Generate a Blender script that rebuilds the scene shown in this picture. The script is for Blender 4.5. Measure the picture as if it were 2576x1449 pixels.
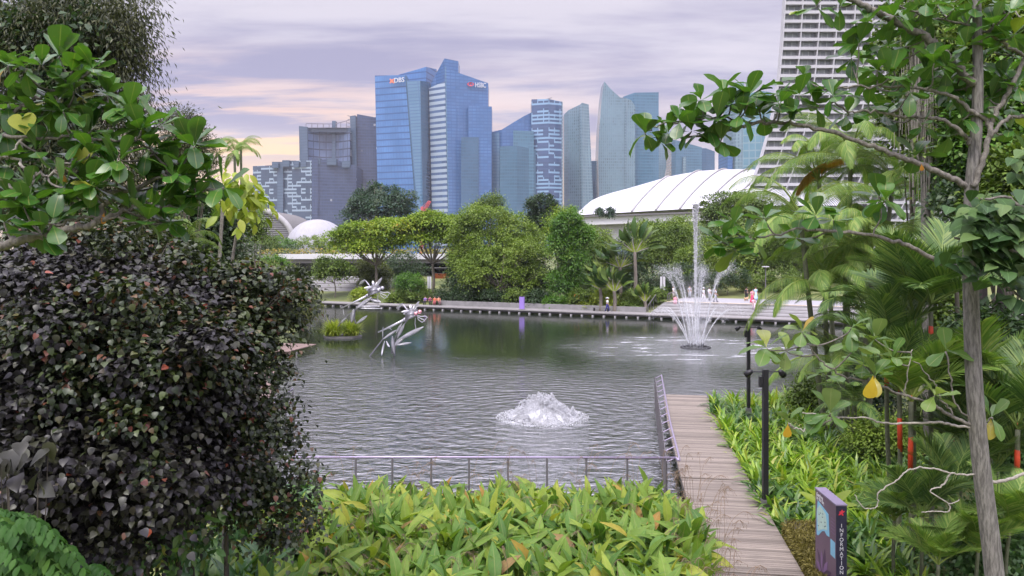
import bpy, math, random
import numpy as np
from mathutils import Vector, Matrix, Euler

random.seed(11)
rng = np.random.default_rng(11)
S = bpy.context.scene
for o in list(bpy.data.objects):
    bpy.data.objects.remove(o)

# ------------------------------------------------------------------ camera, sky, sun, exposure
F, CX, HY, CZ = 1910.0, 1288.0, 632.0, 8.0          # focal length and horizon in units of a 2576 wide frame, eye height (m)
cd = bpy.data.cameras.new("camera"); cam = bpy.data.objects.new("camera", cd)
S.collection.objects.link(cam); S.camera = cam
cam.location = (0, 0, CZ); cam.rotation_euler = (math.radians(90), 0, 0)
cd.sensor_width = 36; cd.lens = 36 * F / 2576; cd.shift_y = -92.5 / 2576
cd.clip_start = 0.1; cd.clip_end = 8000

S.render.engine = 'CYCLES'
S.cycles.use_denoising = True
S.cycles.max_bounces = 8; S.cycles.diffuse_bounces = 3; S.cycles.glossy_bounces = 3
S.cycles.transmission_bounces = 3; S.cycles.transparent_max_bounces = 12; S.cycles.volume_bounces = 0
S.cycles.caustics_reflective = False; S.cycles.caustics_refractive = False
S.view_settings.view_transform = 'Standard'; S.view_settings.look = 'None'
S.view_settings.gamma = 1.0; S.view_settings.exposure = 0.95

SUN_EL, SUN_AZ = 58.0, 205.0     # azimuth clockwise from +Y: high and behind the viewer, a little left
w = bpy.data.worlds.new("World"); S.world = w; w.use_nodes = True
nt = w.node_tree; nt.nodes.clear()
def N(t, kind, **kw):
    n = t.nodes.new(kind)
    for k, v in kw.items():
        setattr(n, k, v)
    return n
def mth(t, op, a, b=None, c=None, clamp=False):
    n = t.nodes.new('ShaderNodeMath'); n.operation = op; n.use_clamp = clamp
    for i, v in enumerate((a, b, c)):
        if v is None: continue
        if isinstance(v, (int, float)): n.inputs[i].default_value = v
        else: t.links.new(v, n.inputs[i])
    return n.outputs[0]
def mixc(t, f, a, b, blend='MIX'):
    n = t.nodes.new('ShaderNodeMix'); n.data_type = 'RGBA'; n.blend_type = blend; n.clamp_factor = True
    for i, v in ((0, f), (6, a), (7, b)):
        if isinstance(v, (int, float)): n.inputs[i].default_value = v
        elif isinstance(v, tuple): n.inputs[i].default_value = (*v[:3], 1)
        else: t.links.new(v, n.inputs[i])
    return n.outputs[2]
def sstep(t, v, a, b):
    n = t.nodes.new('ShaderNodeMapRange'); n.interpolation_type = 'SMOOTHSTEP'
    t.links.new(v, n.inputs[0]); n.inputs[1].default_value = a; n.inputs[2].default_value = b
    return n.outputs[0]
def noise_t(t, vec, scale, detail=4, rough=0.5, dist=0.0):
    n = t.nodes.new('ShaderNodeTexNoise'); n.inputs['Scale'].default_value = scale
    n.inputs['Detail'].default_value = detail; n.inputs['Roughness'].default_value = rough
    n.inputs['Distortion'].default_value = dist
    if vec is not None: t.links.new(vec, n.inputs['Vector'])
    return n.outputs[0]

sky = N(nt, 'ShaderNodeTexSky', sky_type='NISHITA', sun_disc=False)
sky.sun_elevation = math.radians(SUN_EL); sky.sun_rotation = math.radians(SUN_AZ)
tc = N(nt, 'ShaderNodeTexCoord'); sp = N(nt, 'ShaderNodeSeparateXYZ'); nt.links.new(tc.outputs['Generated'], sp.inputs[0])
dx, dy, dz = sp.outputs
dzc = mth(nt, 'MAXIMUM', dz, 0.0)
den = mth(nt, 'ADD', dzc, 0.10)
cb = N(nt, 'ShaderNodeCombineXYZ')
nt.links.new(mth(nt, 'DIVIDE', dx, den), cb.inputs[0]); nt.links.new(mth(nt, 'MULTIPLY', mth(nt, 'DIVIDE', dy, den), 1.0), cb.inputs[1])
rot = N(nt, 'ShaderNodeMapping'); rot.inputs['Rotation'].default_value = (0, 0, math.radians(24)); rot.inputs['Scale'].default_value = (0.42, 1.35, 1)
rot.inputs['Location'].default_value = (3.1, 1.7, 0)
nt.links.new(cb.outputs[0], rot.inputs[0])
n1 = noise_t(nt, rot.outputs[0], 0.75, 6, 0.52, 0.5)
n2 = noise_t(nt, rot.outputs[0], 2.1, 5, 0.6, 0.3)
cl = mth(nt, 'ADD', mth(nt, 'MULTIPLY', n1, 0.7), mth(nt, 'MULTIPLY', n2, 0.3))
n3 = noise_t(nt, rot.outputs[0], 5.5, 4, 0.6, 0.4)
cl = mth(nt, 'ADD', cl, mth(nt, 'MULTIPLY', mth(nt, 'SUBTRACT', n3, 0.5), 0.10))
cmask = sstep(nt, cl, 0.42, 0.61)
base = mixc(nt, cmask, (0.285, 0.268, 0.385), (0.52, 0.485, 0.55))
# warm evening glow low on the left, seen through gaps in the cloud
hor = mth(nt, 'DIVIDE', dx, mth(nt, 'MAXIMUM', dy, 0.05))
azg = mth(nt, 'MULTIPLY', sstep(nt, hor, -0.95, -0.42), mth(nt, 'SUBTRACT', 1.0, sstep(nt, hor, -0.30, 0.42)))
front = sstep(nt, dy, 0.1, 0.5)
low = mth(nt, 'SUBTRACT', 1.0, sstep(nt, dzc, 0.11, 0.27))
stre = sstep(nt, mth(nt, 'ADD', mth(nt, 'MULTIPLY', n2, 0.6), mth(nt, 'MULTIPLY', n1, 0.4)), 0.44, 0.55)
vlow = mth(nt, 'SUBTRACT', 1.0, sstep(nt, dzc, 0.06, 0.165))
gl = mth(nt, 'MULTIPLY', mth(nt, 'MULTIPLY', azg, front), mth(nt, 'MAXIMUM', mth(nt, 'MULTIPLY', low, stre), vlow), clamp=True)
warmc = mixc(nt, sstep(nt, dzc, 0.05, 0.20), (0.98, 0.60, 0.18), (0.84, 0.55, 0.40))
base = mixc(nt, mth(nt, 'MULTIPLY', gl, 1.0), base, warmc)
# pale band near the whole horizon
base = mixc(nt, mth(nt, 'MULTIPLY', mth(nt, 'SUBTRACT', 1.0, sstep(nt, dzc, 0.02, 0.22)), 0.45), base, (0.60, 0.52, 0.53))
# overcast skies are brighter overhead
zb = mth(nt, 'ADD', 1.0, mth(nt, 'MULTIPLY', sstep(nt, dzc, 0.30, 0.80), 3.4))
zb = mth(nt, 'MULTIPLY', zb, mth(nt, 'ADD', 1.0, mth(nt, 'MULTIPLY', mth(nt, 'SUBTRACT', 1.0, sstep(nt, dy, -0.7, 0.2)), 0.7)))  # sky behind the viewer brightened too, an added side fill for the foliage
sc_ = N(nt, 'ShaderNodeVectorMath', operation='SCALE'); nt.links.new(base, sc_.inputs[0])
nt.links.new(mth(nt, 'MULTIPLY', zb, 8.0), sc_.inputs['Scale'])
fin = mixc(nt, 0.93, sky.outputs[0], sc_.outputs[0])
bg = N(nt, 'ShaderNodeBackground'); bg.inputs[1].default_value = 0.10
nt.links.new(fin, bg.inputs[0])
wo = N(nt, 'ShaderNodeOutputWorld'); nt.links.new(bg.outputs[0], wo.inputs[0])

sl = bpy.data.lights.new("sun", 'SUN'); sl.energy = 1.5; sl.angle = math.radians(14); sl.color = (1.0, 0.95, 0.86)
sun = bpy.data.objects.new("sun", sl); S.collection.objects.link(sun)
el, az = math.radians(SUN_EL), math.radians(SUN_AZ)
sun.rotation_euler = Vector((math.sin(az) * math.cos(el), math.cos(az) * math.cos(el), math.sin(el))).to_track_quat('Z', 'Y').to_euler()

# ------------------------------------------------------------------ helpers
COL = S.collection
def Q(px, py, d):
    return Vector(((px - CX) * d / F, d, CZ - (py - HY) * d / F))
def G(px, d, z=0.5):
    return Vector(((px - CX) * d / F, d, z))

def tag(o, label=None, cat=None, group=None, kind=None):
    if label: o['label'] = label
    if cat: o['category'] = cat
    if group: o['group'] = group
    if kind: o['kind'] = kind
    return o
def thing(name, label, cat, loc=(0, 0, 0), group=None, rz=0):
    o = bpy.data.objects.new(name, None); COL.objects.link(o); o.location = loc; o.rotation_euler = (0, 0, rz)
    o.empty_display_size = 0.3
    return tag(o, label, cat, group)
def put(name, me, mat=None, parent=None, world=True):
    """link a mesh; world=True: vertices are world coordinates even under a moved parent"""
    o = bpy.data.objects.new(name, me); COL.objects.link(o)
    if mat is not None and not me.materials:
        for m in (mat if isinstance(mat, (list, tuple)) else [mat]): me.materials.append(m)
    if parent is not None:
        o.parent = parent
        if world:
            top = parent
            M = Matrix.Identity(4)
            chain = []
            while top is not None:
                chain.append(top); top = top.parent
            for c in reversed(chain):
                M = M @ c.matrix_parent_inverse @ Matrix.LocRotScale(c.location, c.rotation_euler, c.scale)
            o.matrix_parent_inverse = M.inverted()
    return o
def copytree(o, parent=None):
    c = o.copy(); COL.objects.link(c)
    if parent is not None: c.parent = parent
    for ch in [x for x in bpy.data.objects if x.parent == o]:
        copytree(ch, c)
    return c

class MB:
    def __init__(s): s.v = []; s.f = []; s.m = []; s.r = []
    def add(s, vs, fs, mi=0, rnd=None):
        b = len(s.v); s.v.extend([tuple(p) for p in vs])
        s.f.extend([tuple(i + b for i in f) for f in fs]); s.m.extend([mi] * len(fs))
        s.r.extend([random.random() if rnd is None else rnd] * len(vs))
    def box(s, c, d, rz=0, mi=0, rnd=None, tilt=None):
        hx, hy, hz = d[0] / 2, d[1] / 2, d[2] / 2
        vs = [Vector((x, y, z)) for x in (-hx, hx) for y in (-hy, hy) for z in (-hz, hz)]
        M = Euler(tilt).to_matrix() if tilt else Matrix.Rotation(rz, 3, 'Z')
        vs = [M @ p + Vector(c) for p in vs]
        s.add(vs, [(0, 1, 3, 2), (4, 6, 7, 5), (0, 4, 5, 1), (2, 3, 7, 6), (0, 2, 6, 4), (1, 5, 7, 3)], mi, random.random() if rnd is None else rnd)
    def prism(s, poly, z0, z1, mi=0):
        n = len(poly)
        vs = [(p[0], p[1], z0) for p in poly] + [(p[0], p[1], z1) for p in poly]
        s.add(vs, [tuple(range(n - 1, -1, -1)), tuple(range(n, 2 * n))] + [(i, (i + 1) % n, n + (i + 1) % n, n + i) for i in range(n)], mi)
    def tube(s, pts, rad, k=6, mi=0, rnd=None, flat=1.0):
        pts = [Vector(p) for p in pts]; n = len(pts)
        if isinstance(rad, (int, float)): rad = [rad] * n
        vs = []; up = None
        for i, p in enumerate(pts):
            t = (pts[min(i + 1, n - 1)] - pts[max(i - 1, 0)])
            if t.length < 1e-6: t = Vector((0, 0, 1))
            t.normalize()
            if up is None: up = t.orthogonal().normalized()
            a = (up - t * up.dot(t))
            a = a.normalized() if a.length > 1e-5 else t.orthogonal().normalized()
            b = t.cross(a); up = a
            for j in range(k):
                q = 2 * math.pi * j / k
                vs.append(p + a * math.cos(q) * rad[i] + b * math.sin(q) * rad[i] * flat)
        fs = [(i * k + j, i * k + (j + 1) % k, (i + 1) * k + (j + 1) % k, (i + 1) * k + j) for i in range(n - 1) for j in range(k)]
        fs += [tuple(range(k - 1, -1, -1)), tuple(range((n - 1) * k, n * k))]
        s.add(vs, fs, mi, rnd)
    def ell(s, c, r, nu=10, nv=7, mi=0, rnd=None, M=None):
        vs = []; c = Vector(c)
        for i in range(nv + 1):
            th = math.pi * i / nv
            for j in range(nu):
                ph = 2 * math.pi * j / nu
                p = Vector((r[0] * math.sin(th) * math.cos(ph), r[1] * math.sin(th) * math.sin(ph), r[2] * math.cos(th)))
                vs.append((M @ p if M else p) + c)
        s.add(vs, [(i * nu + j, (i + 1) * nu + j, (i + 1) * nu + (j + 1) % nu, i * nu + (j + 1) % nu) for i in range(nv) for j in range(nu)], mi, rnd)
    def lens(s, a, b, w, th=0.02, up=Vector((0, 0, 1)), bend=0.0, mi=0, n=8):
        """a pointed blade from a to b, w wide, slightly thick"""
        a, b = Vector(a), Vector(b); t = (b - a); L = t.length; t.normalize()
        x = t.cross(up)
        x = x.normalized() if x.length > 1e-4 else t.orthogonal().normalized()
        z = x.cross(t)
        vs = []; fs = []
        for i in range(n + 1):
            u = i / n; ww = w * 0.5 * math.sin(math.pi * min(1, u * 0.93 + 0.05)) ** 0.8
            c = a + t * L * u + z * bend * math.sin(math.pi * u)
            vs += [c - x * ww, c + z * th * 0.5, c + x * ww, c - z * th * 0.5]
        for i in range(n):
            for j in range(4):
                fs.append((i * 4 + j, i * 4 + (j + 1) % 4, (i + 1) * 4 + (j + 1) % 4, (i + 1) * 4 + j))
        fs += [(3, 2, 1, 0), (n * 4, n * 4 + 1, n * 4 + 2, n * 4 + 3)]
        s.add(vs, fs, mi)
    def mesh(s, name, smooth=False):
        me = bpy.data.meshes.new(name); me.from_pydata(s.v, [], s.f); me.update()
        if any(s.m): me.polygons.foreach_set('material_index', s.m)
        at = me.attributes.new('rnd', 'FLOAT', 'POINT'); at.data.foreach_set('value', s.r)
        if smooth: me.polygons.foreach_set('use_smooth', [True] * len(me.polygons))
        return me
    def build(s, name, mat, parent=None, smooth=False, world=True):
        return put(name, s.mesh(name, smooth), mat, parent, world)

def spline(pts, n=6):
    pts = [Vector(p) for p in pts]
    if len(pts) < 3: return pts
    P = [pts[0] * 2 - pts[1]] + pts + [pts[-1] * 2 - pts[-2]]; out = []
    for i in range(1, len(P) - 2):
        a, b, c, d = P[i - 1:i + 3]
        for j in range(n):
            t = j / n
            out.append(0.5 * ((2 * b) + (c - a) * t + (2 * a - 5 * b + 4 * c - d) * t * t + (3 * b - a - 3 * c + d) * t ** 3))
    out.append(pts[-1]); return out

# --- leaf clouds: one template copied many times with numpy into ONE mesh
def leaf_t(prof, fold=0.25, droop=0.15, curl=0.0):
    """prof: list of (s, half width); unit length along +Y, normal +Z"""
    V, A = [], []
    for s_, w_ in prof:
        z = -droop * s_ * s_
        V += [(-w_, s_ + curl * w_, z + fold * w_), (0, s_, z), (w_, s_ + curl * w_, z + fold * w_)]; A += [1, 0, 1]
    Fc = []
    for i in range(len(prof) - 1):
        a = i * 3; Fc += [(a, a + 1, a + 4, a + 3), (a + 1, a + 2, a + 5, a + 4)]
    return np.array(V, float), np.array(Fc, int), np.array(A, float)
RHOMB = (np.array([(0, 0, 0), (-.32, .45, .10), (0, 1, -.08), (.32, .45, .10)], float), np.array([(0, 3, 2, 1)]), np.array([0, 1, 0, 1.]))
NARROW = (np.array([(0, 0, 0), (-.11, .45, .04), (0, 1, -.15), (.11, .45, .04)], float), np.array([(0, 3, 2, 1)]), np.array([0, 1, 0, 1.]))
HEART = leaf_t([(-0.06, .18), (.08, .42), (.35, .48), (.7, .28), (1, .01)], .22, .25)
OVAL = leaf_t([(0, .02), (.25, .22), (.55, .26), (.82, .15), (1, .0)], .3, .2)
ALMOND = leaf_t([(0, .012), (.12, .04), (.3, .14), (.5, .25), (.7, .315), (.85, .30), (.95, .20), (1.0, .05)], .16, .12)
THALIA = leaf_t([(0, .012), (.05, .06), (.2, .135), (.42, .175), (.65, .145), (.88, .06), (1, .0)], .35, .22)
BLADE = leaf_t([(0, .022), (.25, .026), (.5, .022), (.75, .014), (1, .0)], .6, .0)

def frames(dirs, ups):
    y = dirs / np.linalg.norm(dirs, axis=1, keepdims=True)
    x = np.cross(y, ups); nx = np.linalg.norm(x, axis=1, keepdims=True); x = np.where(nx < 1e-5, [1.0, 0, 0], x / np.maximum(nx, 1e-5))
    z = np.cross(x, y)
    return np.stack([x, y, z], axis=2)
def cloud_mesh(name, items):
    """items: list of (template, pos, R, scale, rnd)"""
    Vs, Fs, Rs, Ls, off = [], [], [], [], 0
    for T, pos, R, sc, rnd in items:
        V, Fc, A = T; n, k = len(pos), len(V)
        if n == 0: continue
        W = np.einsum('nij,kj->nki', R, V) * (sc[:, None, None] if np.ndim(sc) else sc) + pos[:, None, :]
        Vs.append(W.reshape(-1, 3)); Fs.append((Fc[None] + (np.arange(n) * k)[:, None, None] + off).reshape(-1, 4))
        Rs.append(np.repeat(rnd, k)); Ls.append(np.tile(A, n)); off += n * k
    V = np.concatenate(Vs); Fc = np.concatenate(Fs)
    me = bpy.data.meshes.new(name)
    me.vertices.add(len(V)); me.vertices.foreach_set('co', V.astype(np.float32).ravel())
    me.loops.add(Fc.size); me.loops.foreach_set('vertex_index', Fc.astype(np.int32).ravel())
    me.polygons.add(len(Fc)); me.polygons.foreach_set('loop_start', (np.arange(len(Fc)) * 4).astype(np.int32))
    me.polygons.foreach_set('loop_total', np.full(len(Fc), 4, np.int32))
    me.update(calc_edges=True)
    for nm, arr in (('rnd', np.concatenate(Rs)), ('lat', np.concatenate(Ls))):
        at = me.attributes.new(nm, 'FLOAT', 'POINT'); at.data.foreach_set('value', arr.astype(np.float32))
    return me
def unit(n):
    v = rng.normal(size=(n, 3)); return v / np.linalg.norm(v, axis=1, keepdims=True)

def blob_points(blobs, n, clump=0.0, nclump=60, shell=0.55, flat=0.55):
    """points and outward normals in a union of ellipsoids; clump>0 gathers leaves in flattened sprays"""
    vol = np.array([b[1][0] * b[1][1] * b[1][2] for b in blobs]) ** (2 / 3); vol /= vol.sum()
    P, O = [], []
    for (c, r, *_), f in zip(blobs, vol):
        m = max(8, int(n * f)); c = np.array(c); r = np.array(r)
        if clump > 0:
            k = max(4, int(nclump * f)); u = unit(k); rad = rng.uniform(shell, 1.0, (k, 1)) ** 0.6
            cc = u * rad * r + c; idx = rng.integers(0, k, m)
            g = rng.normal(size=(m, 3)) * clump; g[:, 2] *= flat
            g[:, 2] -= (g[:, 0] ** 2 + g[:, 1] ** 2) / clump * 0.22
            s_ = rng.uniform(0.6, 1.3, k)[idx][:, None]
            P.append(cc[idx] + g * s_); O.append(u[idx] * 0.7 + g / clump * 0.5)
        else:
            u = unit(m); rad = rng.uniform(shell, 1.0, (m, 1)) ** 0.5
            P.append(u * rad * r + c); O.append(u)
    return np.concatenate(P), np.concatenate(O)
def leaf_cloud(name, blobs, n, size, T, mat, parent=None, clump=0.0, nclump=60, shell=0.55, upw=0.7, droop=0.0, flat=0.55, zmin=None, patch=None, jit=.55):
    P, O = blob_points(blobs, n, clump, nclump, shell, flat)
    if zmin is not None: k = P[:, 2] > zmin; P, O = P[k], O[k]
    m = len(P); d = O * 0.6 + unit(m) * 0.8; d[:, 2] -= droop
    up = np.array([0, 0, upw]) + O * 0.5 + unit(m) * jit
    R = frames(d, up); rnd = rng.uniform(0, 1, m)
    if patch:   # neighbouring leaves share an age, so their natural colours vary in patches too
        q = np.sin(P[:, 0] * patch + 1.3) * np.sin(P[:, 1] * patch * 1.1 + 0.4) * np.sin(P[:, 2] * patch * 1.4 + 2.0)
        rnd = np.clip(rnd * 0.7 + 0.15 + q * 0.25, 0, 1)
    me = cloud_mesh(name, [(T, P, R, rng.uniform(0.65, 1.2, m) * size, rnd)])
    return put(name, me, mat, parent)

# ------------------------------------------------------------------ materials
def new_mat(name):
    m = bpy.data.materials.new(name); m.use_nodes = True; t = m.node_tree
    return m, t, t.nodes['Principled BSDF'], t.nodes['Material Output']
def solid(name, col, rough=0.6, metal=0.0, spec=0.5, var=0.12, scale=6.0, bump=0.0, emit=None):
    m, t, b, o = new_mat(name)
    c = N(t, 'ShaderNodeTexCoord'); nz = noise_t(t, c.outputs['Object'], scale, 5, 0.6)
    k = mixc(t, nz, tuple(x * (1 - var * 1.6) for x in col), tuple(min(1, x * (1 + var * 1.6)) for x in col))
    t.links.new(k, b.inputs['Base Color']); b.inputs['Roughness'].default_value = rough
    b.inputs['Metallic'].default_value = metal; b.inputs['Specular IOR Level'].default_value = spec
    if bump:
        bp = N(t, 'ShaderNodeBump'); bp.inputs['Strength'].default_value = bump; bp.inputs['Distance'].default_value = 0.02
        t.links.new(noise_t(t, c.outputs['Object'], scale * 4, 6, 0.6), bp.inputs['Height']); t.links.new(bp.outputs[0], b.inputs['Normal'])
    return m
def leafm(name, cols, trans=0.3, rough=0.45, spec=0.4, vein=0.0, mottle=0.25, tint=(1.0, 1.15, 0.45), under=None, spots=0.0):
    """cols: stops (pos, colour) read at each leaf's own random value"""
    m, t, b, o = new_mat(name)
    at = N(t, 'ShaderNodeAttribute', attribute_name='rnd')
    cr = N(t, 'ShaderNodeValToRGB'); el_ = cr.color_ramp.elements
    while len(el_) < len(cols): el_.new(0.5)
    for e, (p, c) in zip(el_, cols): e.position = p; e.color = (*c, 1)
    t.links.new(at.outputs['Fac'], cr.inputs[0]); col = cr.outputs[0]
    if mottle:
        c = N(t, 'ShaderNodeTexCoord'); nz = noise_t(t, c.outputs['Object'], 9.0, 3, 0.6)
        col = mixc(t, mth(t, 'MULTIPLY', nz, mottle * 2), col, tuple(x * 0.45 for x in cols[0][1]))
    if spots:
        c3 = N(t, 'ShaderNodeTexCoord'); sn_ = noise_t(t, c3.outputs['Object'], 24.0, 4, 0.65); col = mixc(t, mth(t, 'MULTIPLY', sstep(t, sn_, .60, .70), spots), col, (.20, .13, .04))
    if vein:
        la = N(t, 'ShaderNodeAttribute', attribute_name='lat')
        f = mth(t, 'SUBTRACT', 1.0, sstep(t, la.outputs['Fac'], 0.01, 0.09))
        col = mixc(t, mth(t, 'MULTIPLY', f, vein), col, tuple(min(0.34, x * 1.6 + 0.03) for x in cols[len(cols) // 2][1]))
    if under:
        gb = N(t, 'ShaderNodeNewGeometry'); col = mixc(t, mth(t, 'MULTIPLY', gb.outputs['Backfacing'], .38), col, under)
    t.links.new(col, b.inputs['Base Color']); b.inputs['Roughness'].default_value = rough; b.inputs['Specular IOR Level'].default_value = spec
    tr = N(t, 'ShaderNodeBsdfTranslucent'); t.links.new(mixc(t, 1.0, col, tint, 'MULTIPLY'), tr.inputs[0])
    ms = N(t, 'ShaderNodeMixShader'); ms.inputs[0].default_value = trans
    t.links.new(b.outputs[0], ms.inputs[1]); t.links.new(tr.outputs[0], ms.inputs[2]); t.links.new(ms.outputs[0], o.inputs[0])
    return m
def bark(name, c1, c2, scale=14.0, stretch=0.12):
    m, t, b, o = new_mat(name)
    c = N(t, 'ShaderNodeTexCoord'); mp = N(t, 'ShaderNodeMapping'); mp.inputs['Scale'].default_value = (1, 1, stretch)
    t.links.new(c.outputs['Object'], mp.inputs[0])
    nz = noise_t(t, mp.outputs[0], scale, 6, 0.65); n2_ = noise_t(t, c.outputs['Object'], 2.5, 3)
    col = mixc(t, sstep(t, nz, 0.35, 0.65), c1, c2); col = mixc(t, mth(t, 'MULTIPLY', n2_, 0.5), col, tuple(x * 0.55 for x in c2))
    t.links.new(col, b.inputs['Base Color']); b.inputs['Roughness'].default_value = 0.9
    bp = N(t, 'ShaderNodeBump'); bp.inputs['Strength'].default_value = 0.8; bp.inputs['Distance'].default_value = 0.02
    t.links.new(nz, bp.inputs['Height']); t.links.new(bp.outputs[0], b.inputs['Normal'])
    return m
def facade(name, glass, band, fh=4.0, bf=0.25, bw=3.0, mf=0.08, mull=None, var=0.35, rough=0.2, stag=None, litw=0.0, big=0.25, metal=0.0):
    """curtain wall: UV in metres; storey bands, mullions, per-pane variation"""
    m, t, b, o = new_mat(name); mull = mull or band; k_ = 1.0 if name in ("hotel_glass", "white_banded") else .54
    glass, band, mull = [tuple(x * k_ * (.93 if i == 0 else 1) for i, x in enumerate(q_)) for q_ in (glass, band, mull)]
    uv = N(t, 'ShaderNodeUVMap'); sx = N(t, 'ShaderNodeSeparateXYZ'); t.links.new(uv.outputs[0], sx.inputs[0])
    u, v = sx.outputs[0], sx.outputs[1]
    uu = mth(t, 'DIVIDE', u, bw); vv = mth(t, 'DIVIDE', v, fh)
    cc = N(t, 'ShaderNodeCombineXYZ'); t.links.new(mth(t, 'FLOOR', uu), cc.inputs[0]); t.links.new(mth(t, 'FLOOR', vv), cc.inputs[1])
    wn = N(t, 'ShaderNodeTexWhiteNoise', noise_dimensions='2D'); t.links.new(cc.outputs[0], wn.inputs[0])
    bign = noise_t(t, uv.outputs[0], 0.02, 4, 0.55)
    g = mixc(t, mth(t, 'MULTIPLY', wn.outputs[0], var * 2), glass, tuple(x * 0.45 for x in glass))
    g = mixc(t, mth(t, 'MULTIPLY', sstep(t, bign, 0.35, 0.7), big * 2), g, tuple(min(1, x * 1.5 + .03) for x in glass))  # broad sky reflections painted into the glass colour as paler patches
    if litw: g = mixc(t, sstep(t, wn.outputs[0], 1 - litw, 1 - litw + .02), g, (.6, .62, .6))
    isband = mth(t, 'LESS_THAN', mth(t, 'FRACT', vv), bf); ismull = mth(t, 'LESS_THAN', mth(t, 'FRACT', uu), mf)
    col = mixc(t, ismull, g, mull); col = mixc(t, isband, col, band)
    if stag:
        # staggered pale balcony bars: only in cells picked at random, in alternating bays
        w2 = N(t, 'ShaderNodeTexWhiteNoise', noise_dimensions='2D'); c2 = N(t, 'ShaderNodeCombineXYZ')
        t.links.new(mth(t, 'FLOOR', mth(t, 'DIVIDE', u, stag[0])), c2.inputs[0]); t.links.new(mth(t, 'FLOOR', mth(t, 'DIVIDE', v, stag[1])), c2.inputs[1])
        t.links.new(c2.outputs[0], w2.inputs[0])
        f = mth(t, 'MULTIPLY', mth(t, 'GREATER_THAN', w2.outputs[0], stag[2]), mth(t, 'LESS_THAN', mth(t, 'FRACT', mth(t, 'DIVIDE', v, stag[1])), stag[3]))
        edge = mth(t, 'MULTIPLY', mth(t, 'GREATER_THAN', w2.outputs[0], stag[2] + .15), mth(t, 'LESS_THAN', mth(t, 'FRACT', mth(t, 'DIVIDE', u, stag[0])), 0.16))
        col = mixc(t, mth(t, 'MAXIMUM', f, edge), col, stag[4])
    t.links.new(col, b.inputs['Base Color']); b.inputs['Roughness'].default_value = rough; b.inputs['Metallic'].default_value = metal
    b.inputs['Specular IOR Level'].default_value = 0.5
    bp = N(t, 'ShaderNodeBump'); bp.inputs['Strength'].default_value = 0.25; bp.inputs['Distance'].default_value = 0.3
    t.links.new(mth(t, 'ADD', isband, mth(t, 'MULTIPLY', wn.outputs[0], .1)), bp.inputs['Height']); t.links.new(bp.outputs[0], b.inputs['Normal'])
    return m

M = {}
M['far_lime'] = leafm('far_lime', [(0, (.12, .21, .02)), (.55, (.23, .35, .03)), (.92, (.38, .45, .04)), (1, (.50, .34, .05))], .24, spec=.2)
M['far_green'] = leafm('far_green', [(0, (.10, .17, .022)), (.6, (.21, .31, .045)), (1, (.34, .42, .08))], .24, spec=.2)
M['far_mid'] = leafm('far_mid', [(0, (.06, .11, .02)), (.6, (.14, .22, .035)), (1, (.24, .32, .06))], .2, spec=.2)
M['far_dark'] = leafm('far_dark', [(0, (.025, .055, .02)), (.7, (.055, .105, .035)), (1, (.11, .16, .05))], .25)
M['far_blue'] = leafm('far_blue', [(0, (.035, .08, .045)), (.7, (.07, .135, .07)), (1, (.15, .17, .08))], .25)
M['vivid'] = leafm('vivid', [(0, (.06, .15, .02)), (.6, (.12, .27, .03)), (1, (.24, .36, .05))], .35)
M['limeb'] = leafm('limeb', [(0, (.20, .28, .02)), (.6, (.34, .43, .04)), (1, (.48, .50, .08))], .35)
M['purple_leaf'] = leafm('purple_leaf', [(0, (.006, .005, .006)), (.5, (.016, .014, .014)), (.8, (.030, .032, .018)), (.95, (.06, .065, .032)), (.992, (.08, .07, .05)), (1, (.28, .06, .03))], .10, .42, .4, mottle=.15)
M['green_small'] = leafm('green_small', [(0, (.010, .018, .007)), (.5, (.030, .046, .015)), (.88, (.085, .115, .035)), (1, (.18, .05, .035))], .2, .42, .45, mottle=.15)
M['weeping'] = leafm('weeping', [(0, (.035, .045, .02)), (.6, (.09, .105, .04)), (1, (.17, .18, .07))], .3)
M['almond'] = leafm('almond', [(0, (.028, .095, .012)), (.5, (.055, .16, .018)), (.86, (.10, .22, .03)), (.95, (.26, .34, .05)), (.985, (.40, .38, .04)), (1, (.55, .24, .02))], .30, .34, .5, vein=.5, mottle=.25, tint=(1.0, 1.35, .3), under=(.13, .19, .07), spots=.5)
M['almond_big'] = leafm('almond_big', [(0, (.03, .075, .02)), (.6, (.065, .135, .035)), (1, (.13, .20, .06))], .2, .55, .3, vein=.45, mottle=.12)
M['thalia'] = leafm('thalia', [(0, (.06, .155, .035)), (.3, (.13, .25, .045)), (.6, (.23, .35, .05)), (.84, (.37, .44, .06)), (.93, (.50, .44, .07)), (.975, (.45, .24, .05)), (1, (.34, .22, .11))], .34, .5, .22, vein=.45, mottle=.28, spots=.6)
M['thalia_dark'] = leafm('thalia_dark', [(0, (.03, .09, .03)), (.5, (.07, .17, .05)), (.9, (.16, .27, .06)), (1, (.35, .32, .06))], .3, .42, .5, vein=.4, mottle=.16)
M['pandan'] = leafm('pandan', [(0, (.09, .20, .02)), (.45, (.20, .36, .03)), (.85, (.38, .52, .05)), (1, (.52, .52, .12))], .35, .35, .5, mottle=.15)
M['pandan_dark'] = leafm('pandan_dark', [(0, (.035, .10, .022)), (.55, (.08, .19, .035)), (1, (.24, .34, .10))], .3, .35, .5, mottle=.15)
M['moss'] = leafm('moss', [(0, (.12, .10, .02)), (.6, (.24, .21, .045)), (1, (.36, .31, .09))], .15, .7)
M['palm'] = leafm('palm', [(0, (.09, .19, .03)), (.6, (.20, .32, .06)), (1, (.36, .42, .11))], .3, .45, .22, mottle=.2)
M['palm_dark'] = leafm('palm_dark', [(0, (.035, .085, .02)), (.6, (.10, .185, .045)), (1, (.24, .32, .08))], .22, .45, .25, mottle=.2)
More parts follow.
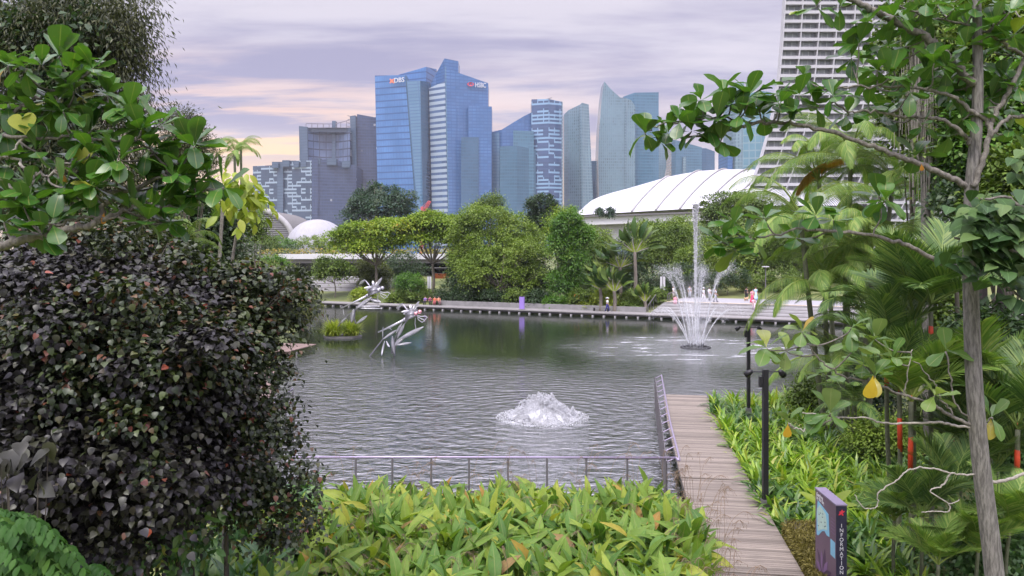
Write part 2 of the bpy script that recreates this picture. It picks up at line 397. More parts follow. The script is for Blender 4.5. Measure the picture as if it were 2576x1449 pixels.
M['palm_orange'] = leafm('palm_orange', [(0, (.40, .17, .03)), (.6, (.50, .27, .05)), (1, (.5, .38, .1))], .3)
M['fern'] = leafm('fern', [(0, (.05, .13, .03)), (.6, (.13, .26, .07)), (1, (.26, .38, .14))], .3, .4, .5)
M['glossy'] = leafm('glossy', [(0, (.02, .065, .012)), (.6, (.05, .13, .022)), (1, (.10, .20, .035))], .28, .5, .12)
M['bamboo'] = leafm('bamboo', [(0, (.09, .12, .03)), (.6, (.19, .23, .06)), (1, (.32, .34, .11))], .35)
M['seed'] = solid('seed', (.20, .14, .09), .9)
M['stalk'] = solid('stalk', (.20, .22, .08), .8)
M['bark_grey'] = bark('bark_grey', (.070, .066, .056), (.235, .222, .195), 34, .16)
M['bark_branch'] = bark('bark_branch', (.10, .092, .078), (.235, .215, .18), 26, .5)
M['bark_dark'] = bark('bark_dark', (.035, .03, .025), (.09, .075, .06), 10, .2)
M['bark_pale'] = bark('bark_pale', (.22, .20, .165), (.38, .355, .30), 22, .5)
M['bark_far'] = bark('bark_far', (.10, .09, .07), (.22, .19, .15), 3, .2)
M['red_shaft'] = solid('red_shaft', (.52, .055, .018), .45, var=.25)
M['ring_trunk'] = solid('ring_trunk', (.10, .11, .06), .7, var=.4, scale=12)
M['steel'] = solid('steel', (.42, .42, .44), .35, .6, var=.18, scale=3)
M['steel_dark'] = solid('steel_dark', (.17, .17, .18), .4, .7, var=.2, scale=3)
M['steel_red'] = solid('steel_red', (.60, .30, .32), .2, .7)
M['black_metal'] = solid('black_metal', (.018, .018, .020), .45, .3)
M['grey_metal'] = solid('grey_metal', (.17, .16, .17), .5, .4)
M['rail'] = solid('rail', (.34, .29, .40), .35, .4)
M['concrete'] = solid('concrete', (.22, .215, .21), .85, var=.25, scale=1.2, bump=.3)
M['concrete_pale'] = solid('concrete_pale', (.34, .335, .33), .8, var=.2, scale=.7)
M['conc_dark'] = solid('conc_dark', (.13, .125, .12), .85, var=.3, scale=1.5)
M['white_paint'] = solid('white_paint', (.55, .55, .56), .6, var=.06, scale=.5)
M['white_roof'] = solid('white_roof', (.46, .46, .49), .5, var=.035, scale=.08)
M['louvre_grey'] = solid('louvre_grey', (.27, .265, .27), .7)
M['dark_glass'] = solid('dark_glass', (.03, .035, .04), .12, var=.4, scale=.4)
M['teal_glass'] = solid('teal_glass', (.22, .34, .34), .12, var=.4, scale=.5)
M['soil'] = solid('soil', (.055, .042, .03), .95, var=.4, scale=3, bump=.6)
M['purple'] = solid('purple', (.30, .20, .56), .5, var=.04)
M['sign_purple'] = solid('sign_purple', (.115, .07, .105), .4, var=.10, scale=2)
M['sign_edge'] = solid('sign_edge', (.016, .013, .035), .35, var=.05)
M['sign_top'] = solid('sign_top', (.20, .17, .24), .4)
M['sign_petal'] = solid('sign_petal', (.19, .11, .22), .5)
M['sign_petal_dark'] = solid('sign_petal_dark', (.06, .03, .065), .5)
M['map_sea'] = solid('map_sea', (.20, .48, .62), .4)
M['map_land'] = solid('map_land', (.42, .58, .50), .4, var=.2, scale=12)
M['ink'] = solid('ink', (.10, .16, .16), .5)
M['text_white'] = solid('text_white', (.55, .55, .55), .5, var=.01)
M['red_mark'] = solid('red_mark', (.50, .02, .04), .5)
M['orange'] = solid('orange', (.62, .16, .05), .6)
M['crane_red'] = solid('crane_red', (.50, .09, .10), .5)
M['foam'] = None

def planks(name, c1, c2):
    m, t, b, o = new_mat(name); at = N(t, 'ShaderNodeAttribute', attribute_name='rnd'); c = N(t, 'ShaderNodeTexCoord')
    mp = N(t, 'ShaderNodeMapping'); mp.inputs['Scale'].default_value = (1.5, 14, 1); t.links.new(c.outputs['Object'], mp.inputs[0])
    nz = noise_t(t, mp.outputs[0], 2.2, 6, .65); nb = noise_t(t, c.outputs['Object'], .55, 4, .6)
    col = mixc(t, at.outputs['Fac'], c1, c2); col = mixc(t, mth(t, 'MULTIPLY', sstep(t, nz, .4, .75), .45), col, tuple(x * .45 for x in c1))
    col = mixc(t, mth(t, 'MULTIPLY', sstep(t, nb, .5, .75), .6), col, tuple(x * .5 for x in c2))
    t.links.new(col, b.inputs['Base Color']); b.inputs['Roughness'].default_value = .75
    return m
M['deck'] = planks('deck', (.145, .122, .10), (.285, .243, .20))
M['deck_red'] = planks('deck_red', (.13, .088, .072), (.24, .17, .14))
M['deck_grey'] = planks('deck_grey', (.16, .15, .14), (.25, .24, .23))

# ground: grass, soil
m, t, b, o = new_mat('ground'); c = N(t, 'ShaderNodeTexCoord')
col = mixc(t, sstep(t, noise_t(t, c.outputs['Object'], .12, 5, .6), .4, .6), (.09, .13, .03), (.19, .22, .055))
col = mixc(t, mth(t, 'MULTIPLY', noise_t(t, c.outputs['Object'], 3, 5, .7), .7), col, (.06, .055, .03))
t.links.new(col, b.inputs['Base Color']); b.inputs['Roughness'].default_value = .95
bp = N(t, 'ShaderNodeBump'); bp.inputs['Strength'].default_value = .8; t.links.new(noise_t(t, c.outputs['Object'], 8, 5, .7), bp.inputs['Height']); t.links.new(bp.outputs[0], b.inputs['Normal'])
M['ground'] = m

# ------------------------------------------------------------------ lake outline and terrain
A0 = Vector((-30.4, 112.4)); U = Vector((0.902, -0.431)).normalized(); NN = Vector((-U.y, U.x))     # far shore, along / inland
def SH(t_, s_=0.0, z=0.0): p = A0 + U * t_ + NN * s_; return Vector((p.x, p.y, z))
def tpx(px):
    k = (px - CX) / F; return (k * A0.y - A0.x) / (U.x - k * U.y)
LAKE = [(-9.6, 23.3), (5.6, 23.3), (8.2, 38.9), (10.4, 39.2), (14, 41), (20, 47), (28, 58), (90, 48), (93.7, 53.5)] + [tuple(SH(-6)[:2])] + [(-31, 106), (-22.5, 82), (-18.5, 60), (-11.5, 36)]
LP = np.array(LAKE)
def lake_sd(X, Y):
    """signed distance to the lake outline, negative inside"""
    d = np.full(X.shape, 1e9); inside = np.zeros(X.shape, bool); n = len(LP)
    for i in range(n):
        a, b_ = LP[i], LP[(i + 1) % n]; e = b_ - a
        wx, wy = X - a[0], Y - a[1]; h = np.clip((wx * e[0] + wy * e[1]) / (e @ e), 0, 1)
        d = np.minimum(d, np.hypot(wx - e[0] * h, wy - e[1] * h))
        with np.errstate(divide='ignore', invalid='ignore'):
            cr = ((a[1] > Y) != (b_[1] > Y)) & (X < (b_[0] - a[0]) * (Y - a[1]) / (b_[1] - a[1] + 1e-12) + a[0])
        inside ^= cr
    return np.where(inside, -d, d)
def sm(x, a, b_): t_ = np.clip((x - a) / (b_ - a), 0, 1); return t_ * t_ * (3 - 2 * t_)
def ground_h(X, Y):
    sd = lake_sd(X, Y)
    s_ = (X - A0.x) * NN.x + (Y - A0.y) * NN.y            # metres inland of the far shore
    far = sm(s_, 1.0, 4.0)
    h = -1.2 + 1.62 * sm(sd, -.3, .35)
    h = h + far * (1.0 * sm(s_, 4, 9.5) + 1.8 * sm(s_, 16, 45))
    return h
xs = np.unique(np.concatenate([np.linspace(-6000, -120, 14), np.linspace(-120, -45, 26), np.arange(-45, 96, .75), np.linspace(97, 200, 20), np.linspace(200, 6000, 14)]))
ys = np.unique(np.concatenate([np.linspace(-200, 5, 8), np.arange(6, 120, .75), np.linspace(121, 220, 40), np.linspace(230, 7000, 22)]))
X, Y = np.meshgrid(xs, ys); Z = ground_h(X, Y); nx, ny = len(xs), len(ys)
me = bpy.data.meshes.new('ground')
idx = np.arange(nx * ny).reshape(ny, nx)
fc = np.stack([idx[:-1, :-1], idx[:-1, 1:], idx[1:, 1:], idx[1:, :-1]], -1).reshape(-1, 4)
me.vertices.add(nx * ny); me.vertices.foreach_set('co', np.stack([X, Y, Z], -1).astype(np.float32).ravel())
me.loops.add(fc.size); me.loops.foreach_set('vertex_index', fc.astype(np.int32).ravel())
me.polygons.add(len(fc)); me.polygons.foreach_set('loop_start', (np.arange(len(fc)) * 4).astype(np.int32)); me.polygons.foreach_set('loop_total', np.full(len(fc), 4, np.int32))
me.update(calc_edges=True); me.polygons.foreach_set('use_smooth', [True] * len(fc))
tag(put('ground', me, M['ground']), kind='structure')
def gz(x, y): return float(ground_h(np.array([x]), np.array([y]))[0])

# water
FJ = Vector((15.2, 62.9)); FB = Vector((1.48, 36.6))         # jet fountain, low bubbling fountain
m, t, b, o = new_mat('water'); c = N(t, 'ShaderNodeTexCoord'); P_ = c.outputs['Object']
def wmap(sx_, sy_, rz=0):
    mp = N(t, 'ShaderNodeMapping'); mp.inputs['Scale'].default_value = (sx_, sy_, 1); mp.inputs['Rotation'].default_value = (0, 0, rz); t.links.new(P_, mp.inputs[0]); return mp.outputs[0]
h1 = noise_t(t, wmap(1.6, 2.6, -.15), 1.0, 3, .6, .8); h2 = noise_t(t, wmap(2.8, 6.5, -.2), 1.0, 3, .6, .5); h3 = noise_t(t, wmap(.10, .22), 1.0, 3, .6)
h0 = noise_t(t, wmap(1.15, 1.7, .18), 1.0, 2, .5, .3)
hh = mth(t, 'ADD', mth(t, 'MULTIPLY', h0, 1.35), mth(t, 'ADD', mth(t, 'MULTIPLY', h1, .85), mth(t, 'MULTIPLY', h2, .26)))
sp2 = N(t, 'ShaderNodeSeparateXYZ'); t.links.new(P_, sp2.inputs[0])
def rad(c_): return mth(t, 'SQRT', mth(t, 'ADD', mth(t, 'POWER', mth(t, 'SUBTRACT', sp2.outputs[0], c_.x), 2.0), mth(t, 'POWER', mth(t, 'SUBTRACT', sp2.outputs[1], c_.y), 2.0)))
rj, rb = rad(FJ), rad(FB)
near = mth(t, 'SUBTRACT', 1.0, sstep(t, rj, 5.0, 13.0)); nearb = mth(t, 'SUBTRACT', 1.0, sstep(t, rb, 1.2, 2.7))
ringr = mth(t, 'MULTIPLY', mth(t, 'SINE', mth(t, 'MULTIPLY', rb, 9.0)), mth(t, 'MULTIPLY', mth(t, 'SUBTRACT', 1.0, sstep(t, rb, 2.0, 14.0)), .12))
hh = mth(t, 'ADD', hh, ringr)
bp = N(t, 'ShaderNodeBump'); bp.inputs['Distance'].default_value = .085; t.links.new(hh, bp.inputs['Height'])
lee = mth(t, 'SUBTRACT', 1.0, sstep(t, mth(t, 'ADD', sp2.outputs[1], mth(t, 'MULTIPLY', sp2.outputs[0], .35)), 38.0, 62.0))
calm = mth(t, 'ADD', mth(t, 'MULTIPLY', lee, .80), mth(t, 'ADD', .03, mth(t, 'MULTIPLY', mth(t, 'MULTIPLY', h3, mth(t, 'ADD', lee, .15)), .75)))
calm = mth(t, 'ADD', calm, mth(t, 'MULTIPLY', mth(t, 'SUBTRACT', 1.0, sstep(t, rj, 7.0, 16.0)), .35)); t.links.new(mth(t, 'MULTIPLY', calm, 1.0, clamp=True), bp.inputs['Strength'])
t.links.new(bp.outputs[0], b.inputs['Normal'])
foamn = noise_t(t, wmap(1.4, 1.4), 1.0, 5, .65, .3); foaml = noise_t(t, wmap(.32, .9), 1.0, 4, .6, .6)
spl = mth(t, 'MULTIPLY', sstep(t, foaml, .52, .72), mth(t, 'MULTIPLY', near, sstep(t, rj, 2.5, 5.0)))
spl = mth(t, 'ADD', mth(t, 'MULTIPLY', spl, .75), mth(t, 'MULTIPLY', near, .16)); splb = mth(t, 'MULTIPLY', mth(t, 'MULTIPLY', nearb, sstep(t, foamn, .42, .62)), .8)
foamf = mth(t, 'MAXIMUM', spl, splb, clamp=True)
t.links.new(mixc(t, foamf, (.016, .022, .014), (.62, .64, .66)), b.inputs['Base Color'])
t.links.new(mth(t, 'ADD', .05, mth(t, 'MULTIPLY', foamf, .5)), b.inputs['Roughness']); b.inputs['IOR'].default_value = 3.6; b.inputs['Specular IOR Level'].default_value = .6
mb = MB(); mb.add([(-70, 18, 0), (120, 18, 0), (120, 130, 0), (-70, 130, 0)], [(0, 1, 2, 3)])
tag(mb.build('water', m), kind='structure')

# ------------------------------------------------------------------ boardwalk path on the right, decks
def decked(name, path, width, z, mat, pitch=.145, thick=.06, parent=None, label=None, cat=None, kind='structure'):
    mb = MB(); pts = [Vector(p) for p in path]
    for a, b_ in zip(pts[:-1], pts[1:]):
        d = b_ - a; L = d.length; d.normalize(); ang = math.atan2(d.y, d.x); n = int(L / pitch)
        for i in range(n):
            p = a + d * (i + .5) * pitch
            mb.box((p.x, p.y, z - thick / 2 + random.uniform(-.002, .002)), (pitch - .012, width, thick), ang)
    o_ = mb.build(name, mat, parent)
    return tag(o_, label, cat, kind=kind)
PC = [(4.15, 8.5), (5.55, 17.3), (6.55, 24.5), (7.75, 32.5), (8.85, 38.9)]
decked('boardwalk', PC, 2.15, .66, M['deck'], pitch=.112)
mb = MB()
for sgn in (-1, 1):
    for a, b_ in zip(PC[:-1], PC[1:]):
        a, b_ = Vector(a), Vector(b_); d = (b_ - a).normalized(); n_ = Vector((-d.y, d.x)) * sgn * 1.0; mid = (a + b_) / 2 + n_
        mb.box((mid.x, mid.y, .50), ((b_ - a).length, .12, .2), math.atan2(d.y, d.x))
tag(mb.build('boardwalk_edge', M['conc_dark']), kind='structure')
# left timber jetty and lakeside path
dk = thing('jetty', 'reddish timber jetty jutting into the lake from behind the dark shrub', 'jetty', (-19, 58, 0))
mb = MB(); ang = math.radians(-12)
for i in range(40):
    mb.box((-21.9 + i * .145 * math.cos(ang), 60.3 + i * .145 * math.sin(ang), .47), (.135, 4.6, .06), ang)
mb.build('deck_boards', M['deck_red'], dk)
for i in range(9):
    mb = MB(); mb.box((-21.6 + i * .68, 58.2 - i * .145 , .1), (.12, .12, .66), ang); mb.build('pile', M['conc_dark'], dk)
mb = MB(); mb.box((-19.4, 57.68, .36), (5.6, .1, .2), ang); mb.build('edge_beam', M['deck_red'], dk)
decked('lakeside_path', [(-10.9, 22.5), (-12.4, 34), (-16.5, 50)], 2.4, .60, M['deck_red'])

# railings ------------------------------------------------------------
def rail_post(loc, h, parent, lean=(0, 0), mat='grey_metal', name='post'):
    mb = MB(); a = Vector((loc[0], loc[1], loc[2])); b_ = a + Vector((lean[0], lean[1], h)); ang = math.atan2(lean[1], lean[0]) if any(lean) else 0
    d = Vector((.035, 0, 0))
    mb.tube([a, b_], .042, 4); return mb.build(name, M[mat], parent)
r1 = thing('railing', 'low grey post railing along the near water edge behind the leafy bed', 'railing', (-2, 23.2, .3))
mb = MB(); mb.tube([(-9.4, 23.35, 1.66), (-3, 23.3, 1.68), (5.0, 23.2, 1.69)], .034, 8); mb.build('top_rail', M['rail'], r1, True)
for px in [515, 610, 705, 800, 895, 987, 1085, 1180, 1278, 1376, 1475, 1578, 1672]:
    rail_post(((px - CX) * 23.25 / F, 23.25, -.4), 2.08, r1)
r2 = thing('railing', 'purple tubular railing with rungs leaning over the water along the boardwalk', 'railing', (5.2, 24, .3))
e0, e1 = Vector((5.04, 23.2)), Vector((7.60, 38.6)); dd = (e1 - e0); LL = dd.length; dd.normalize(); nn = Vector((-dd.y, dd.x))
mb = MB(); mb.tube(spline([(5.0, 23.2, 1.69), (5.12, 23.25, 1.69), (e0.x + dd.x * 5, e0.y + dd.y * 5, 1.69), (e1.x - dd.x, e1.y - dd.y, 1.69), (e1.x, e1.y, 1.69)], 4), .034, 8); mb.build('top_rail', M['rail'], r2, True)
for i in range(13):
    p = e0 + dd * (i * LL / 12.0 + .1)
    rail_post((p.x + nn.x * .30, p.y + nn.y * .30, -.4), 1.95, r2, (nn.x * .02, nn.y * .02))
    mb = MB(); mb.tube([(p.x, p.y, 1.68), (p.x + nn.x * .30, p.y + nn.y * .30, 1.52)], .018, 6); mb.build('rung', M['rail'], r2)
for z in (.5, .75, 1.0, 1.25, 1.5):
    mb = MB(); a, b_ = e0 + nn * .30, e1 + nn * .30; mb.tube([(a.x, a.y, z), (b_.x, b_.y, z)], .012, 5); mb.build('wire', M['grey_metal'], r2)
r3 = thing('railing', 'railing end with thin posts at the water side of the dark shrub', 'railing', (-9.4, 30, .3))
mb = MB(); mb.tube([(-9.4, 23.35, 1.66), (-10.1, 35.0, 1.66)], .034, 8); mb.build('top_rail', M['rail'], r3, True)
for i in range(9):
    rail_post((-9.45 - i * .075 + .12, 24 + i * 1.3, -.4), 2.05, r3)

# near lamp posts -----------------------------------------------------
def lamp(px, d, h, label, w_=.105):
    b0 = G(px, d, .42); L = thing('lamp_post', label, 'lamp post', b0, 'slim black lamp posts by the boardwalk')
    mb = MB(); mb.tube([(0, 0, 0), (0, 0, h)], w_, 4); mb.build('pole', M['black_metal'], L, world=False)
    mb = MB(); mb.box((0, 0, .02), (.45, .45, .06)); mb.box((0, 0, .25), (.22, .22, .42)); mb.build('base', M['grey_metal'], L, world=False)
    mb = MB(); mb.tube([(-.42, 0, h - .06), (.42, 0, h - .06)], .02, 6); mb.build('arm', M['black_metal'], L, world=False)
    for s_ in (-1, 1):
        mb = MB(); mb.tube([(s_ * .40, -.06, h - .02), (s_ * .46, .0, h - .09), (s_ * .55, .05, h - .17)], [.05, .085, .10], 10)
        mb.build('spotlight', M['black_metal'], L, True, world=False)
    mb = MB(); mb.box((-.13, 0, h - .35), (.1, .1, .3)); mb.build('control_box', M['black_metal'], L, world=False)
lamp(1925, 21.8, 4.18, 'black lamp post with two spotlights standing in front of the boardwalk plants')
lamp(1883, 34.5, 4.18, 'black lamp post farther off, its pole rising against open water', .10)

# ------------------------------------------------------------------ far promenade
T0, T1 = tpx(735), 118.0
pr = thing('promenade', 'long low boardwalk with dark underside running along the far shore', 'boardwalk', SH(T0, 0, 0))
def strip(name, ta, tb, sa, sb, za, zb, mat, parent):
    mb = MB(); mb.prism([SH(ta, sa), SH(tb, sa), SH(tb, sb), SH(ta, sb)], za, zb); return mb.build(name, mat, parent)
strip('deck_top', T0, T1, -.15, 2.9, .38, .50, M['deck_grey'], pr)
strip('edge_beam', T0, T1, .05, .3, .18, .376, M['conc_dark'], pr)
for i in range(62):
    p = SH(T0 + .6 + i * 1.42, .0, .02); mb = MB(); mb.box(p - Vector((0, 0, .02)), (.20, .4, .34), math.atan2(U.y, U.x)); mb.build('pile', M['concrete_pale'], pr)
def strip_thing(name, label, cat, *a, **k):
    o_ = strip(name, *a, None); return tag(o_, label, cat, **k)
strip_thing('planter_wall', 'grey concrete planter wall behind the far boardwalk, purple pillar in front', 'wall', tpx(1075), tpx(1608), 2.95, 3.25, .3, 1.12, M['concrete'])
# colored notice boards / pillar
def at_shore(px, s_, z=.5): return SH(tpx(px), s_, z)
# px placement must take the inland offset into account
def SP(px, s_, z=.5):
    k = (px - CX) / F; B = A0 + NN * s_; t_ = (k * B.y - B.x) / (U.x - k * U.y); p = B + U * t_; return Vector((p.x, p.y, z))
RZ = math.atan2(U.y, U.x)
p = SP(1313, .5, .5); pp = thing('pillar_sign', 'plain purple pillar standing on the far boardwalk', 'pillar', p, rz=RZ)
mb = MB(); mb.prism([(-.33, -.12), (.33, -.12), (.33, .12), (-.33, .12)], 0, 1.62); mb.build('panel', M['purple'], pp, world=False)
mb = MB(); mb.box((0, 0, .03), (.8, .4, .06)); mb.build('base', M['conc_dark'], pp, world=False)
p = SP(1512, 2.3, .5); be = thing('bench', 'long dark bench against the planter wall on the far shore', 'bench', p, rz=RZ)
mb = MB(); mb.box((0, 0, .42), (2.2, .45, .07)); mb.build('seat', M['conc_dark'], be, world=False)
for s_ in (-1, 1):
    mb = MB(); mb.box((s_ * .9, 0, .2), (.1, .4, .4)); mb.build('leg', M['black_metal'], be, world=False)
# life ring on post
p = SP(1451, 4.2, 1.1); lr = thing('life_ring', 'orange life ring on a short post above the shore planting', 'life ring', p, rz=RZ)
mb = MB(); mb.tube([(.33 * math.cos(a_), 0, 1.0 + .33 * math.sin(a_)) for a_ in np.linspace(0, 2 * math.pi, 17)], .085, 8); mb.build('ring', M['orange'], lr, True, world=False)
mb = MB(); mb.tube([(0, .1, -.6), (0, .1, 1.3)], .04, 6); mb.build('post', M['grey_metal'], lr, world=False)
# broad steps and plaza on the right
ta = tpx(1622); st = thing('steps', 'broad pale stone steps rising from the far boardwalk to the plaza', 'steps', SH(ta, 3, .5))
for i in range(7):
    strip('step', ta + i * .12, T1, 2.9 + i * .52 + .002, 7.0, .42 + i * .0001, .65 + i * .15, M['concrete_pale'] if i % 2 else M['concrete'], st)
mb = MB(); pz = [SH(ta + 1, 6.54), SH(T1, 6.54), SH(T1, 17), SH(ta + 1, 17)]
mb.prism(pz, .3, 1.62); tag(mb.build('plaza', solid('plaza_stone', (.28, .275, .285), .8, var=.1, scale=.6)), kind='structure')
strip('nosing', ta + 1, T1, 6.50, 6.95, 1.624, 1.66, solid('nosing_buff', (.60, .50, .36), .7), st)
hr = thing('handrail', 'grey tubular handrail at the left end of the broad steps', 'handrail', SH(ta - .4, 3, .5))
mb = MB(); mb.tube([SH(ta - .4, 2.9, .5), SH(ta - .4, 2.9, 1.35), SH(ta - .4, 6.6, 2.5), SH(ta - .4, 6.6, 1.6)], .045, 6); mb.build('rail', M['grey_metal'], hr)
for k_ in (1, 2):
    mb = MB(); s_ = 2.9 + 1.23 * k_; mb.tube([SH(ta - .4, s_, .6), SH(ta - .4, s_, 1.35 + .383 * k_)], .03, 6); mb.build('post', M['grey_metal'], hr)
hr2 = thing('handrail', 'curved steel handrail loop at the top left of the broad steps', 'handrail', SH(ta + 1, 8, 1.6))
for q_ in (0, 1.0):
    mb = MB(); mb.tube(spline([SH(ta + 1, 7.2 + q_, 1.6), SH(ta + 1, 7.2 + q_, 2.5), SH(ta + 1.5, 7.2 + q_, 2.75), SH(ta + 2, 7.2 + q_, 2.5), SH(ta + 2, 7.2 + q_, 1.6)], 4), .05, 6); mb.build('loop', M['grey_metal'], hr2, True)
# amphitheatre steps on the left
sl2 = thing('steps', 'grey amphitheatre steps at the left end of the far shore', 'steps', (-31, 124, .5))
for i in range(10):
    mb = MB(); y0 = 122.5 + i * 1.25; mb.prism([(-37, y0), (-23 + i * .3, y0 - i * .05), (-23 + i * .3, 137), (-37, 137)], .4, .85 + i * .29); mb.build('step', M['concrete_pale'] if i % 2 else M['concrete'], sl2)

def twin_banner(px, s_, z, label):
    p = SP(px, s_, z); o_ = thing('banner_pole', label, 'banner', p, 'twin white banners on the far shore', RZ)
    mb = MB(); mb.tube([(0, .05, 0), (0, .05, 3.3)], .05, 6); mb.build('pole', M['grey_metal'], o_, world=False)
    for q_ in (-1, 1):
        mb = MB(); mb.box((q_ * .19, 0, 2.35), (.28, .05, 1.75)); mb.build('banner', M['white_paint'], o_, world=False)
    mb = MB(); mb.tube([(-.34, .02, 3.25), (.34, .02, 3.25)], .02, 5); mb.build('arm', M['grey_metal'], o_, world=False)
twin_banner(1080, 8, 1.0, 'twin white banners under the flat-topped trees')
twin_banner(1667, 8.5, 1.5, 'twin white banners left of the tall water jet')
p = SP(1926, 17, 1.7); fl = thing('street_lamp', 'thin dark street lamp on the lawn behind the plaza', 'street lamp', p)
mb = MB(); mb.tube([(0, 0, 0), (0, 0, 4.2)], [.08, .05], 6); mb.build('pole', M['grey_metal'], fl, world=False)
mb = MB(); mb.tube([(0, 0, 4.2), (0, 0, 4.32)], [.5, .42], 12); mb.build('head', M['concrete_pale'], fl, world=False)

# covered building with planted flat roof, left
cw = thing('pavilion', 'low pavilion with a long pale flat roof slab and planting on top', 'pavilion', (-35, 158, 3))
xl, xr = (700 - CX) * 150 / F, (1215 - CX) * 150 / F
mb = MB(); mb.prism([(xl, 150), (xr, 147), (xr, 172), (xl, 172)], 6.45, 7.45); mb.build('roof_slab', M['white_paint'], cw)
mb = MB(); mb.prism([(xl, 150.6), (xr, 147.6), (xr, 172), (xl, 172)], 5.65, 6.346); mb.build('fascia', M['grey_metal'], cw)
mb = MB(); mb.prism([(xl, 156), (xr, 154), (xr, 170), (xl, 170)], 1.5, 5.646); mb.build('glass_wall', M['dark_glass'], cw)
for i in range(8):
    mb = MB(); q_ = xl + 2 + i * (xr - xl - 4) / 7; mb.tube([(q_, 152.3, 1.0), (q_, 152.3, 5.7)], .28, 10); mb.build('column', M['concrete'], cw)
leaf_cloud('roof_planting', [((xl + (xr - xl) * k / 6, 151.5, 7.75), (5, 1.6, .7)) for k in range(7)], 2600, .45, RHOMB, leafm('roof_plants', [(0, (.14, .17, .03)), (.5, (.30, .30, .05)), (1, (.42, .24, .05))], .3), cw)
# orange kiosk seen under the trees
ks = thing('kiosk', 'small orange stall seen between the trunks under the flat-topped trees', 'kiosk', SP(1108, 20, 2.2))
mb = MB(); q_ = SP(1108, 20, 0); mb.box((q_.x, q_.y, 3.9), (2.2, 1.4, .8), RZ); mb.build('counter', M['orange'], ks)
mb = MB(); mb.box((q_.x, q_.y, 5.2), (3.0, 2.0, .2), RZ); mb.build('roof', M['conc_dark'], ks)
for q2 in (-1.3, 1.3):
    mb = MB(); w_ = q_ + Vector((U.x, U.y, 0)) * q2; mb.tube([(w_.x, w_.y, 2), (w_.x, w_.y, 5.2)], .08, 6); mb.build('post', M['black_metal'], ks)

# ------------------------------------------------------------------ distant buildings
def walls(chain, mat, name, parent, zb=0.0, thick=14.0, roofmat=None, uoff=0.0, yb=None):
    """chain of corners (px, depth, top_y[, px at y=540]) left to right -> a closed solid with UVs in metres"""
    fr = []
    for c_ in chain:
        top = Q(c_[0], c_[2], c_[1]); pb = c_[3] if len(c_) > 3 else c_[0]
        # follow the slant below y=540 down to the ground
        y0 = c_[2]; k = (pb - c_[0]) / max(1e-6, 540 - y0); yg = yb if yb else HY + CZ * F / c_[1]
        fr.append((top, Q(c_[0] + k * (yg - y0), yg, c_[1])))
    bk = [(a + Vector((0, thick, 0)), b_ + Vector((0, thick, 0))) for a, b_ in (fr[-1], fr[0])]
    allc = fr + bk; n = len(allc); V, Fc, UV = [], [], []; u = uoff
    for i in range(n):
        (t1, b1), (t2, b2) = allc[i], allc[(i + 1) % n]; L = math.hypot(b2.x - b1.x, b2.y - b1.y)
        k = len(V); V += [b1, b2, t2, t1]; Fc.append((k, k + 1, k + 2, k + 3)); UV += [(u, b1.z), (u + L, b2.z), (u + L, t2.z), (u, t1.z)]; u += L
    k = len(V); V += [c_[0] for c_ in allc]; Fc.append(tuple(range(k, k + n))); UV += [(0, 0)] * n
    me = bpy.data.meshes.new(name); me.from_pydata([tuple(v) for v in V], [], Fc)
    ul = me.uv_layers.new(name='UVMap'); ul.data.foreach_set('uv', [x for p_ in UV for x in p_])
    me.materials.append(mat); me.materials.append(roofmat or M['conc_dark'])
    me.polygons[len(Fc) - 1].material_index = 1
    return put(name, me, None, parent)
def building(label, name='office_tower', cat='skyscraper', px=1200, d=1000, group=None):
    return thing(name, label, cat, G(px, d, 0), group)

BLUE = facade('glass_blue', (.095, .27, .62), (.045, .15, .40), 8.5, .22, 4.5, .05, var=.10, big=.30)
BLUE2 = facade('glass_blue_fine', (.085, .225, .52), (.06, .175, .43), 4.2, .28, 5, .10, var=.22, big=.25)
BLUEL = facade('glass_blue_light', (.16, .33, .52), (.12, .26, .46), 4.2, .3, 6, .08, var=.08, big=.15)
BLUED = facade('glass_blue_dark', (.055, .15, .27), (.07, .19, .33), 4.2, .3, 3, .12, var=.18)
WBAND = facade('white_banded', (.08, .13, .25), (.38, .43, .50), 7.4, .55, 9, .0, var=.35)
TEAL = facade('teal_glass_tower', (.085, .22, .34), (.13, .30, .43), 4.4, .3, 3.2, .14, var=.2)
TEALD = facade('teal_glass_dark', (.055, .165, .27), (.08, .22, .34), 4.4, .3, 3.2, .12, var=.15)
SAIL = facade('pale_teal_glass', (.19, .32, .40), (.27, .40, .47), 4.2, .3, 2.8, .30, (.32, .44, .50), var=.35)
SAILL = facade('pale_grey_glass', (.27, .40, .47), (.34, .46, .52), 4.2, .3, 4.2, .34, (.17, .28, .36), var=.2)
CHECK = facade('checkered_glass', (.06, .115, .26), (.09, .16, .32), 5.0, .3, 9, .04, var=.2, stag=(8, 5.0, .5, .5, (.19, .32, .46)))
DARKB = facade('dark_residential', (.060, .095, .20), (.09, .13, .26), 4.0, .3, 3.2, .2, (.07, .09, .15), var=.3, litw=.02)
STAG = facade('staggered_balcony', (.065, .105, .175), (.085, .13, .20), 4.4, .2, 4.4, .1, var=.2, stag=(6.2, 4.6, .40, .50, (.27, .35, .42)))
GREYW = facade('grey_plain', (.10, .155, .235), (.09, .14, .215), 4, .2, 12, .02, var=.05)
CURVE = facade('banded_residential', (.17, .23, .38), (.07, .08, .14), 10.5, .16, 9, .10, var=.35, litw=.12)
FRLIGHT = facade('tall_pale_grid', (.17, .36, .46), (.36, .50, .56), 9.0, .16, 7, .12, (.40, .52, .58), var=.2)

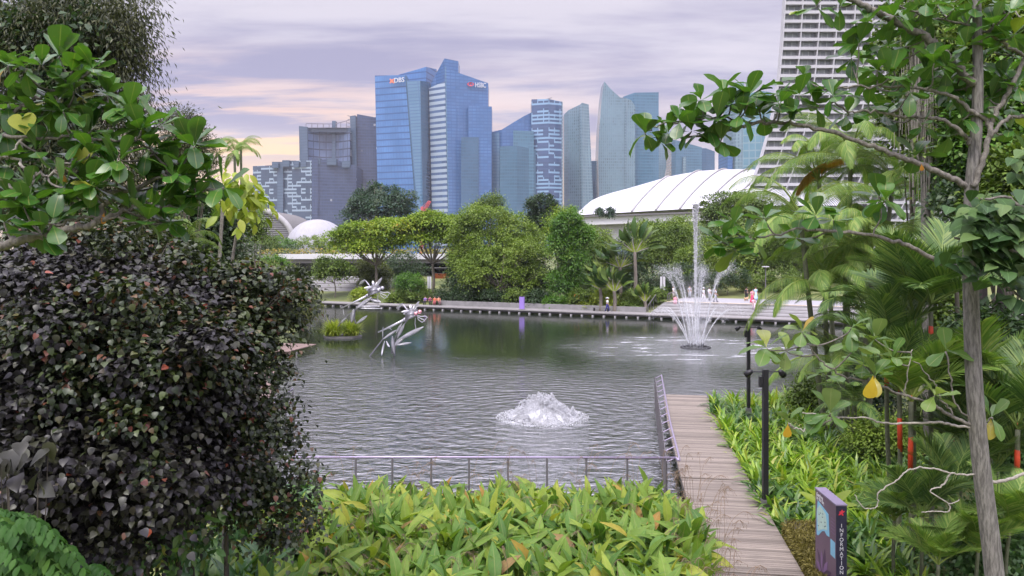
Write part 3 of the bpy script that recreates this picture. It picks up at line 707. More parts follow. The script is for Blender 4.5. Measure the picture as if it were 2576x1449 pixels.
b1 = building('long dark grey apartment slab with staggered white balconies, leftmost of the skyline', 'apartment_block', 'apartment block', 740, 1000)
walls([(636, 1000, 418), (697, 990, 415)], STAG, 'balcony_wall', b1, thick=60)
walls([(697, 988, 407), (712, 986, 407)], GREYW, 'stair_core', b1, thick=60)
walls([(712, 990, 404), (784, 984, 404)], STAG, 'balcony_wall', b1, thick=60)
walls([(784, 980, 398), (800, 982, 398), (800.2, 985, 402), (840, 990, 400), (896, 1000, 418)], DARKB, 'dark_wing', b1, thick=60)
for a_, b_, y_ in ((684, 700, 407), (710, 728, 403), (738, 752, 405), (756, 770, 404), (789, 806, 398), (822, 846, 399), (860, 880, 405)):
    walls([(a_, 984, y_), (b_, 984, y_)], GREYW, 'roof_box', b1, thick=8, yb=y_ + 16)
b2 = building('curved banded residential tower with open steel roof frame and mast', 'apartment_tower', 'apartment tower', 820, 1050)
walls([(752, 1035, 317, 756), (773, 1030, 319, 777)], GREYW, 'side_wall', b2, thick=60)
ch = [(773 + i * 13.4, 1032 + 16 * math.sin(math.pi * i / 8), 330) for i in range(9)]
walls(ch, CURVE, 'curved_front', b2, thick=60)
walls([(c_[0], c_[1] - .5, 321) for c_ in ch], GREYW, 'roof_band', b2, thick=4, yb=331)
mb = MB()
for i in range(9):
    px = 770 + i * 14.5; mb.tube([Q(px, 324, 1045), Q(px, 311 - (i > 5) * (i - 5) * 3, 1045)], .5, 4)
mb.tube([Q(770, 311, 1045), Q(843, 312, 1045), Q(886, 300, 1045)], .6, 4); mb.build('roof_frame', M['grey_metal'], b2)
walls([(835, 1044, 304), (844, 1044, 304)], GREYW, 'lift_tower', b2, thick=10)
b3 = building('dark residential tower behind the curved tower, beside the tall blue slab', 'apartment_tower', 'apartment tower', 915, 1060)
walls([(880, 1040, 292, 890), (894, 1036, 290, 900)], GREYW, 'side_wall', b3, thick=50)
walls([(898, 1045, 287, 902), (950, 1050, 296, 950)], DARKB, 'balcony_wall', b3, thick=50)
mb = MB()
for i in range(6): mb.tube([Q(874, 291 + i * 9, 1040), Q(884, 293 + i * 9, 1040)], .6, 4)
mb.build('roof_fin', M['grey_metal'], b3)

b4 = building('broad blue glass tower with slanted seam and bank lettering, left of the white-banded tower', px=1010, d=1000)
walls([(1003, 1030, 188), (1072, 1012, 168), (1098, 1050, 174)], BLUE, 'back_slab', b4, thick=40)
walls([(943, 1000, 190, 951), (1019, 985, 189, 1046)], BLUE, 'front_wall', b4, thick=24)
walls([(1019, 984, 189, 1046), (1023, 982, 190, 1050)], BLUED, 'seam', b4, thick=20)
walls([(1023, 982, 203, 1050), (1057, 976, 203, 1064)], BLUEL, 'corner_bay', b4, thick=30)
walls([(1057, 976, 203, 1064), (1080, 1005, 206, 1082)], BLUED, 'side_bay', b4, thick=30)
def to_mesh_ob(o_, cu):
    # lettering becomes a plain mesh object
    dg_ = bpy.context.evaluated_depsgraph_get(); me = bpy.data.meshes.new_from_object(o_.evaluated_get(dg_)); me.name = o_.name
    n_ = bpy.data.objects.new(o_.name.split('.')[0], me); COL.objects.link(n_); n_.parent = o_.parent
    n_.location = o_.location.copy(); n_.rotation_euler = o_.rotation_euler.copy(); n_.scale = o_.scale.copy()
    bpy.data.objects.remove(o_); bpy.data.curves.remove(cu); return n_
def letters(txt, p, size, mat, parent, rz=0.0, name='lettering', ext=.25, sx=1.0, align='LEFT'):
    cu = bpy.data.curves.new(name, 'FONT'); cu.body = txt; cu.size = size; cu.extrude = ext; cu.align_x = align; cu.materials.append(mat)
    o_ = bpy.data.objects.new(name, cu); COL.objects.link(o_); o_.parent = parent
    o_.rotation_euler = (math.radians(90), 0, rz); o_.scale = (sx, 1, 1)
    o_.location = Vector(p) - parent.location; return to_mesh_ob(o_, cu)
p = Q(991, 208, 986); letters('DBS', p, 8.6, M['text_white'], b4, math.atan2(-15, 40), ext=.5)
mb = MB(); p = Q(986, 204, 986.5)
for k in range(4):
    a_ = math.pi / 4 + k * math.pi / 2; mb.lens(p, p + Vector((math.cos(a_) * 4.2, -.3, math.sin(a_) * 4.2)), 2.4, .6, up=Vector((0, 1, 0)))
mb.build('emblem', M['orange'], b4)
b5 = building('tall blue glass tower with a white-banded flank, pointed top and bank lettering', px=1150, d=1000)
walls([(1083, 1020, 215, 1086), (1096, 1016, 187, 1098), (1118, 1000, 147, 1122), (1153, 1010, 154, 1153)], BLUE2, 'peak', b5, thick=30)
walls([(1079, 1000, 222, 1087), (1119, 985, 204, 1126)], WBAND, 'banded_flank', b5, thick=20)
walls([(1119, 984, 168, 1127), (1153, 990, 183), (1228, 1000, 209)], BLUE2, 'main_wall', b5, thick=40)
walls([(1119, 983.6, 168, 1127), (1122, 983.6, 168, 1130)], BLUEL, 'corner_strip', b5, thick=2)
walls([(1178, 985, 266), (1237, 988, 268)], BLUE2, 'lower_slab', b5, thick=30)
walls([(1160, 982, 345), (1204, 984, 345)], BLUED, 'recessed_bay', b5, thick=4)
p = Q(1195, 219, 992.5); letters('HSBC', p, 8.8, M['text_white'], b5, math.atan2(10, 39) * .9, ext=.5, sx=.68)
mb = MB(); p = Q(1184, 212, 991.5); r_ = 2.4
mb.add([p + Vector((x * r_, 0, z * r_)) for x, z in ((-1, 1), (-1, -1), (0, 0), (1, 1), (1, -1), (-2, 0), (2, 0))], [(0, 2, 3), (1, 4, 2), (0, 1, 5), (3, 6, 4)])
em = mb.build('emblem', M['red_mark'], b5)
em.modifiers.new('t', 'SOLIDIFY').thickness = .8
b6 = building('mid-height teal glass block with sloping roofline and screens on its face', px=1290, d=1000)
walls([(1238, 1010, 332), (1262, 1004, 326), (1318, 1000, 292), (1337, 1004, 283)], BLUE2, 'back_wall', b6, thick=30)
walls([(1257, 985, 368), (1300, 982, 367), (1348, 995, 376)], TEALD, 'front_wall', b6, thick=18)
walls([(1291, 984.5, 328), (1343, 992, 330)], TEAL, 'screen_band', b6, thick=6)
walls([(1238, 1004, 334), (1256, 1002, 332)], BLUEL, 'corner_bay', b6, thick=8)
for k in range(5):
    walls([(1292 + k * 10, 980 + k, 330), (1299 + k * 10, 980.5 + k, 330)], SAILL, 'screen', b6, thick=.5) if False else None
b7 = building('slim tower with checkered light and dark panels and a small roof crane', px=1376, d=1000)
walls([(1337, 1000, 250), (1380, 992, 249)], CHECK, 'checkered_wall', b7, thick=40)
walls([(1380, 992, 249), (1415, 1000, 256)], CHECK, 'checkered_wall', b7, thick=40)
walls([(1339, 990.5, 259), (1381, 990, 258)], BLUEL, 'crown_band', b7, thick=3) if False else None
walls([(1413, 990, 256), (1415.5, 990, 256)], SAILL, 'edge_strip', b7, thick=4)
mb = MB(); mb.tube([Q(1366, 252, 1010), Q(1388, 246, 1010)], .6, 4); mb.tube([Q(1374, 258, 1010), Q(1376, 249, 1010)], .6, 4); mb.build('roof_crane', M['grey_metal'], b7)
b8 = building('pale teal tower with a sloped roof and a tapering right half', px=1455, d=1080)
walls([(1419, 1080, 288), (1430, 1072, 277), (1457, 1066, 264), (1462, 1066, 262, 1462)], SAIL, 'sloped_wall', b8, thick=30)
walls([(1458, 1060, 265, 1461), (1464, 1058, 258, 1466), (1481, 1064, 263, 1494)], SAILL, 'tapered_wall', b8, thick=30)
b9 = building('low blue block in the gap between the two pale towers', px=1498, d=1150)
walls([(1486, 1150, 405), (1506, 1150, 404)], BLUED, 'front_wall', b9, thick=30)
b10 = building('sail-shaped pale glass tower with a sharp pointed top', px=1550, d=1100)
mbp = [(1521, 205), (1530, 218), (1545, 233), (1560, 245), (1575, 247), (1590, 252), (1600, 268)]
# silhouette with a bowed left edge, extruded in depth
def profile_wall(pts, d0, thick, mat, name, parent):
    n = len(pts); fr = [Q(x, y, d0) for x, y in pts]; V = fr + [p_ + Vector((0, thick, 0)) for p_ in fr]
    Fc = [tuple(range(n)), tuple(range(2 * n - 1, n - 1, -1))] + [(i, i + n, (i + 1) % n + n, (i + 1) % n) for i in range(n)]
    me = bpy.data.meshes.new(name); me.from_pydata([tuple(v) for v in V], [], Fc); ul = me.uv_layers.new(name='UVMap')
    for l in me.loops: v = V[l.vertex_index]; ul.data[l.index].uv = (v.x + v.y * .8, v.z)
    return put(name, me, mat, parent)
profile_wall([(1520, 205), (1514, 250), (1508, 320), (1505, 400), (1506, 470), (1509, 645), (1598, 645), (1598, 268), (1588, 252), (1575, 247), (1560, 245), (1545, 232), (1530, 217)], 1100, 40, SAIL, 'curved_wall', b10)
profile_wall([(1575, 247), (1572, 300), (1570, 645), (1573.5, 645), (1574.5, 300), (1578, 248)], 1098, 2, SAILL, 'white_seam', b10)
b11 = building('flat-topped teal tower just right of the sail-shaped tower', px=1625, d=1100)
walls([(1568, 1125, 243), (1597, 1112, 233), (1657, 1118, 232)], TEAL, 'front_wall', b11, thick=40)
b12 = building('pale distant tower with diagonal bracing, left of the teal block behind the branch', px=1675, d=1300)
walls([(1655, 1300, 330), (1692, 1300, 330)], SAIL, 'front_wall', b12, thick=40)
mb = MB(); mb.tube([Q(1672, 460, 1295), Q(1688, 380, 1295)], 3, 4); mb.build('brace', M['concrete_pale'], b12)
b13 = building('teal glass block with a pale strip under the leafy branch tip', px=1730, d=1200)
walls([(1689, 1200, 352), (1700, 1192, 352), (1766, 1200, 371)], TEAL, 'front_wall', b13, thick=40)
walls([(1718, 1190, 395), (1726, 1191, 395)], SAILL, 'pale_strip', b13, thick=3)
b14 = building('small grey-blue tower with a stepped top beside the gap of sky', px=1780, d=1250)
walls([(1764, 1250, 373), (1776, 1248, 373), (1798, 1250, 381)], BLUED, 'front_wall', b14, thick=40)
b15 = building('tall pale tower with a light grid, partly hidden by branches beside the terraced hotel', px=1890, d=900)
walls([(1843, 905, 212), (1850, 900, 207), (1872, 898, 205)], SAILL, 'pale_wall', b15, thick=40)
walls([(1868, 897, 240), (1912, 892, 228), (1940, 900, 232)], FRLIGHT, 'grid_wall', b15, thick=40)
walls([(1830, 903, 376), (1843, 900, 376)], BLUE2, 'side_block', b15, thick=40)

# tower crane among the trees
cr = thing('crane', 'red crane jib rising behind the trees below the white-banded tower', 'crane', G(1070, 420, 2))
mb = MB(); a, b_ = Q(1058, 540, 420), Q(1078, 505, 420)
for o_ in (Vector((0, 0, 0)), Vector((1.3, 0, -.5)), Vector((.6, 1.2, 0))): mb.tube([a + o_, b_ + o_], .22, 5)
for i in range(9):
    q_ = a.lerp(b_, i / 8); q2 = a.lerp(b_, min(1, (i + 1) / 8)); mb.tube([q_, q2 + Vector((1.3, 0, -.5))], .14, 4)
mb.build('jib', M['crane_red'], cr)
mb = MB(); mb.tube([G(1060, 420, 1), Q(1062, 520, 420)], .9, 6); mb.tube([Q(1062, 520, 420), Q(1078, 505, 420), Q(1070, 530, 421)], .15, 4); mb.build('mast', M['crane_red'], cr)

# arched louvred hall and pale dome, left ------------------------------
ah = thing('arched_hall', 'hall with a round arched rim and horizontal white louvres', 'hall', G(640, 340, 0))
ac, ar = Q(628, 610, 340), 112 * 340 / F * .98; arz = 86 * 340 / F
n = 26; ap = [(ac.x + math.cos(th) * ar, 340 + 0, ac.z + math.sin(th) * arz) for th in np.linspace(0, math.pi, n)]
mb = MB(); V = [(x, 341.5, z) for x, y, z in ap] + [(x, 390, z) for x, y, z in ap]
mb.add(V, [tuple(range(n))] + [(i, i + n, i + 1 + n, i + 1) for i in range(n - 1)]); mb.build('vault', M['conc_dark'], ah)
mb = MB(); mb.tube([(x, 340, z) for x, y, z in ap], 1.3, 8); mb.build('arch_rim', M['concrete_pale'], ah, True)
for k in range(18):
    z = ac.z + arz * (k + .5) / 18.5; hw = ar * math.sqrt(max(0, 1 - ((k + .5) / 18.5) ** 2)) - .8
    if hw > 1: mb = MB(); mb.box((ac.x, 340.3, z), (2 * hw, .9, .42)); mb.build('louvre', M['louvre_grey'], ah)
mb = MB(); mb.box((ac.x, 345, ac.z - 4), (2 * ar, 10, 8.2)); mb.build('base', M['concrete'], ah)
dm = thing('dome', 'shallow white fabric dome right of the arched hall', 'dome', G(795, 320, 0))
mb = MB(); c0 = Q(800, 625, 320); mb.ell(c0, (74 * 320 / F, 20, 73 * 320 / F), 40, 24); mb.build('shell', solid('dome_fabric', (.30, .30, .32), .6, var=.12, scale=.25), dm, True)
mb = MB()
for k in range(1, 12):
    th0 = math.pi * k / 12; mb.tube([(c0.x + 74 * 320 / F * math.cos(th0) * math.sin(a_), c0.y - 20 * abs(math.sin(th0)) * math.sin(a_), c0.z + 73 * 320 / F * math.cos(a_)) for a_ in np.linspace(.02, 1.5, 12)], .05, 4)
mb.build('seam', M['concrete_pale'], dm)

# great white ribbed roof, right -----------------------------------------
rf = thing('exhibition_hall', 'huge white shell roof with curved ribs over a pale glazed wall', 'hall', G(1700, 270, 0))
rx = [1455, 1468, 1482, 1500, 1540, 1590, 1650, 1710, 1780, 1840, 1895, 1960, 2040, 2140, 2260]
ry = [541, 527, 514, 503, 490, 478, 462, 446, 434, 430, 430, 433, 442, 458, 480]
def ridge(s_): x = 1455 + s_ * 805; return x, float(np.interp(x, rx, ry))
def eave(s_): x = 1455 + s_ * 670; return x, 541 - 24 * min(1, s_ * 1.6)
def roofpt(s_, t_):
    ex, ey = eave(s_); a = Q(ex, ey, 255); s2 = s_ * .86 + .14 * min(1, s_ * 4)
    x, y = ridge(s2 if s_ > 0 else 0); b_ = Q(x, y, 330)
    p_ = a.lerp(b_, t_); p_.z = a.z + (b_.z - a.z) * (math.sin(t_ * math.pi / 2) ** .9) ; return p_
NS, NT = 60, 14; V = [roofpt(i / NS, j / NT) for i in range(NS + 1) for j in range(NT + 1)]
V += [Vector((v.x * 1.05, 330 + (330 - v.y) * .8 + 2, v.z)) for v in V[:]]
mb = MB(); k = NT + 1; b0 = (NS + 1) * k
mb.add(V, [(i * k + j, (i + 1) * k + j, (i + 1) * k + j + 1, i * k + j + 1) for i in range(NS) for j in range(NT)] + [(b0 + i * k + j, b0 + i * k + j + 1, b0 + (i + 1) * k + j + 1, b0 + (i + 1) * k + j) for i in range(NS) for j in range(NT)])
mb.build('roof_shell', M['white_roof'], rf, True)
for s_ in (.20, .29, .38, .47, .56, .66, .78):
    mb = MB()
    mb.tube([roofpt(s_ + .02 * math.sin(t_ * 3), t_) + Vector((0, 0, .25)) for t_ in np.linspace(0, 1, 16)], .34, 6); mb.build('rib', M['concrete_pale'], rf, True)
def eave_box(x0, x1, dy0, dy1, y_, th, mat, name):
    a, b_ = Q(x0, 541 - 24 * min(1, (x0 - 1455) / 670 * 1.6) + dy0, y_), Q(x1, 541 - 24 * min(1, (x1 - 1455) / 670 * 1.6) + dy0, y_)
    h = (dy1 - dy0) * y_ / F
    mb = MB(); V = [a, b_, b_ + Vector((0, th, 0)), a + Vector((0, th, 0))]; V += [v - Vector((0, 0, h)) for v in V]
    mb.add(V, [(0, 1, 2, 3), (7, 6, 5, 4), (0, 4, 5, 1), (1, 5, 6, 2), (2, 6, 7, 3), (3, 7, 4, 0)]); return mb.build(name, mat, rf)
eave_box(1458, 2125, 2, 6, 249, 8, M['grey_metal'], 'gutter'); eave_box(1462, 2125, 6.1, 26, 250, 8, M['white_paint'], 'fascia')
eave_box(1475, 2125, 26.1, 75, 252, 6, M['concrete_pale'], 'wall')
for i in range(9): eave_box(1608 + i * 42, 1640 + i * 42, 29, 48, 251.6, .38, M['teal_glass'] if i % 2 else M['dark_glass'], 'window')

# terraced hotel, right ---------------------------------------------------
ht = thing('hotel', 'tall white hotel with stepped balcony floors and a flaring left edge', 'hotel', G(2150, 280, 0))
HXY = [(-80, 1981), (0, 1976), (100, 1970), (190, 1962), (300, 1944), (400, 1916), (490, 1884), (560, 1855), (620, 1830)]
def hxl(y_): return float(np.interp(y_, [a for a, b_ in HXY], [b_ for a, b_ in HXY]))
FL = 3.25; HD = 272.0; NB = 15
nfl = 29
for k in range(nfl):
    z = 9 + k * FL; yk = HY - (z - CZ) * F / HD; x0 = (hxl(yk) - CX) * HD / F; dep = HD + max(0, 0) ; x1 = x0 + NB * 6.3
    mb = MB(); mb.prism([(x0, dep), (x1, dep), (x1, dep + 2.4), (x0, dep + 2.4)], z - .22, z); mb.prism([(x0, dep - .12), (x1, dep - .12), (x1, dep + .06), (x0, dep + .06)], z - .38, z + .72)
    mb.build('balcony', M.get('hotel_white') or M.setdefault('hotel_white', solid('hotel_white', (.40, .40, .41), .7, var=.08, scale=.3)), ht)
    mb = MB(); mb.box(((x0 + x1) / 2 + .4, dep + 2.9, z + 1.5), (x1 - x0 - .8, .5, FL - .3)); 
    g_ = mb.build('glazed_wall', M['hotel_glass'] if 'hotel_glass' in M else M.setdefault('hotel_glass', facade('hotel_glass', (.34, .35, .36), (.5, .5, .5), 3.25, .10, 2.1, .18, (.55, .55, .54), var=.5)), ht)
    ul = g_.data.uv_layers.new(name='UVMap')
    for l in g_.data.loops: v = g_.data.vertices[l.vertex_index].co; ul.data[l.index].uv = (v.x - x0, v.z - 9)
    mb = MB(); mb.tube([(x0 + .2, dep + .02, z + 1.05), (x1, dep + .02, z + 1.05)], .035, 4); mb.build('handrail', M['grey_metal'], ht) if k % 1 == 0 and k < 24 else None
for j in range(NB + 1):
    mb = MB(); V = []
    for k in range(nfl + 1):
        z = 9 + (k - .1) * FL; yk = HY - (z - CZ) * F / HD; x0 = (hxl(yk) - CX) * HD / F + j * 6.3
        V += [(x0 - .17, HD - .2, z), (x0 + .17, HD - .2, z), (x0 + .17, HD + 2.7, z), (x0 - .17, HD + 2.7, z)]
    Fc = [(k * 4 + q_, k * 4 + (q_ + 1) % 4, k * 4 + 4 + (q_ + 1) % 4, k * 4 + 4 + q_) for k in range(nfl) for q_ in range(4)]
    mb.add(V, Fc); mb.build('dividing_fin', M['hotel_white'], ht)
mb = MB(); V = []
for k in range(nfl + 1):
    z = 9 + (k - 1) * FL; yk = HY - (z - CZ) * F / HD; x0 = (hxl(yk) - CX) * HD / F
    V += [(x0 + .1, HD + 3.3, z), (x0 + NB * 6.3, HD + 3.3, z), (x0 + NB * 6.3, HD + 18, z), (x0 + 7.5, HD + 18, z)]
mb.add(V, [(k * 4 + q_, k * 4 + (q_ + 1) % 4, k * 4 + 4 + (q_ + 1) % 4, k * 4 + 4 + q_) for k in range(nfl) for q_ in range(4)] + [(nfl * 4, nfl * 4 + 1, nfl * 4 + 2, nfl * 4 + 3)]); mb.build('core', M['concrete_pale'], ht)
mb = MB(); x0 = (1870 - CX) * HD / F; mb.box((x0 + 52, HD + 8, 4.5), (100, 16, 8.0)); mb.build('podium', M['concrete_pale'], ht)

# ------------------------------------------------------------------ trees on the far side
def far_tree(name, label, cat, base_px, d, blobs, mat, n, size=.30, trunk_r=.3, limbs=True, clump=.9, nclump=70, T=RHOMB, group=None, shell=.5, bz=None, flat=.5, droop=0.0, barkm='bark_far', upw=1.3, tpos=None):
    x = (base_px - CX) * d / F; z0 = gz(x, d) if bz is None else bz
    o_ = thing(name, label, cat, (x, d, z0), group)
    bl = []
    for b_ in blobs:
        px, py, rx, ry = b_[:4]; dd_ = b_[4] if len(b_) > 4 else d; c = Q(px, py, dd_); r = rx * dd_ / F
        bl.append(((c.x, c.y, c.z), (r, r * .8, ry * dd_ / F)))
    leaf_cloud('crown', bl, int(n * 1.9), size * 1.12, T, M[mat], o_, clump, int(nclump * 1.15), shell * .8, upw=upw, zmin=z0 + .02, flat=flat, droop=droop, patch=.55, jit=.22)
    if trunk_r:
        base = Vector((x, d, z0 - .3)); zt = min(b_[0][2] - b_[1][2] * .2 for b_ in bl); fork = Vector((x, d, z0 + (zt - z0) * .55))
        mb = MB(); mb.tube(spline([base, base.lerp(fork, .5) + Vector((random.uniform(-.2, .2), 0, 0)), fork]), list(np.linspace(trunk_r, trunk_r * .75, 13)), 8)
        if limbs:
            for c, r in bl:
                for q_ in range(3):
                    e = Vector(c) + Vector((random.uniform(-.7, .7) * r[0], random.uniform(-.6, .6) * r[1], random.uniform(-.1, .5) * r[2]))
                    m_ = fork.lerp(e, .5) + Vector((0, 0, -.10 * (e - fork).length * (1 if e.z > fork.z else 0)))
                    pts = spline([fork, m_, e]); mb.tube(pts, list(np.linspace(trunk_r * .5, trunk_r * .08, len(pts))), 5)
        mb.build('trunk', M[barkm], o_, True)
    return o_
FT = far_tree
# flat-topped pair
FT('rain_tree', 'yellow-green flat-topped tree with a bare trunk, left of the pair', 'tree', 946, 122,
   [(860, 590, 45, 14), (920, 572, 60, 16), (980, 560, 45, 14), (900, 612, 60, 12), (960, 602, 55, 14), (1000, 585, 35, 14)], 'far_lime', 12000, .34, .28, clump=.85, nclump=120, flat=.22)
FT('rain_tree', 'yellow-green flat-topped tree with dark forking limbs, right of the pair', 'tree', 1088, 118,
   [(1035, 560, 50, 14), (1085, 545, 60, 15), (1130, 552, 45, 16), (1060, 590, 50, 12), (1118, 582, 50, 14), (1150, 600, 30, 14)], 'far_lime', 12000, .34, .26, clump=.85, nclump=120, flat=.22)
FT('conifer', 'tall dark blue-green tree behind the flat-topped trees, in front of the blue slab', 'tree', 945, 190,
   [(945, 478, 42, 26), (912, 510, 40, 26), (960, 515, 60, 30), (1010, 490, 34, 22), (1005, 520, 40, 24), (890, 540, 30, 20)], 'far_blue', 9000, .50, .5, clump=1.0, nclump=110, flat=.35)
FT('broad_tree', 'large airy light green tree in the middle of the far shore', 'tree', 1235, 112,
   [(1220, 545, 75, 32), (1290, 570, 60, 35), (1175, 585, 40, 35), (1255, 610, 110, 36), (1340, 620, 50, 36), (1200, 650, 70, 32), (1290, 665, 80, 30)], 'far_green', 26000, .28, .35, clump=.75, nclump=260, flat=.4)
FT('broad_tree', 'yellower low-hanging tree in front of the large light green one', 'tree', 1258, 106,
   [(1250, 640, 70, 24), (1320, 620, 45, 26), (1240, 690, 80, 30), (1190, 668, 40, 20), (1330, 690, 50, 24)], 'far_green', 10000, .24, .25, clump=.6, nclump=120, flat=.3)
FT('dense_tree', 'small dark dense round tree rising behind the large light green tree', 'tree', 1370, 140,
   [(1368, 515, 38, 30), (1372, 548, 42, 32), (1350, 560, 30, 28)], 'far_dark', 8000, .36, .3, clump=.55, nclump=90)
FT('round_tree', 'dull olive tree top peeking over the large light green tree', 'tree', 1230, 150, [(1232, 505, 30, 18), (1212, 530, 30, 20)], 'far_mid', 3500, .34, .3)
FT('climber_tree', 'bright green creeper-covered tree beside the traveller palms', 'tree', 1425, 103,
   [(1430, 560, 36, 34), (1410, 610, 30, 30), (1440, 650, 38, 32), (1420, 700, 40, 34), (1465, 590, 30, 30), (1455, 715, 34, 25)], 'vivid', 14000, .27, .25, clump=.5, nclump=150)
FT('round_tree', 'green tree with yellowish top at the left edge of the white roof', 'tree', 1405, 120, [(1425, 545, 28, 22), (1400, 565, 30, 22)], 'far_lime', 4500, .28, .22)
for i, (px, py, rx, ry, d, mt, n_, lb) in enumerate([
    (1690, 610, 60, 52, 118, 'far_mid', 11000, 'broad green tree directly behind the tall water jet'),
    (1640, 590, 45, 38, 125, 'far_green', 7000, 'yellow-green tree just right of the traveller palms'),
    (1760, 640, 50, 45, 112, 'far_green', 8000, 'olive tree with hanging sprays right of the water jet'),
    (1830, 585, 60, 50, 125, 'far_mid', 9000, 'spreading tree behind the tip of the lower leafy branch'),
    (1900, 600, 60, 50, 120, 'far_green', 9000, 'yellow-green tree behind the plaza lamp'),
    (1985, 580, 60, 60, 118, 'far_mid', 9000, 'green tree half hidden by the palms beyond the plaza'),
    (2080, 600, 70, 60, 120, 'far_green', 7000, 'green tree behind the palm crowns beyond the lake'),
    (2190, 600, 80, 70, 110, 'far_mid', 8000, 'dark green tree glimpsed through the palm trunks'),
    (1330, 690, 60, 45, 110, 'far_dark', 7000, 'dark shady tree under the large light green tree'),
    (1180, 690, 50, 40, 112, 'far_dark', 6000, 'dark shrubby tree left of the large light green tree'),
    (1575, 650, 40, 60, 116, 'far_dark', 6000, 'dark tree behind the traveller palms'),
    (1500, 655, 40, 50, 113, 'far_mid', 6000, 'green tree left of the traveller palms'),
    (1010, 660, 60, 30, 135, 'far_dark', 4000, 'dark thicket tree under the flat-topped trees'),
    (2310, 640, 90, 90, 100, 'far_dark', 7000, 'dark tree mass behind the red-stemmed palms'), (1490, 588, 42, 24, 128, 'far_green', 4500, 'green tree below the left end of the white roof'), (1625, 574, 48, 26, 130, 'far_mid', 5000, 'rounded tree under the eave of the white roof'), (1715, 570, 52, 28, 128, 'far_green', 5000, 'light tree crossing the glazed wall left of the tall water jet')]):
    FT('broad_tree', lb, 'tree', px, d, [(px, py, rx, ry), (px - rx * .5, py + ry * .6, rx * .7, ry * .6), (px + rx * .5, py + ry * .5, rx * .7, ry * .6), (px, py + ry * 1.1, rx * .9, ry * .6)], mt, n_, .28, .24, clump=.7, nclump=110, flat=.4)
FT('umbrella_tree', 'layered umbrella tree spreading in front of the terraced hotel', 'tree', 1850, 135,
   [(1840, 492, 60, 10), (1880, 505, 60, 10), (1800, 515, 40, 10), (1850, 528, 80, 12), (1910, 530, 50, 12), (1950, 545, 45, 14), (1800, 550, 40, 16)], 'far_mid', 10000, .34, .25, clump=.8, nclump=110, flat=.25)
FT('pine_sapling', 'thin young conifer standing before the white roof, left one', 'tree', 1507, 225, [(1507, 531, 10, 12)], 'far_blue', 500, .45, .1, clump=.4, nclump=20, limbs=False, bz=6)
FT('pine_sapling', 'thin young conifer standing before the white roof, right one', 'tree', 1535, 225, [(1535, 532, 11, 12)], 'far_blue', 500, .45, .1, clump=.4, nclump=20, limbs=False, bz=6)
FT('small_tree', 'slender small tree with a leaning bare trunk beside the amphitheatre steps', 'tree', 842, 118, [(830, 665, 36, 20), (860, 680, 28, 18), (805, 680, 24, 16)], 'far_mid', 4200, .26, .11, clump=.5, nclump=60)
# shrubs behind the pavilion and along the shore
for i, (px, py, rx, ry, d, mt, n_, lb) in enumerate([
    (710, 612, 38, 20, 200, 'vivid', 2500, 'round bright green shrub in front of the pale dome'),
    (790, 608, 50, 16, 200, 'far_green', 2500, 'pale feathery shrub along the foot of the dome'),
    (660, 608, 40, 18, 190, 'far_mid', 2200, 'green shrub at the foot of the arched hall'),
    (930, 690, 52, 38, 128, 'bamboo', 5000, 'yellow-green weeping bush under the pavilion roof'),
    (1150, 640, 30, 24, 140, 'far_green', 2500, 'light shrub in the gap beside the right flat-topped tree')]):
    FT('shrub', lb, 'shrub', px, d, [(px, py, rx, ry), (px + rx * .4, py + ry * .4, rx * .7, ry * .7)], mt, n_, .30, .06, clump=.5, nclump=60, limbs=False)
shr = [(905, 737, 17, 12, 115, 'limeb', 'small clipped lime bush on the lawn left of the dragonflies'), (925, 735, 16, 11, 113.5, 'limeb', 'lime bush tucked behind the farther dragonfly'),
 (1040, 735, 45, 22, 108, 'far_mid', 'rounded green shrub left of the seated group'), (1030, 705, 38, 22, 111, 'vivid', 'taller bright-tipped shrub below the twin banners'),
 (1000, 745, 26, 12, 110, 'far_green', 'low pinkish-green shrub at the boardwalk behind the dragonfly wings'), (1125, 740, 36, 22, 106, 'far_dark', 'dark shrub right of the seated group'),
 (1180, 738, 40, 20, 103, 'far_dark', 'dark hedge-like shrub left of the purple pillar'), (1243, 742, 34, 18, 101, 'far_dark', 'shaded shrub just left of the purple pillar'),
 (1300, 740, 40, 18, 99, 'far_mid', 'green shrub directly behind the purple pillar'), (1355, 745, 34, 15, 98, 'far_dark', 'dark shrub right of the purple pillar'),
 (1400, 757, 30, 13, 96, 'vivid', 'leafy shrub with strap leaves above the planter wall'), (1470, 740, 40, 18, 96, 'far_mid', 'green shrub behind the life ring'),
 (1490, 762, 40, 10, 95, 'limeb', 'pale lime low bush left of the walker in the white hat'), (1545, 764, 36, 10, 93.5, 'limeb', 'yellowish low bush right of the walker in the white hat'),
 (1590, 766, 32, 12, 92.5, 'far_mid', 'clipped green bush at the corner of the broad steps'), (1520, 742, 30, 14, 97, 'limeb', 'bright lime bush at the foot of the traveller palms'),
 (1640, 735, 36, 20, 98, 'far_mid', 'leafy shrub behind the handrail loop'), (1600, 745, 34, 18, 97, 'far_green', 'olive shrub right of the traveller palm trunks'),
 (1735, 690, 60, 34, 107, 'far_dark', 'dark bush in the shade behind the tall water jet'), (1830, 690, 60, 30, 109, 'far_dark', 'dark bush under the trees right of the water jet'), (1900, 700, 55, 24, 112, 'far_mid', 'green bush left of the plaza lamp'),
 (1975, 700, 50, 26, 110, 'far_mid', 'green bush right of the plaza lamp'), (1660, 700, 40, 36, 105, 'far_dark', 'dark bush behind the right twin banners')]
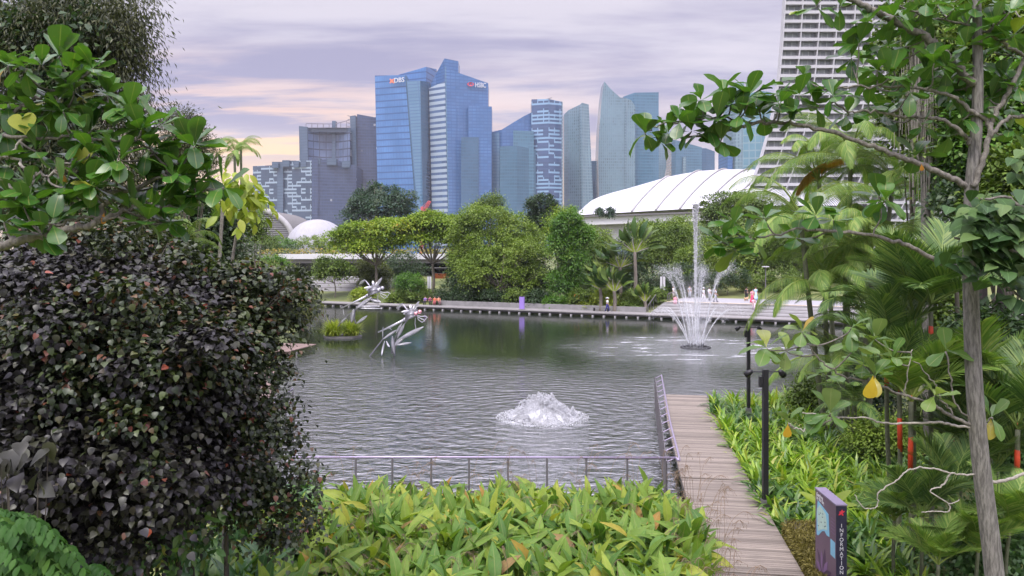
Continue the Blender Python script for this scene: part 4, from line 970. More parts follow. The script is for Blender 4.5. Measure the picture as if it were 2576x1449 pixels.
for px, py, rx, ry, d, mt, lb in shr:
    d = max(d, SP(px, 3.5 + rx * d / F * .8, 0).y)
    FT('shrub', lb, 'shrub', px, d, [(px, py, rx, ry), (px - rx * .4, py + ry * .5, rx * .6, ry * .7), (px + rx * .4, py + ry * .4, rx * .6, ry * .7)], mt, 2600, .22, .05, clump=.32, nclump=60, limbs=False)
# wood far behind, closing the view under the crowns
bl = []
for px in range(560, 2700, 60):
    d = (186 if px < 1240 else 150) + 12 * math.sin(px); c = Q(px, 650, d); bl.append(((c.x, c.y, 5.0), (4.5, 4, 5)))
tag(leaf_cloud('woodland', bl, 36000, .55, RHOMB, M['far_dark'], None, 1.0, 400), 'dark woodland closing the view behind the far trees', 'woodland', kind='stuff')

# traveller palms ---------------------------------------------------------
def paddle(mb_pts, L): pass
def traveller(px, d, h, az, label, n=15, spread=1.5, L=2.6):
    x = (px - CX) * d / F; z0 = gz(x, d); o_ = thing('traveller_palm', label, 'palm', (x, d, z0), 'traveller palms on the far shore')
    mb = MB(); pts = spline([(0, 0, -.3), (.1, 0, h * .5), (0, 0, h)]); mb.tube(pts, list(np.linspace(.26, .2, len(pts))), 8); mb.build('trunk', M['bark_far'], o_, True, world=False)
    ca, sa = math.cos(az), math.sin(az)
    for i in range(n):
        a_ = math.pi / 2 + (i / (n - 1) - .5) * spread * 2 * 1.0; L_ = L * random.uniform(.85, 1.1)
        e1 = Vector((math.cos(a_) * ca, math.cos(a_) * sa, math.sin(a_)))
        b_ = Vector((math.cos(a_) * .25 * ca, math.cos(a_) * .25 * sa, h)); m_ = b_ + e1 * L_ * .62
        mb = MB(); mb.tube([b_, b_ + e1 * L_ * .35, m_], [.08, .05, .04], 5); mb.build('leaf_stalk', M['limeb'] if i % 4 else M['bark_pale'], o_, world=False)
        tip = m_ + e1 * L_ * .8 + Vector((0, 0, -.55 * abs(math.cos(a_)) * L_ * .5))
        mb = MB(); side = Vector((-sa, ca, 0)); mb.lens(m_ - e1 * .25, tip, 1.0 * random.uniform(.8, 1.2), .03, up=(side * random.uniform(-.9, .9) + e1.cross(side)), bend=.3, mi=0, n=7)
        mb.build('leaf_blade', M['palm_dark'] if i % 3 else M['far_mid'], o_, world=False)
traveller(1597, 97, 7.2, .15, 'tallest traveller palm with a dark straight trunk', 15, 1.25, 3.0)
traveller(1560, 98, 5.2, -.2, 'tall traveller palm just left of the tallest one', 13, 1.2, 3.0)
traveller(1532, 98.5, 3.9, .3, 'leaning traveller palm with dark ragged leaves', 11, 1.2, 2.8)
traveller(1545, 95, 2.6, -.1, 'open fan-shaped traveller palm in the middle of the clump', 15, .95, 2.3)
traveller(1510, 96, 2.9, .1, 'fan-shaped traveller palm at the left edge of the clump', 13, 1.2, 2.2)
traveller(1622, 95, 1.3, .1, 'small young traveller palm right of the tallest trunk', 9, .7, 1.7)

# ------------------------------------------------------------------ fountains
def droplets(name, P, size, mat, parent, rnd=None):
    n = len(P); T = (np.array([(0, 0, .6), (.5, 0, -.3), (-.25, .43, -.3), (-.25, -.43, -.3)]), np.array([(0, 1, 2, 2), (0, 2, 3, 3), (0, 3, 1, 1), (1, 3, 2, 2)]), np.zeros(4))
    R = frames(unit(n), unit(n)); me = cloud_mesh(name, [(T, P, R, rng.uniform(.4, 1.3, n) * size, rng.uniform(0, 1, n))])
    return put(name, me, mat, parent)
def watery(name, alpha, col=(.88, .90, .93)):
    m, t, b, o = new_mat(name); b.inputs['Base Color'].default_value = (*col, 1); b.inputs['Roughness'].default_value = .3
    tr = N(t, 'ShaderNodeBsdfTransparent'); tl = N(t, 'ShaderNodeBsdfTranslucent'); tl.inputs[0].default_value = (*col, 1)
    m1 = N(t, 'ShaderNodeMixShader'); m1.inputs[0].default_value = .5; t.links.new(b.outputs[0], m1.inputs[1]); t.links.new(tl.outputs[0], m1.inputs[2])
    ms = N(t, 'ShaderNodeMixShader'); ms.inputs[0].default_value = alpha; t.links.new(tr.outputs[0], ms.inputs[1]); t.links.new(m1.outputs[0], ms.inputs[2]); t.links.new(ms.outputs[0], o.inputs[0])
    return m
M['drop'] = watery('water_drops', .80, (.96, .97, .98)); M['mist'] = watery('water_mist', .22); M['foam'] = watery('foam_white', .95, (.92, .93, .95))
f0 = Vector((FJ.x, FJ.y, 0)); fo = thing('jet_fountain', 'tall white water jet with spreading side sprays rising from a dark floating ring', 'fountain', f0)
mb = MB(); mb.tube([(f0.x + 1.15 * math.cos(a_), f0.y + 1.15 * math.sin(a_), .05) for a_ in np.linspace(0, 2 * math.pi, 25)], .09, 6); mb.build('float_ring', M['black_metal'], fo, True)
for i in range(14):
    a_ = 2 * math.pi * i / 14; mb = MB(); mb.tube([f0 + Vector((.62 * math.cos(a_), .62 * math.sin(a_), .02)), f0 + Vector((.68 * math.cos(a_), .68 * math.sin(a_), .42))], .035, 5); mb.build('nozzle', M['black_metal'], fo)
def jet(v0, up, out, ang, n, spread, size, name='water_jet', t_end=None, mat='drop', r0=.6):
    g = 9.8; te = t_end or 2 * up / g * .96; tt = te * rng.uniform(0, 1, n) ** 1.15
    rr = r0 + out * tt; z = .35 + up * tt - .5 * g * tt * tt
    sp_ = (.015 + spread * (tt / te) ** 2.2)[:, None]
    P = np.stack([f0.x + rr * math.cos(ang), f0.y + rr * math.sin(ang), z], 1) + rng.normal(size=(n, 3)) * sp_
    P = P[P[:, 2] > .02]; return droplets(name, P, size, M[mat], fo)
# central column: rises ~11.7 m, thin, with falling spray
n = 5200; tt = rng.uniform(0, 1, n) ** .8; z = 11.6 * (1 - (1 - tt) ** 2)
P = np.stack([f0.x + rng.normal(size=n) * (.035 + .075 * tt), f0.y + rng.normal(size=n) * (.035 + .075 * tt), z + .3], 1); droplets('water_jet', P, .075, M['drop'], fo)
n = 3600; z = .3 + 9.8 * rng.uniform(0, 1, n) ** 1.5; w_ = .10 + .62 * (1 - z / 11) ** 1.2
P = np.stack([f0.x + .25 + rng.normal(size=n) * w_, f0.y + rng.normal(size=n) * w_, z], 1); droplets('falling_spray', P, .055, M['mist'], fo)
mb = MB(); mb.tube([f0 + Vector((0, 0, .3)), f0 + Vector((0, 0, 4)), f0 + Vector((.03, 0, 8)), f0 + Vector((.02, 0, 11.2))], [.05, .07, .06, .02], 6); mb.build('water_core', M['drop'], fo)
for i in range(14):
    a_ = 2 * math.pi * i / 14 + .15; inner = i % 2 == 0
    if inner: jet(0, 11.2 + random.uniform(-.5, .3), 2.0, a_, 1500, .36, .040, t_end=1.3)
    else: jet(0, 7.7 + random.uniform(-.4, .4), 3.2, a_, 1000, .22, .036, t_end=1.05)
    mb = MB(); up, out = (11.2, 2.0) if inner else (7.7, 3.2)
    pts = [f0 + Vector(((.6 + out * q_) * math.cos(a_), (.6 + out * q_) * math.sin(a_), .35 + up * q_ - 4.9 * q_ * q_)) for q_ in np.linspace(0, .62, 8)]
    mb.tube(pts, list(np.linspace(.028, .012, 8)), 5); mb.build('water_core', M['drop'], fo)
n = 5000; r_ = rng.uniform(.2, 5.5, n); a_ = rng.uniform(0, 6.28, n)
P = np.stack([f0.x + r_ * np.cos(a_), f0.y + r_ * np.sin(a_), np.abs(rng.normal(size=n)) * (.35 + .9 * np.exp(-r_ / 2))], 1); droplets('splash', P, .05, M['mist'], fo)
# soft veil of spray inside the cone
m, t, b, o = new_mat('spray_veil'); c = N(t, 'ShaderNodeTexCoord'); mp = N(t, 'ShaderNodeMapping'); mp.inputs['Scale'].default_value = (1, 1, .35); t.links.new(c.outputs['Object'], mp.inputs[0])
b.inputs['Base Color'].default_value = (.95, .96, .97, 1); tr = N(t, 'ShaderNodeBsdfTransparent'); tl = N(t, 'ShaderNodeBsdfTranslucent'); tl.inputs[0].default_value = (.95, .96, .97, 1)
m1 = N(t, 'ShaderNodeMixShader'); t.links.new(b.outputs[0], m1.inputs[1]); t.links.new(tl.outputs[0], m1.inputs[2]); sz_ = N(t, 'ShaderNodeSeparateXYZ'); t.links.new(c.outputs['Object'], sz_.inputs[0])
fz = mth(t, 'MULTIPLY', mth(t, 'SUBTRACT', 1.0, sstep(t, sz_.outputs[2], 1.5, 6.5)), mth(t, 'MULTIPLY', sstep(t, noise_t(t, mp.outputs[0], 2.6, 5, .7), .40, .75), .34))
ms = N(t, 'ShaderNodeMixShader'); t.links.new(fz, ms.inputs[0]); t.links.new(tr.outputs[0], ms.inputs[1]); t.links.new(m1.outputs[0], ms.inputs[2]); t.links.new(ms.outputs[0], o.inputs[0])
for k_, (ra_, rb_) in enumerate(((.3, .9), (.45, 1.5), (.6, 2.3))):
    mb = MB(); V = [(f0.x + (ra_ + (rb_ - ra_) * q_ / 8) * math.cos(a_), f0.y + (ra_ + (rb_ - ra_) * q_ / 8) * math.sin(a_), .2 + 6.6 * q_ / 8) for q_ in range(9) for a_ in np.linspace(0, 2 * math.pi, 28, endpoint=False)]
    mb.add(V, [(q_ * 28 + j_, q_ * 28 + (j_ + 1) % 28, (q_ + 1) * 28 + (j_ + 1) % 28, (q_ + 1) * 28 + j_) for q_ in range(8) for j_ in range(28)]); mb.build('spray_veil', m, fo, True)
# low bubbling fountain
f1 = Vector((FB.x, FB.y, 0)); bf = thing('bubbling_fountain', 'low white dome of churning foam in the near water', 'fountain', f1)
n = 24000; r_ = 1.62 * rng.uniform(0, 1, n) ** .62; a_ = rng.uniform(0, 6.28, n)
nz = np.sin(a_ * 7 + r_ * 5) * .10 + np.sin(a_ * 17 - r_ * 3) * .06 + np.sin(a_ * 29 + 1) * .05
hgt = .92 * np.clip(1 - (r_ / (1.55 + nz)) ** 1.5, 0, 1) * (1 + nz)
P = np.stack([f1.x + r_ * np.cos(a_), f1.y + r_ * np.sin(a_), hgt * rng.uniform(.62, 1.12, n) + .03], 1); droplets('foam', P, .036, M['foam'], bf)
mb = MB(); V = []; NU, NV = 72, 22
for i in range(NV + 1):
    for j_ in range(NU):
        a__ = 2 * math.pi * j_ / NU; q_ = i / NV; bump_ = 1 + .07 * math.sin(a__ * 9 + q_ * 11) + .05 * math.sin(a__ * 21 - q_ * 17) + random.uniform(-.05, .05)
        V.append((f1.x + 1.42 * q_ * math.cos(a__) * bump_, f1.y + 1.42 * q_ * math.sin(a__) * bump_, max(-.02, 0.60 * (1 - q_ ** 1.5) * bump_ + random.uniform(-.09, .09) * (1.05 - q_))))
mb.add(V, [(i * NU + j_, (i + 1) * NU + j_, (i + 1) * NU + (j_ + 1) % NU, i * NU + (j_ + 1) % NU) for i in range(NV) for j_ in range(NU)]); mb.build('water_dome', solid('white_water', (.93, .94, .95), .5, var=.02), bf, True)
n = 7000; k_ = rng.integers(0, 46, n); aa = k_ * 2.4 + rng.normal(size=n) * .03; r_ = (.18 + (k_ % 7) * .19); u_ = rng.uniform(0, 1, n)
P = np.stack([f1.x + (r_ + u_ * .22) * np.cos(aa), f1.y + (r_ + u_ * .22) * np.sin(aa), 0.84 * np.clip(1 - (r_ / 1.55) ** 1.5, 0, 1) + (.26 * np.sin(u_ * 2.6)) * (.5 + (k_ % 5) / 5)], 1) + rng.normal(size=(n, 3)) * .02
droplets('spurt', P, .034, M['foam'], bf)
n = 4200; r_ = 1.25 + 1.0 * rng.uniform(0, 1, n) ** 1.6 ; a_ = rng.uniform(0, 6.28, n); P = np.stack([f1.x + r_ * np.cos(a_), f1.y + r_ * np.sin(a_), np.abs(rng.normal(size=n)) * .07 * (2.5 - r_)], 1); droplets('foam_skirt', P, .05, M['foam'], bf)

# ------------------------------------------------------------------ dragonfly sculptures
def dragonfly(px, py, d, bx, by_, label, eye, stems, blades, scale=1.0):
    b0 = Q(bx, by_, d); b0.z = 0; o_ = thing('dragonfly_sculpture', label, 'sculpture', b0)
    f = d / F
    def W(x, y, dd_=0.0): return Q(px + x, py + y, d + dd_)
    mb = MB(); mb.tube([W(-73, 34, .6), W(-40, 19, .3), W(-4, 1, 0)], [.05 * scale, .085 * scale, .11 * scale], 8); mb.tube([W(-8, 3), W(-2, 0)], .16 * scale, 8); mb.build('abdomen', M['steel'], o_, True)
    mb = MB()
    for i in range(8):
        a_ = i / 7; mb.tube([W(-5, 3 - i * 3.1, -.35 + a_ * .6), W(10, -4 - i * 3.0, -.42 + a_ * .7), W(27, -9 - i * 1.8, -.15 + a_ * .3)], [.04, .075, .045], 6)
    mb.ell(W(10, -10), (.46 * scale, .36, .30 * scale), 10, 7, M=Matrix.Rotation(-.5, 3, 'Y')); mb.build('thorax', M['steel_dark'], o_, True)
    mb = MB(); mb.ell(W(25, -15), (.15 * scale, .14, .14 * scale), 10, 7); mb.build('head', M['steel'], o_, True)
    for q_ in (-1, 1):
        mb = MB(); mb.ell(W(27 + q_ * 5, -15 - q_ * 2.5, -.15), (.17, .14, .16), 10, 8); mb.build('eye', M[eye], o_, True)
    for (x0, y0, x1, y1, w_, dd_) in ((16, -22, 31, -44, .26, -.3), (12, -22, 26, -38, .16, .6), (2, -20, -12, -38, .10, 1.0), (-12, -38, -27, -26, .26, 1.0), (6, -20, -14, -17, .22, -.6), (10, -22, 8, -36, .22, .3), (2, -14, -10, -12, .18, .4)):
        mb = MB(); mb.lens(W(x0, y0, dd_ * .5), W(x1, y1, dd_), w_ * scale, .04, up=Vector((.2, -1, .3)), bend=.05); mb.build('wing', M['steel'], o_)
        mb = MB(); mb.tube([W(x0, y0, dd_ * .5), W(x1, y1, dd_)], [.03, .015], 5); mb.build('wing_spar', M['steel'], o_)
    for L_ in ([(26, -8), (36, -6), (46, -7), (52, -3)], [(26, -7), (28, 2), (38, 9), (46, 2), (49, -3)], [(21, -3), (20, 12), (23, 30)], [(27, -5), (36, 0), (42, 2), (44, 7)]):
        mb = MB(); mb.tube([W(x, y, -.2) for x, y in L_], .032, 6); mb.build('leg', M['steel'], o_)
    for st_ in stems:
        mb = MB(); pts = spline([Q(x, y, d + .1) for x, y in st_]); mb.tube(pts, list(np.linspace(.085, .04, len(pts))), 6); mb.build('stem', M['steel_dark'], o_, True)
    for (x0, y0, x1, y1, w_) in blades:
        mb = MB(); mb.lens(Q(x0, y0, d - .1), Q(x1, y1, d - .5), w_ * .78, .06, up=Vector((.3, -1, .2)), bend=-.15); mb.build('blade', M['steel'], o_, True)
def PX(x, y): return (671 + .2645 * x, 575 + .2645 * y)           # readings from an enlarged crop
dragonfly(930, 742, 70, 850, 850, 'silver dragonfly sculpture rising from the small planted island', 'steel',
   [[(847, 826), (862, 806), (880, 790), (930, 752)], [(895, 815), (890, 790), (905, 765), (935, 745)]],
   [(884, 812, 890, 778, .62), (896, 815, 924, 794, .35), (858, 812, 872, 800, .3), (897, 776, 935, 748, .5), (903, 775, 963, 776, .22), (905, 770, 957, 770, .3), (930, 752, 958, 760, .55), (862, 770, 866, 795, .06)], 1.0)
dragonfly(1024, 802, 58, 990, 905, 'silver dragonfly sculpture with reddish eyes standing straight out of the water', 'steel_red',
   [[(925, 905), (935, 890), (962, 855), (964, 850)], [(992, 905), (993, 880), (1000, 850), (1015, 818), (1030, 800)], [(986, 890), (990, 860), (1010, 820)]],
   [(964, 853, 998, 830, .26), (968, 858, 960, 895, .22), (972, 858, 980, 873, .22), (963, 850, 964, 822, .12), (990, 872, 1018, 845, .4), (1002, 855, 1066, 822, .42), (996, 868, 1035, 862, .26), (1000, 850, 1017, 815, .35), (986, 830, 981, 824, .12), (996, 838, 1012, 812, .2), (992, 890, 987, 845, .4)], .9)
# planted island
ic = Q(857, 0, 70); isl = thing('island', 'tiny round island with two bright lime grass tufts', 'island', (ic.x, 70.5, 0))
mb = MB(); k = 22; V = [(ic.x + 1.75 * math.cos(a_) * (1 + .06 * math.sin(a_ * 5)), 70.6 + 1.3 * math.sin(a_) , z) for z, s_ in ((-.3, 1), (.16, 1)) for a_ in np.linspace(0, 2 * math.pi, k, endpoint=False)]
mb.add(V, [tuple(range(k, 2 * k))] + [(i, (i + 1) % k, k + (i + 1) % k, k + i) for i in range(k)]); mb.build('rim', M['conc_dark'], isl)
def tuft(name, c, n, L, mat, parent, wid=1.0, spread=1.0):
    """grass-like tuft: arching strips"""
    items = []
    a_ = rng.uniform(0, 6.28, n); lean = rng.uniform(.15, 1.0, n) * spread; rows = 5; Ls = L * rng.uniform(.6, 1.1, n)
    V = np.zeros((n, rows, 2, 3)); ox, oy = rng.normal(size=n) * .12 * L, rng.normal(size=n) * .12 * L
    for r in range(rows):
        s_ = r / (rows - 1); th = lean * (.35 + 1.1 * s_); rr = Ls * s_ * np.sin(th) * .9; z = Ls * s_ * np.cos(th * .85)
        w_ = .022 * wid * (1 - s_ ** 2) + .002
        for q_ in (0, 1):
            sg = -1 if q_ else 1
            V[:, r, q_, 0] = c[0] + ox + rr * np.cos(a_) - sg * w_ * np.sin(a_); V[:, r, q_, 1] = c[1] + oy + rr * np.sin(a_) + sg * w_ * np.cos(a_); V[:, r, q_, 2] = c[2] + z
    Fc = np.array([(r * 2, r * 2 + 1, r * 2 + 3, r * 2 + 2) for r in range(rows - 1)])
    me = cloud_mesh(name, [((V[0].reshape(-1, 3) * 0, Fc, np.ones(rows * 2)), np.zeros((n, 3)), np.tile(np.eye(3), (n, 1, 1)), 1.0, rng.uniform(0, 1, n))])
    me.vertices.foreach_set('co', V.astype(np.float32).ravel()); me.update(); return put(name, me, mat, parent) if parent is not False else me
for x, y in ((-.75, -.1), (.78, .05)): tuft('grass_tuft', (ic.x + x, 70.5 + y, .1), 520, 1.75, M['limeb'], isl, 2.2, 1.2)

# ------------------------------------------------------------------ people
SKIN = solid('skin', (.45, .27, .18), .6, var=.05); HAIR = solid('hair', (.02, .015, .012), .7)
def cloth(col, var=.10): return solid('cloth', col, .85, var=var, scale=10)
def person(px, s_, z, label, top, bottom, pose='stand', face=0.0, dress=False, hat=None, long_hair=False, h=1.0, pos=None, group=None, sleeves=True):
    p0 = pos or SP(px, s_, z); o_ = thing('person', label, 'person', p0, group, face)
    sit = pose == 'sit'; dz_ = -.47 if sit else 0.0; walk = .22 if pose == 'walk' else .03
    J, E, Rr = [], [], []
    def j(p_, r, par=None):
        J.append(Vector(p_) * h); Rr.append((r * h)); i = len(J) - 1
        if par is not None: E.append((par, i))
        return i
    pel = j((0, 0, .95 + dz_), .12); sp_ = j((0, 0, 1.12 + dz_), .115, pel); chs = j((0, .01, 1.32 + dz_), .135, sp_); nk = j((0, 0, 1.46 + dz_), .055, chs)
    hd = j((0, -.01, 1.55 + dz_), .075, nk); h2 = j((0, -.01, 1.63 + dz_), .095, hd); j((0, 0, 1.70 + dz_), .06, h2)
    legs, arms = [], []
    for sg in (-1, 1):
        hip = (sg * .09, 0, .90 + dz_)
        if sit: kn = (sg * .11, -.43, .50 + .02); an = (sg * .11, -.45, .10)
        else: kn = (sg * .095, -.02 - sg * walk * .5, .50); an = (sg * .10, .03 - sg * walk, .085)
        toe = (an[0], an[1] - .17, .035); a0 = j(hip, .095, pel); a1 = j(kn, .06, a0); a2 = j(an, .042, a1); j(toe, .035, a2); legs.append((hip, kn, an))
        sh = (sg * .185, .01, 1.40 + dz_); ew = (sg * .24, .02 + sg * walk * .4, 1.13 + dz_)
        wr = (sg * .20, -.10 + sg * walk * .6, .90 + dz_) if not sit else (sg * .14, -.30, .98 + dz_)
        b0_ = j(sh, .052, chs); b1_ = j(ew, .04, b0_); b2_ = j(wr, .028, b1_); dv = (Vector(wr) - Vector(ew)).normalized(); hp = j(Vector(wr) + dv * .07, .026, b2_)
        for k_ in range(4): f1_ = j(Vector(wr) + dv * (.11 + .004 * k_) + Vector((0, (k_ - 1.5) * .02, 0)), .009, hp); j(Vector(wr) + dv * (.155 - .006 * abs(k_ - 1)) + Vector((-sg * .012, (k_ - 1.5) * .021, 0)), .007, f1_)
        j(Vector(wr) + dv * .06 + Vector((0, -.05, 0)), .010, b2_); arms.append((sh, ew, wr))
    me = bpy.data.meshes.new('body'); me.from_pydata([tuple(v) for v in J], E, []); me.materials.append(SKIN)
    bo = put('body', me, None, o_, world=False); sk = bo.modifiers.new('skin', 'SKIN'); sk.use_smooth_shade = True; bo.modifiers.new('sub', 'SUBSURF').levels = 1
    for v_, r in zip(me.skin_vertices[0].data, Rr): v_.radius = (r, r)
    me.skin_vertices[0].data[0].use_root = True
    def S3(p_): return Vector(p_) * h
    mb = MB(); zt = 1.45 + dz_
    mb.tube([S3((0, 0, .93 + dz_)), S3((0, 0, 1.1 + dz_)), S3((0, .005, 1.3 + dz_)), S3((0, .005, 1.41 + dz_)), S3((0, 0, zt))], [.17 * h, .155 * h, .19 * h, .175 * h, .07 * h], 12, flat=.72)
    if sleeves:
        for a_ in arms: mb.tube([S3(a_[0]), S3(a_[0]).lerp(S3(a_[1]), .9)], [.07 * h, .055 * h], 8)
    mb.build('shirt', top, o_, True, world=False)
    mb = MB()
    if dress:
        mb.tube([S3((0, 0, 1.02 + dz_)), S3((0, 0, .7 + dz_)), S3((0, 0, .35)), S3((0, 0, .10))], [.16 * h, .22 * h, .30 * h, .36 * h], 14, flat=.8)
        mb.build('skirt', bottom, o_, True, world=False)
    else:
        for a_ in legs: mb.tube([S3(a_[0]) + Vector((0, 0, .06)), S3(a_[1]), S3(a_[2])], [.12 * h, .085 * h, .07 * h], 9)
        mb.tube([S3((0, 0, .86 + dz_)), S3((0, 0, .99 + dz_))], [.165 * h, .165 * h], 12, flat=.75); mb.build('trousers', bottom, o_, True, world=False)
    mb = MB(); mb.ell(S3((0, .02, 1.66 + dz_)), (.108 * h, .118 * h, .105 * h), 12, 8)
    if long_hair: mb.ell(S3((0, .07, 1.5 + dz_)), (.10 * h, .05 * h, .19 * h), 10, 8)
    mb.build('hair', HAIR, o_, True, world=False)
    mb = MB()
    for sg in (-1, 1): mb.ell(S3((sg * .033, -.105, 1.63 + dz_)), (.014, .008, .010), 8, 6)
    mb.build('eyes', HAIR, o_, True, world=False)
    mb = MB(); mb.lens(S3((0, -.10, 1.63 + dz_)), S3((0, -.125, 1.585 + dz_)), .03, .03, up=Vector((0, -1, 0))); mb.build('nose', SKIN, o_, world=False)
    if hat: mb = MB(); c_ = S3((0, .01, 1.70 + dz_)); mb.tube([c_, c_ + Vector((0, 0, .02))], [.24, .23], 16); mb.tube([c_, c_ + Vector((0, 0, .12))], [.12, .10], 14); mb.build('hat', hat, o_, True, world=False)
    mb = MB()
    for sg, a_ in zip((-1, 1), legs): mb.ell(S3(a_[2]) + Vector((0, -.07, -.03)), (.05, .13, .045), 8, 6)
    mb.build('shoes', cloth((.5, .5, .48)) if hat else HAIR, o_, True, world=False)
    return o_
CW = cloth((.72, .72, .74)); CN = cloth((.03, .03, .16)); CK = cloth((.02, .02, .022)); CPK = cloth((.72, .06, .15)); CLB = cloth((.42, .60, .78)); CG = cloth((.36, .37, .40)); CTAN = cloth((.45, .42, .36))
person(1528, 1.5, .5, 'person in a white top, navy trousers and wide white hat walking on the far boardwalk', CW, CN, 'walk', 1.2, hat=CW)
person(1878, 13.5, 1.62, 'person dressed all in black standing on the plaza beside a small tan dog', CK, CK, 'stand', 2.8)
person(1893, 8.5, 1.62, 'person in bright pink wide trousers and a patterned top on the plaza edge', cloth((.70, .30, .35), .4), CPK, 'walk', -.4, dress=True)
person(1901, 14.5, 1.62, 'person in a long pale blue dress standing on the plaza', CLB, CLB, 'stand', .3, dress=True, long_hair=True)
person(1896, 4.6, 1.02, 'person in pale pink clothes coming down the broad steps', cloth((.66, .42, .48), .3), cloth((.60, .48, .52), .3), 'walk', -.2, h=.86)
person(1699, 6.4, 1.24, 'person in a pink dress sitting on the top step left of the water jet', cloth((.70, .30, .38)), cloth((.66, .40, .46)), 'sit', -.3)
person(1694, 13, 1.62, 'person in white standing on the plaza behind the left spray', CW, CTAN, 'stand', 1)
person(1735, 15, 1.62, 'distant person in pale clothes just left of the tall water jet', CG, CG, 'stand', 0)
person(1770, 9, 1.62, 'person in white with a hat behind the right spray', CW, CW, 'walk', .8, hat=CW)
person(1785, 11, 1.62, 'person in a light shirt behind the right spray, nearest the jet', CW, CG, 'stand', 2.2)
person(1800, 8.5, 1.62, 'person in grey trousers walking right of the spray', CG, CG, 'walk', 1.4)
person(1070, 2.4, .5, 'person in a purple shirt sitting on the far boardwalk, leftmost of the seated group', cloth((.22, .14, .40)), CK, 'sit', -.2)
person(1082, 2.3, .5, 'person in a dark maroon shirt sitting in the middle of the group', cloth((.25, .07, .12)), CK, 'sit', .2)
person(1094, 2.2, .5, 'person in an orange-red shirt sitting on the far boardwalk', cloth((.60, .16, .08)), cloth((.35, .08, .10)), 'sit', -.1)
person(1104, 2.4, .5, 'person in a light orange shirt sitting at the right end of the group', cloth((.66, .28, .16)), cloth((.2, .1, .1)), 'sit', .4)
person(777, 1.6, .5, 'person in orange at the far left end of the boardwalk beside hanging reeds', cloth((.62, .20, .10)), CK, 'stand', .4)
# dog
p = SP(1874, 12, 1.62); dg = thing('dog', 'small tan dog on the plaza beside the person in black', 'dog', p, rz=.4)
me = bpy.data.meshes.new('body'); V = [(0, 0, .34), (.18, 0, .36), (.36, 0, .35), (.46, 0, .45), (.54, 0, .52), (.64, 0, .49), (-.12, 0, .46), (-.18, 0, .56)]
E = [(0, 1), (1, 2), (2, 3), (3, 4), (4, 5), (0, 6), (6, 7)]; Rr = [.10, .10, .12, .07, .075, .04, .025, .02]
for x, par in ((.0, 0), (.36, 2)):
    for y in (-.07, .07):
        k = len(V); V += [(x + .02 * (1 if x else -1), y, .24), (x - .03 * (1 if not x else -1), y, .12), (x, y, .03)]; E += [(par, k), (k, k + 1), (k + 1, k + 2)]; Rr += [.05, .028, .026]
me.from_pydata(V, E, []); me.materials.append(solid('tan_fur', (.50, .32, .18), .9)); bo = put('body', me, None, dg, world=False); bo.modifiers.new('s', 'SKIN').use_smooth_shade = True; bo.modifiers.new('ss', 'SUBSURF').levels = 1
for v_, r in zip(me.skin_vertices[0].data, Rr): v_.radius = (r, r)
me.skin_vertices[0].data[0].use_root = True
mb = MB()
for sg in (-1, 1): mb.lens((.53, sg * .05, .56), (.50, sg * .08, .64), .05, .02)
mb.build('ears', solid('brown_fur', (.25, .14, .08), .9), dg, world=False)

# ------------------------------------------------------------------ information sign
sb = Vector((6.62, 15.55, .45)); sg_ = thing('information_sign', 'dark purple information pylon with a map and white lettering beside the boardwalk', 'sign', sb)
# panel runs away from the viewer: front edge (spine) faces the viewer, map face looks left at the path
sA = Vector((6.66, 15.6)); sdir = Vector((.02, 1.0)).normalized()       # along the panel, away
far_ = sA + sdir * 1.12; sn = Vector((sdir.y, -sdir.x)); TH = .21; z0, z1 = .4, 2.80
TW = sn * TH
def SV(u_, n_, z): p_ = sA + sdir * u_ + sn * n_; return Vector((p_.x, p_.y, z))
mb = MB(); mb.prism([SV(0, 0, 0), SV(0, TH, 0), SV(1.12, TH, 0), SV(1.12, 0, 0)], z0, z1 - .03); mb.build('body', M['sign_purple'], sg_)
mb = MB(); mb.prism([SV(-.012, -.004, 0), SV(-.012, TH + .004, 0), SV(-.002, TH + .004, 0), SV(-.002, -.004, 0)], z0, z1 - .035); mb.build('spine', M['sign_edge'], sg_)
mb = MB(); mb.prism([SV(-.02, -.012, 0), SV(-.02, TH + .012, 0), SV(1.13, TH + .012, 0), SV(1.13, -.012, 0)], z1 - .028, z1); mb.build('cap', M['sign_top'], sg_)
mb = MB(); mb.box((sA.x + .13, sA.y + .56, .44), (.5, 1.4, .10)); mb.build('plinth', M['concrete'], sg_)
spx, spy = SV(-.014, TH / 2, 0)[:2]
for i, chh in enumerate('INFORMATION'):
    letters(chh, (spx, spy, 2.33 - i * .096), .108, M['text_white'], sg_, 0, 'letter', ext=.002, align='CENTER')
mb = MB(); c0 = Vector((spx, spy - .003, 2.63))
for a_, L_ in ((.5, .075), (1.4, .07), (2.7, .055), (3.8, .08), (5.2, .07)): mb.lens(c0, c0 + Vector((math.cos(a_) * L_ , 0, math.sin(a_) * L_)), .035, .004, up=Vector((0, -1, 0)))
mb.build('emblem', M['red_mark'], sg_)
def face_poly(name, pts, mat, off=.004, th=.003):
    """pts: (u from the near edge 0..1.12, z) on the left face"""
    V = [SV(u_, -off, z) for u_, z in pts] + [SV(u_, -off + th, z) for u_, z in pts]; n = len(pts)
    mb = MB(); mb.add(V, [tuple(range(n)), tuple(range(2 * n - 1, n - 1, -1))] + [(i, (i + 1) % n, n + (i + 1) % n, n + i) for i in range(n)]); return mb.build(name, mat, sg_)
UX = lambda x: 1.12 * (1 - (x - 205) / 245.0)      # enlarged-crop x of the face to metres from the near edge
mapp = [(UX(235), 2.56), (UX(260), 2.54), (UX(365), 2.46), (UX(375), 2.0), (UX(345), 1.98), (UX(320), 2.03), (UX(290), 1.98), (UX(240), 1.80), (UX(222), 1.80), (UX(222), 2.30)]
mpn = face_poly('map', mapp, M['map_sea'])
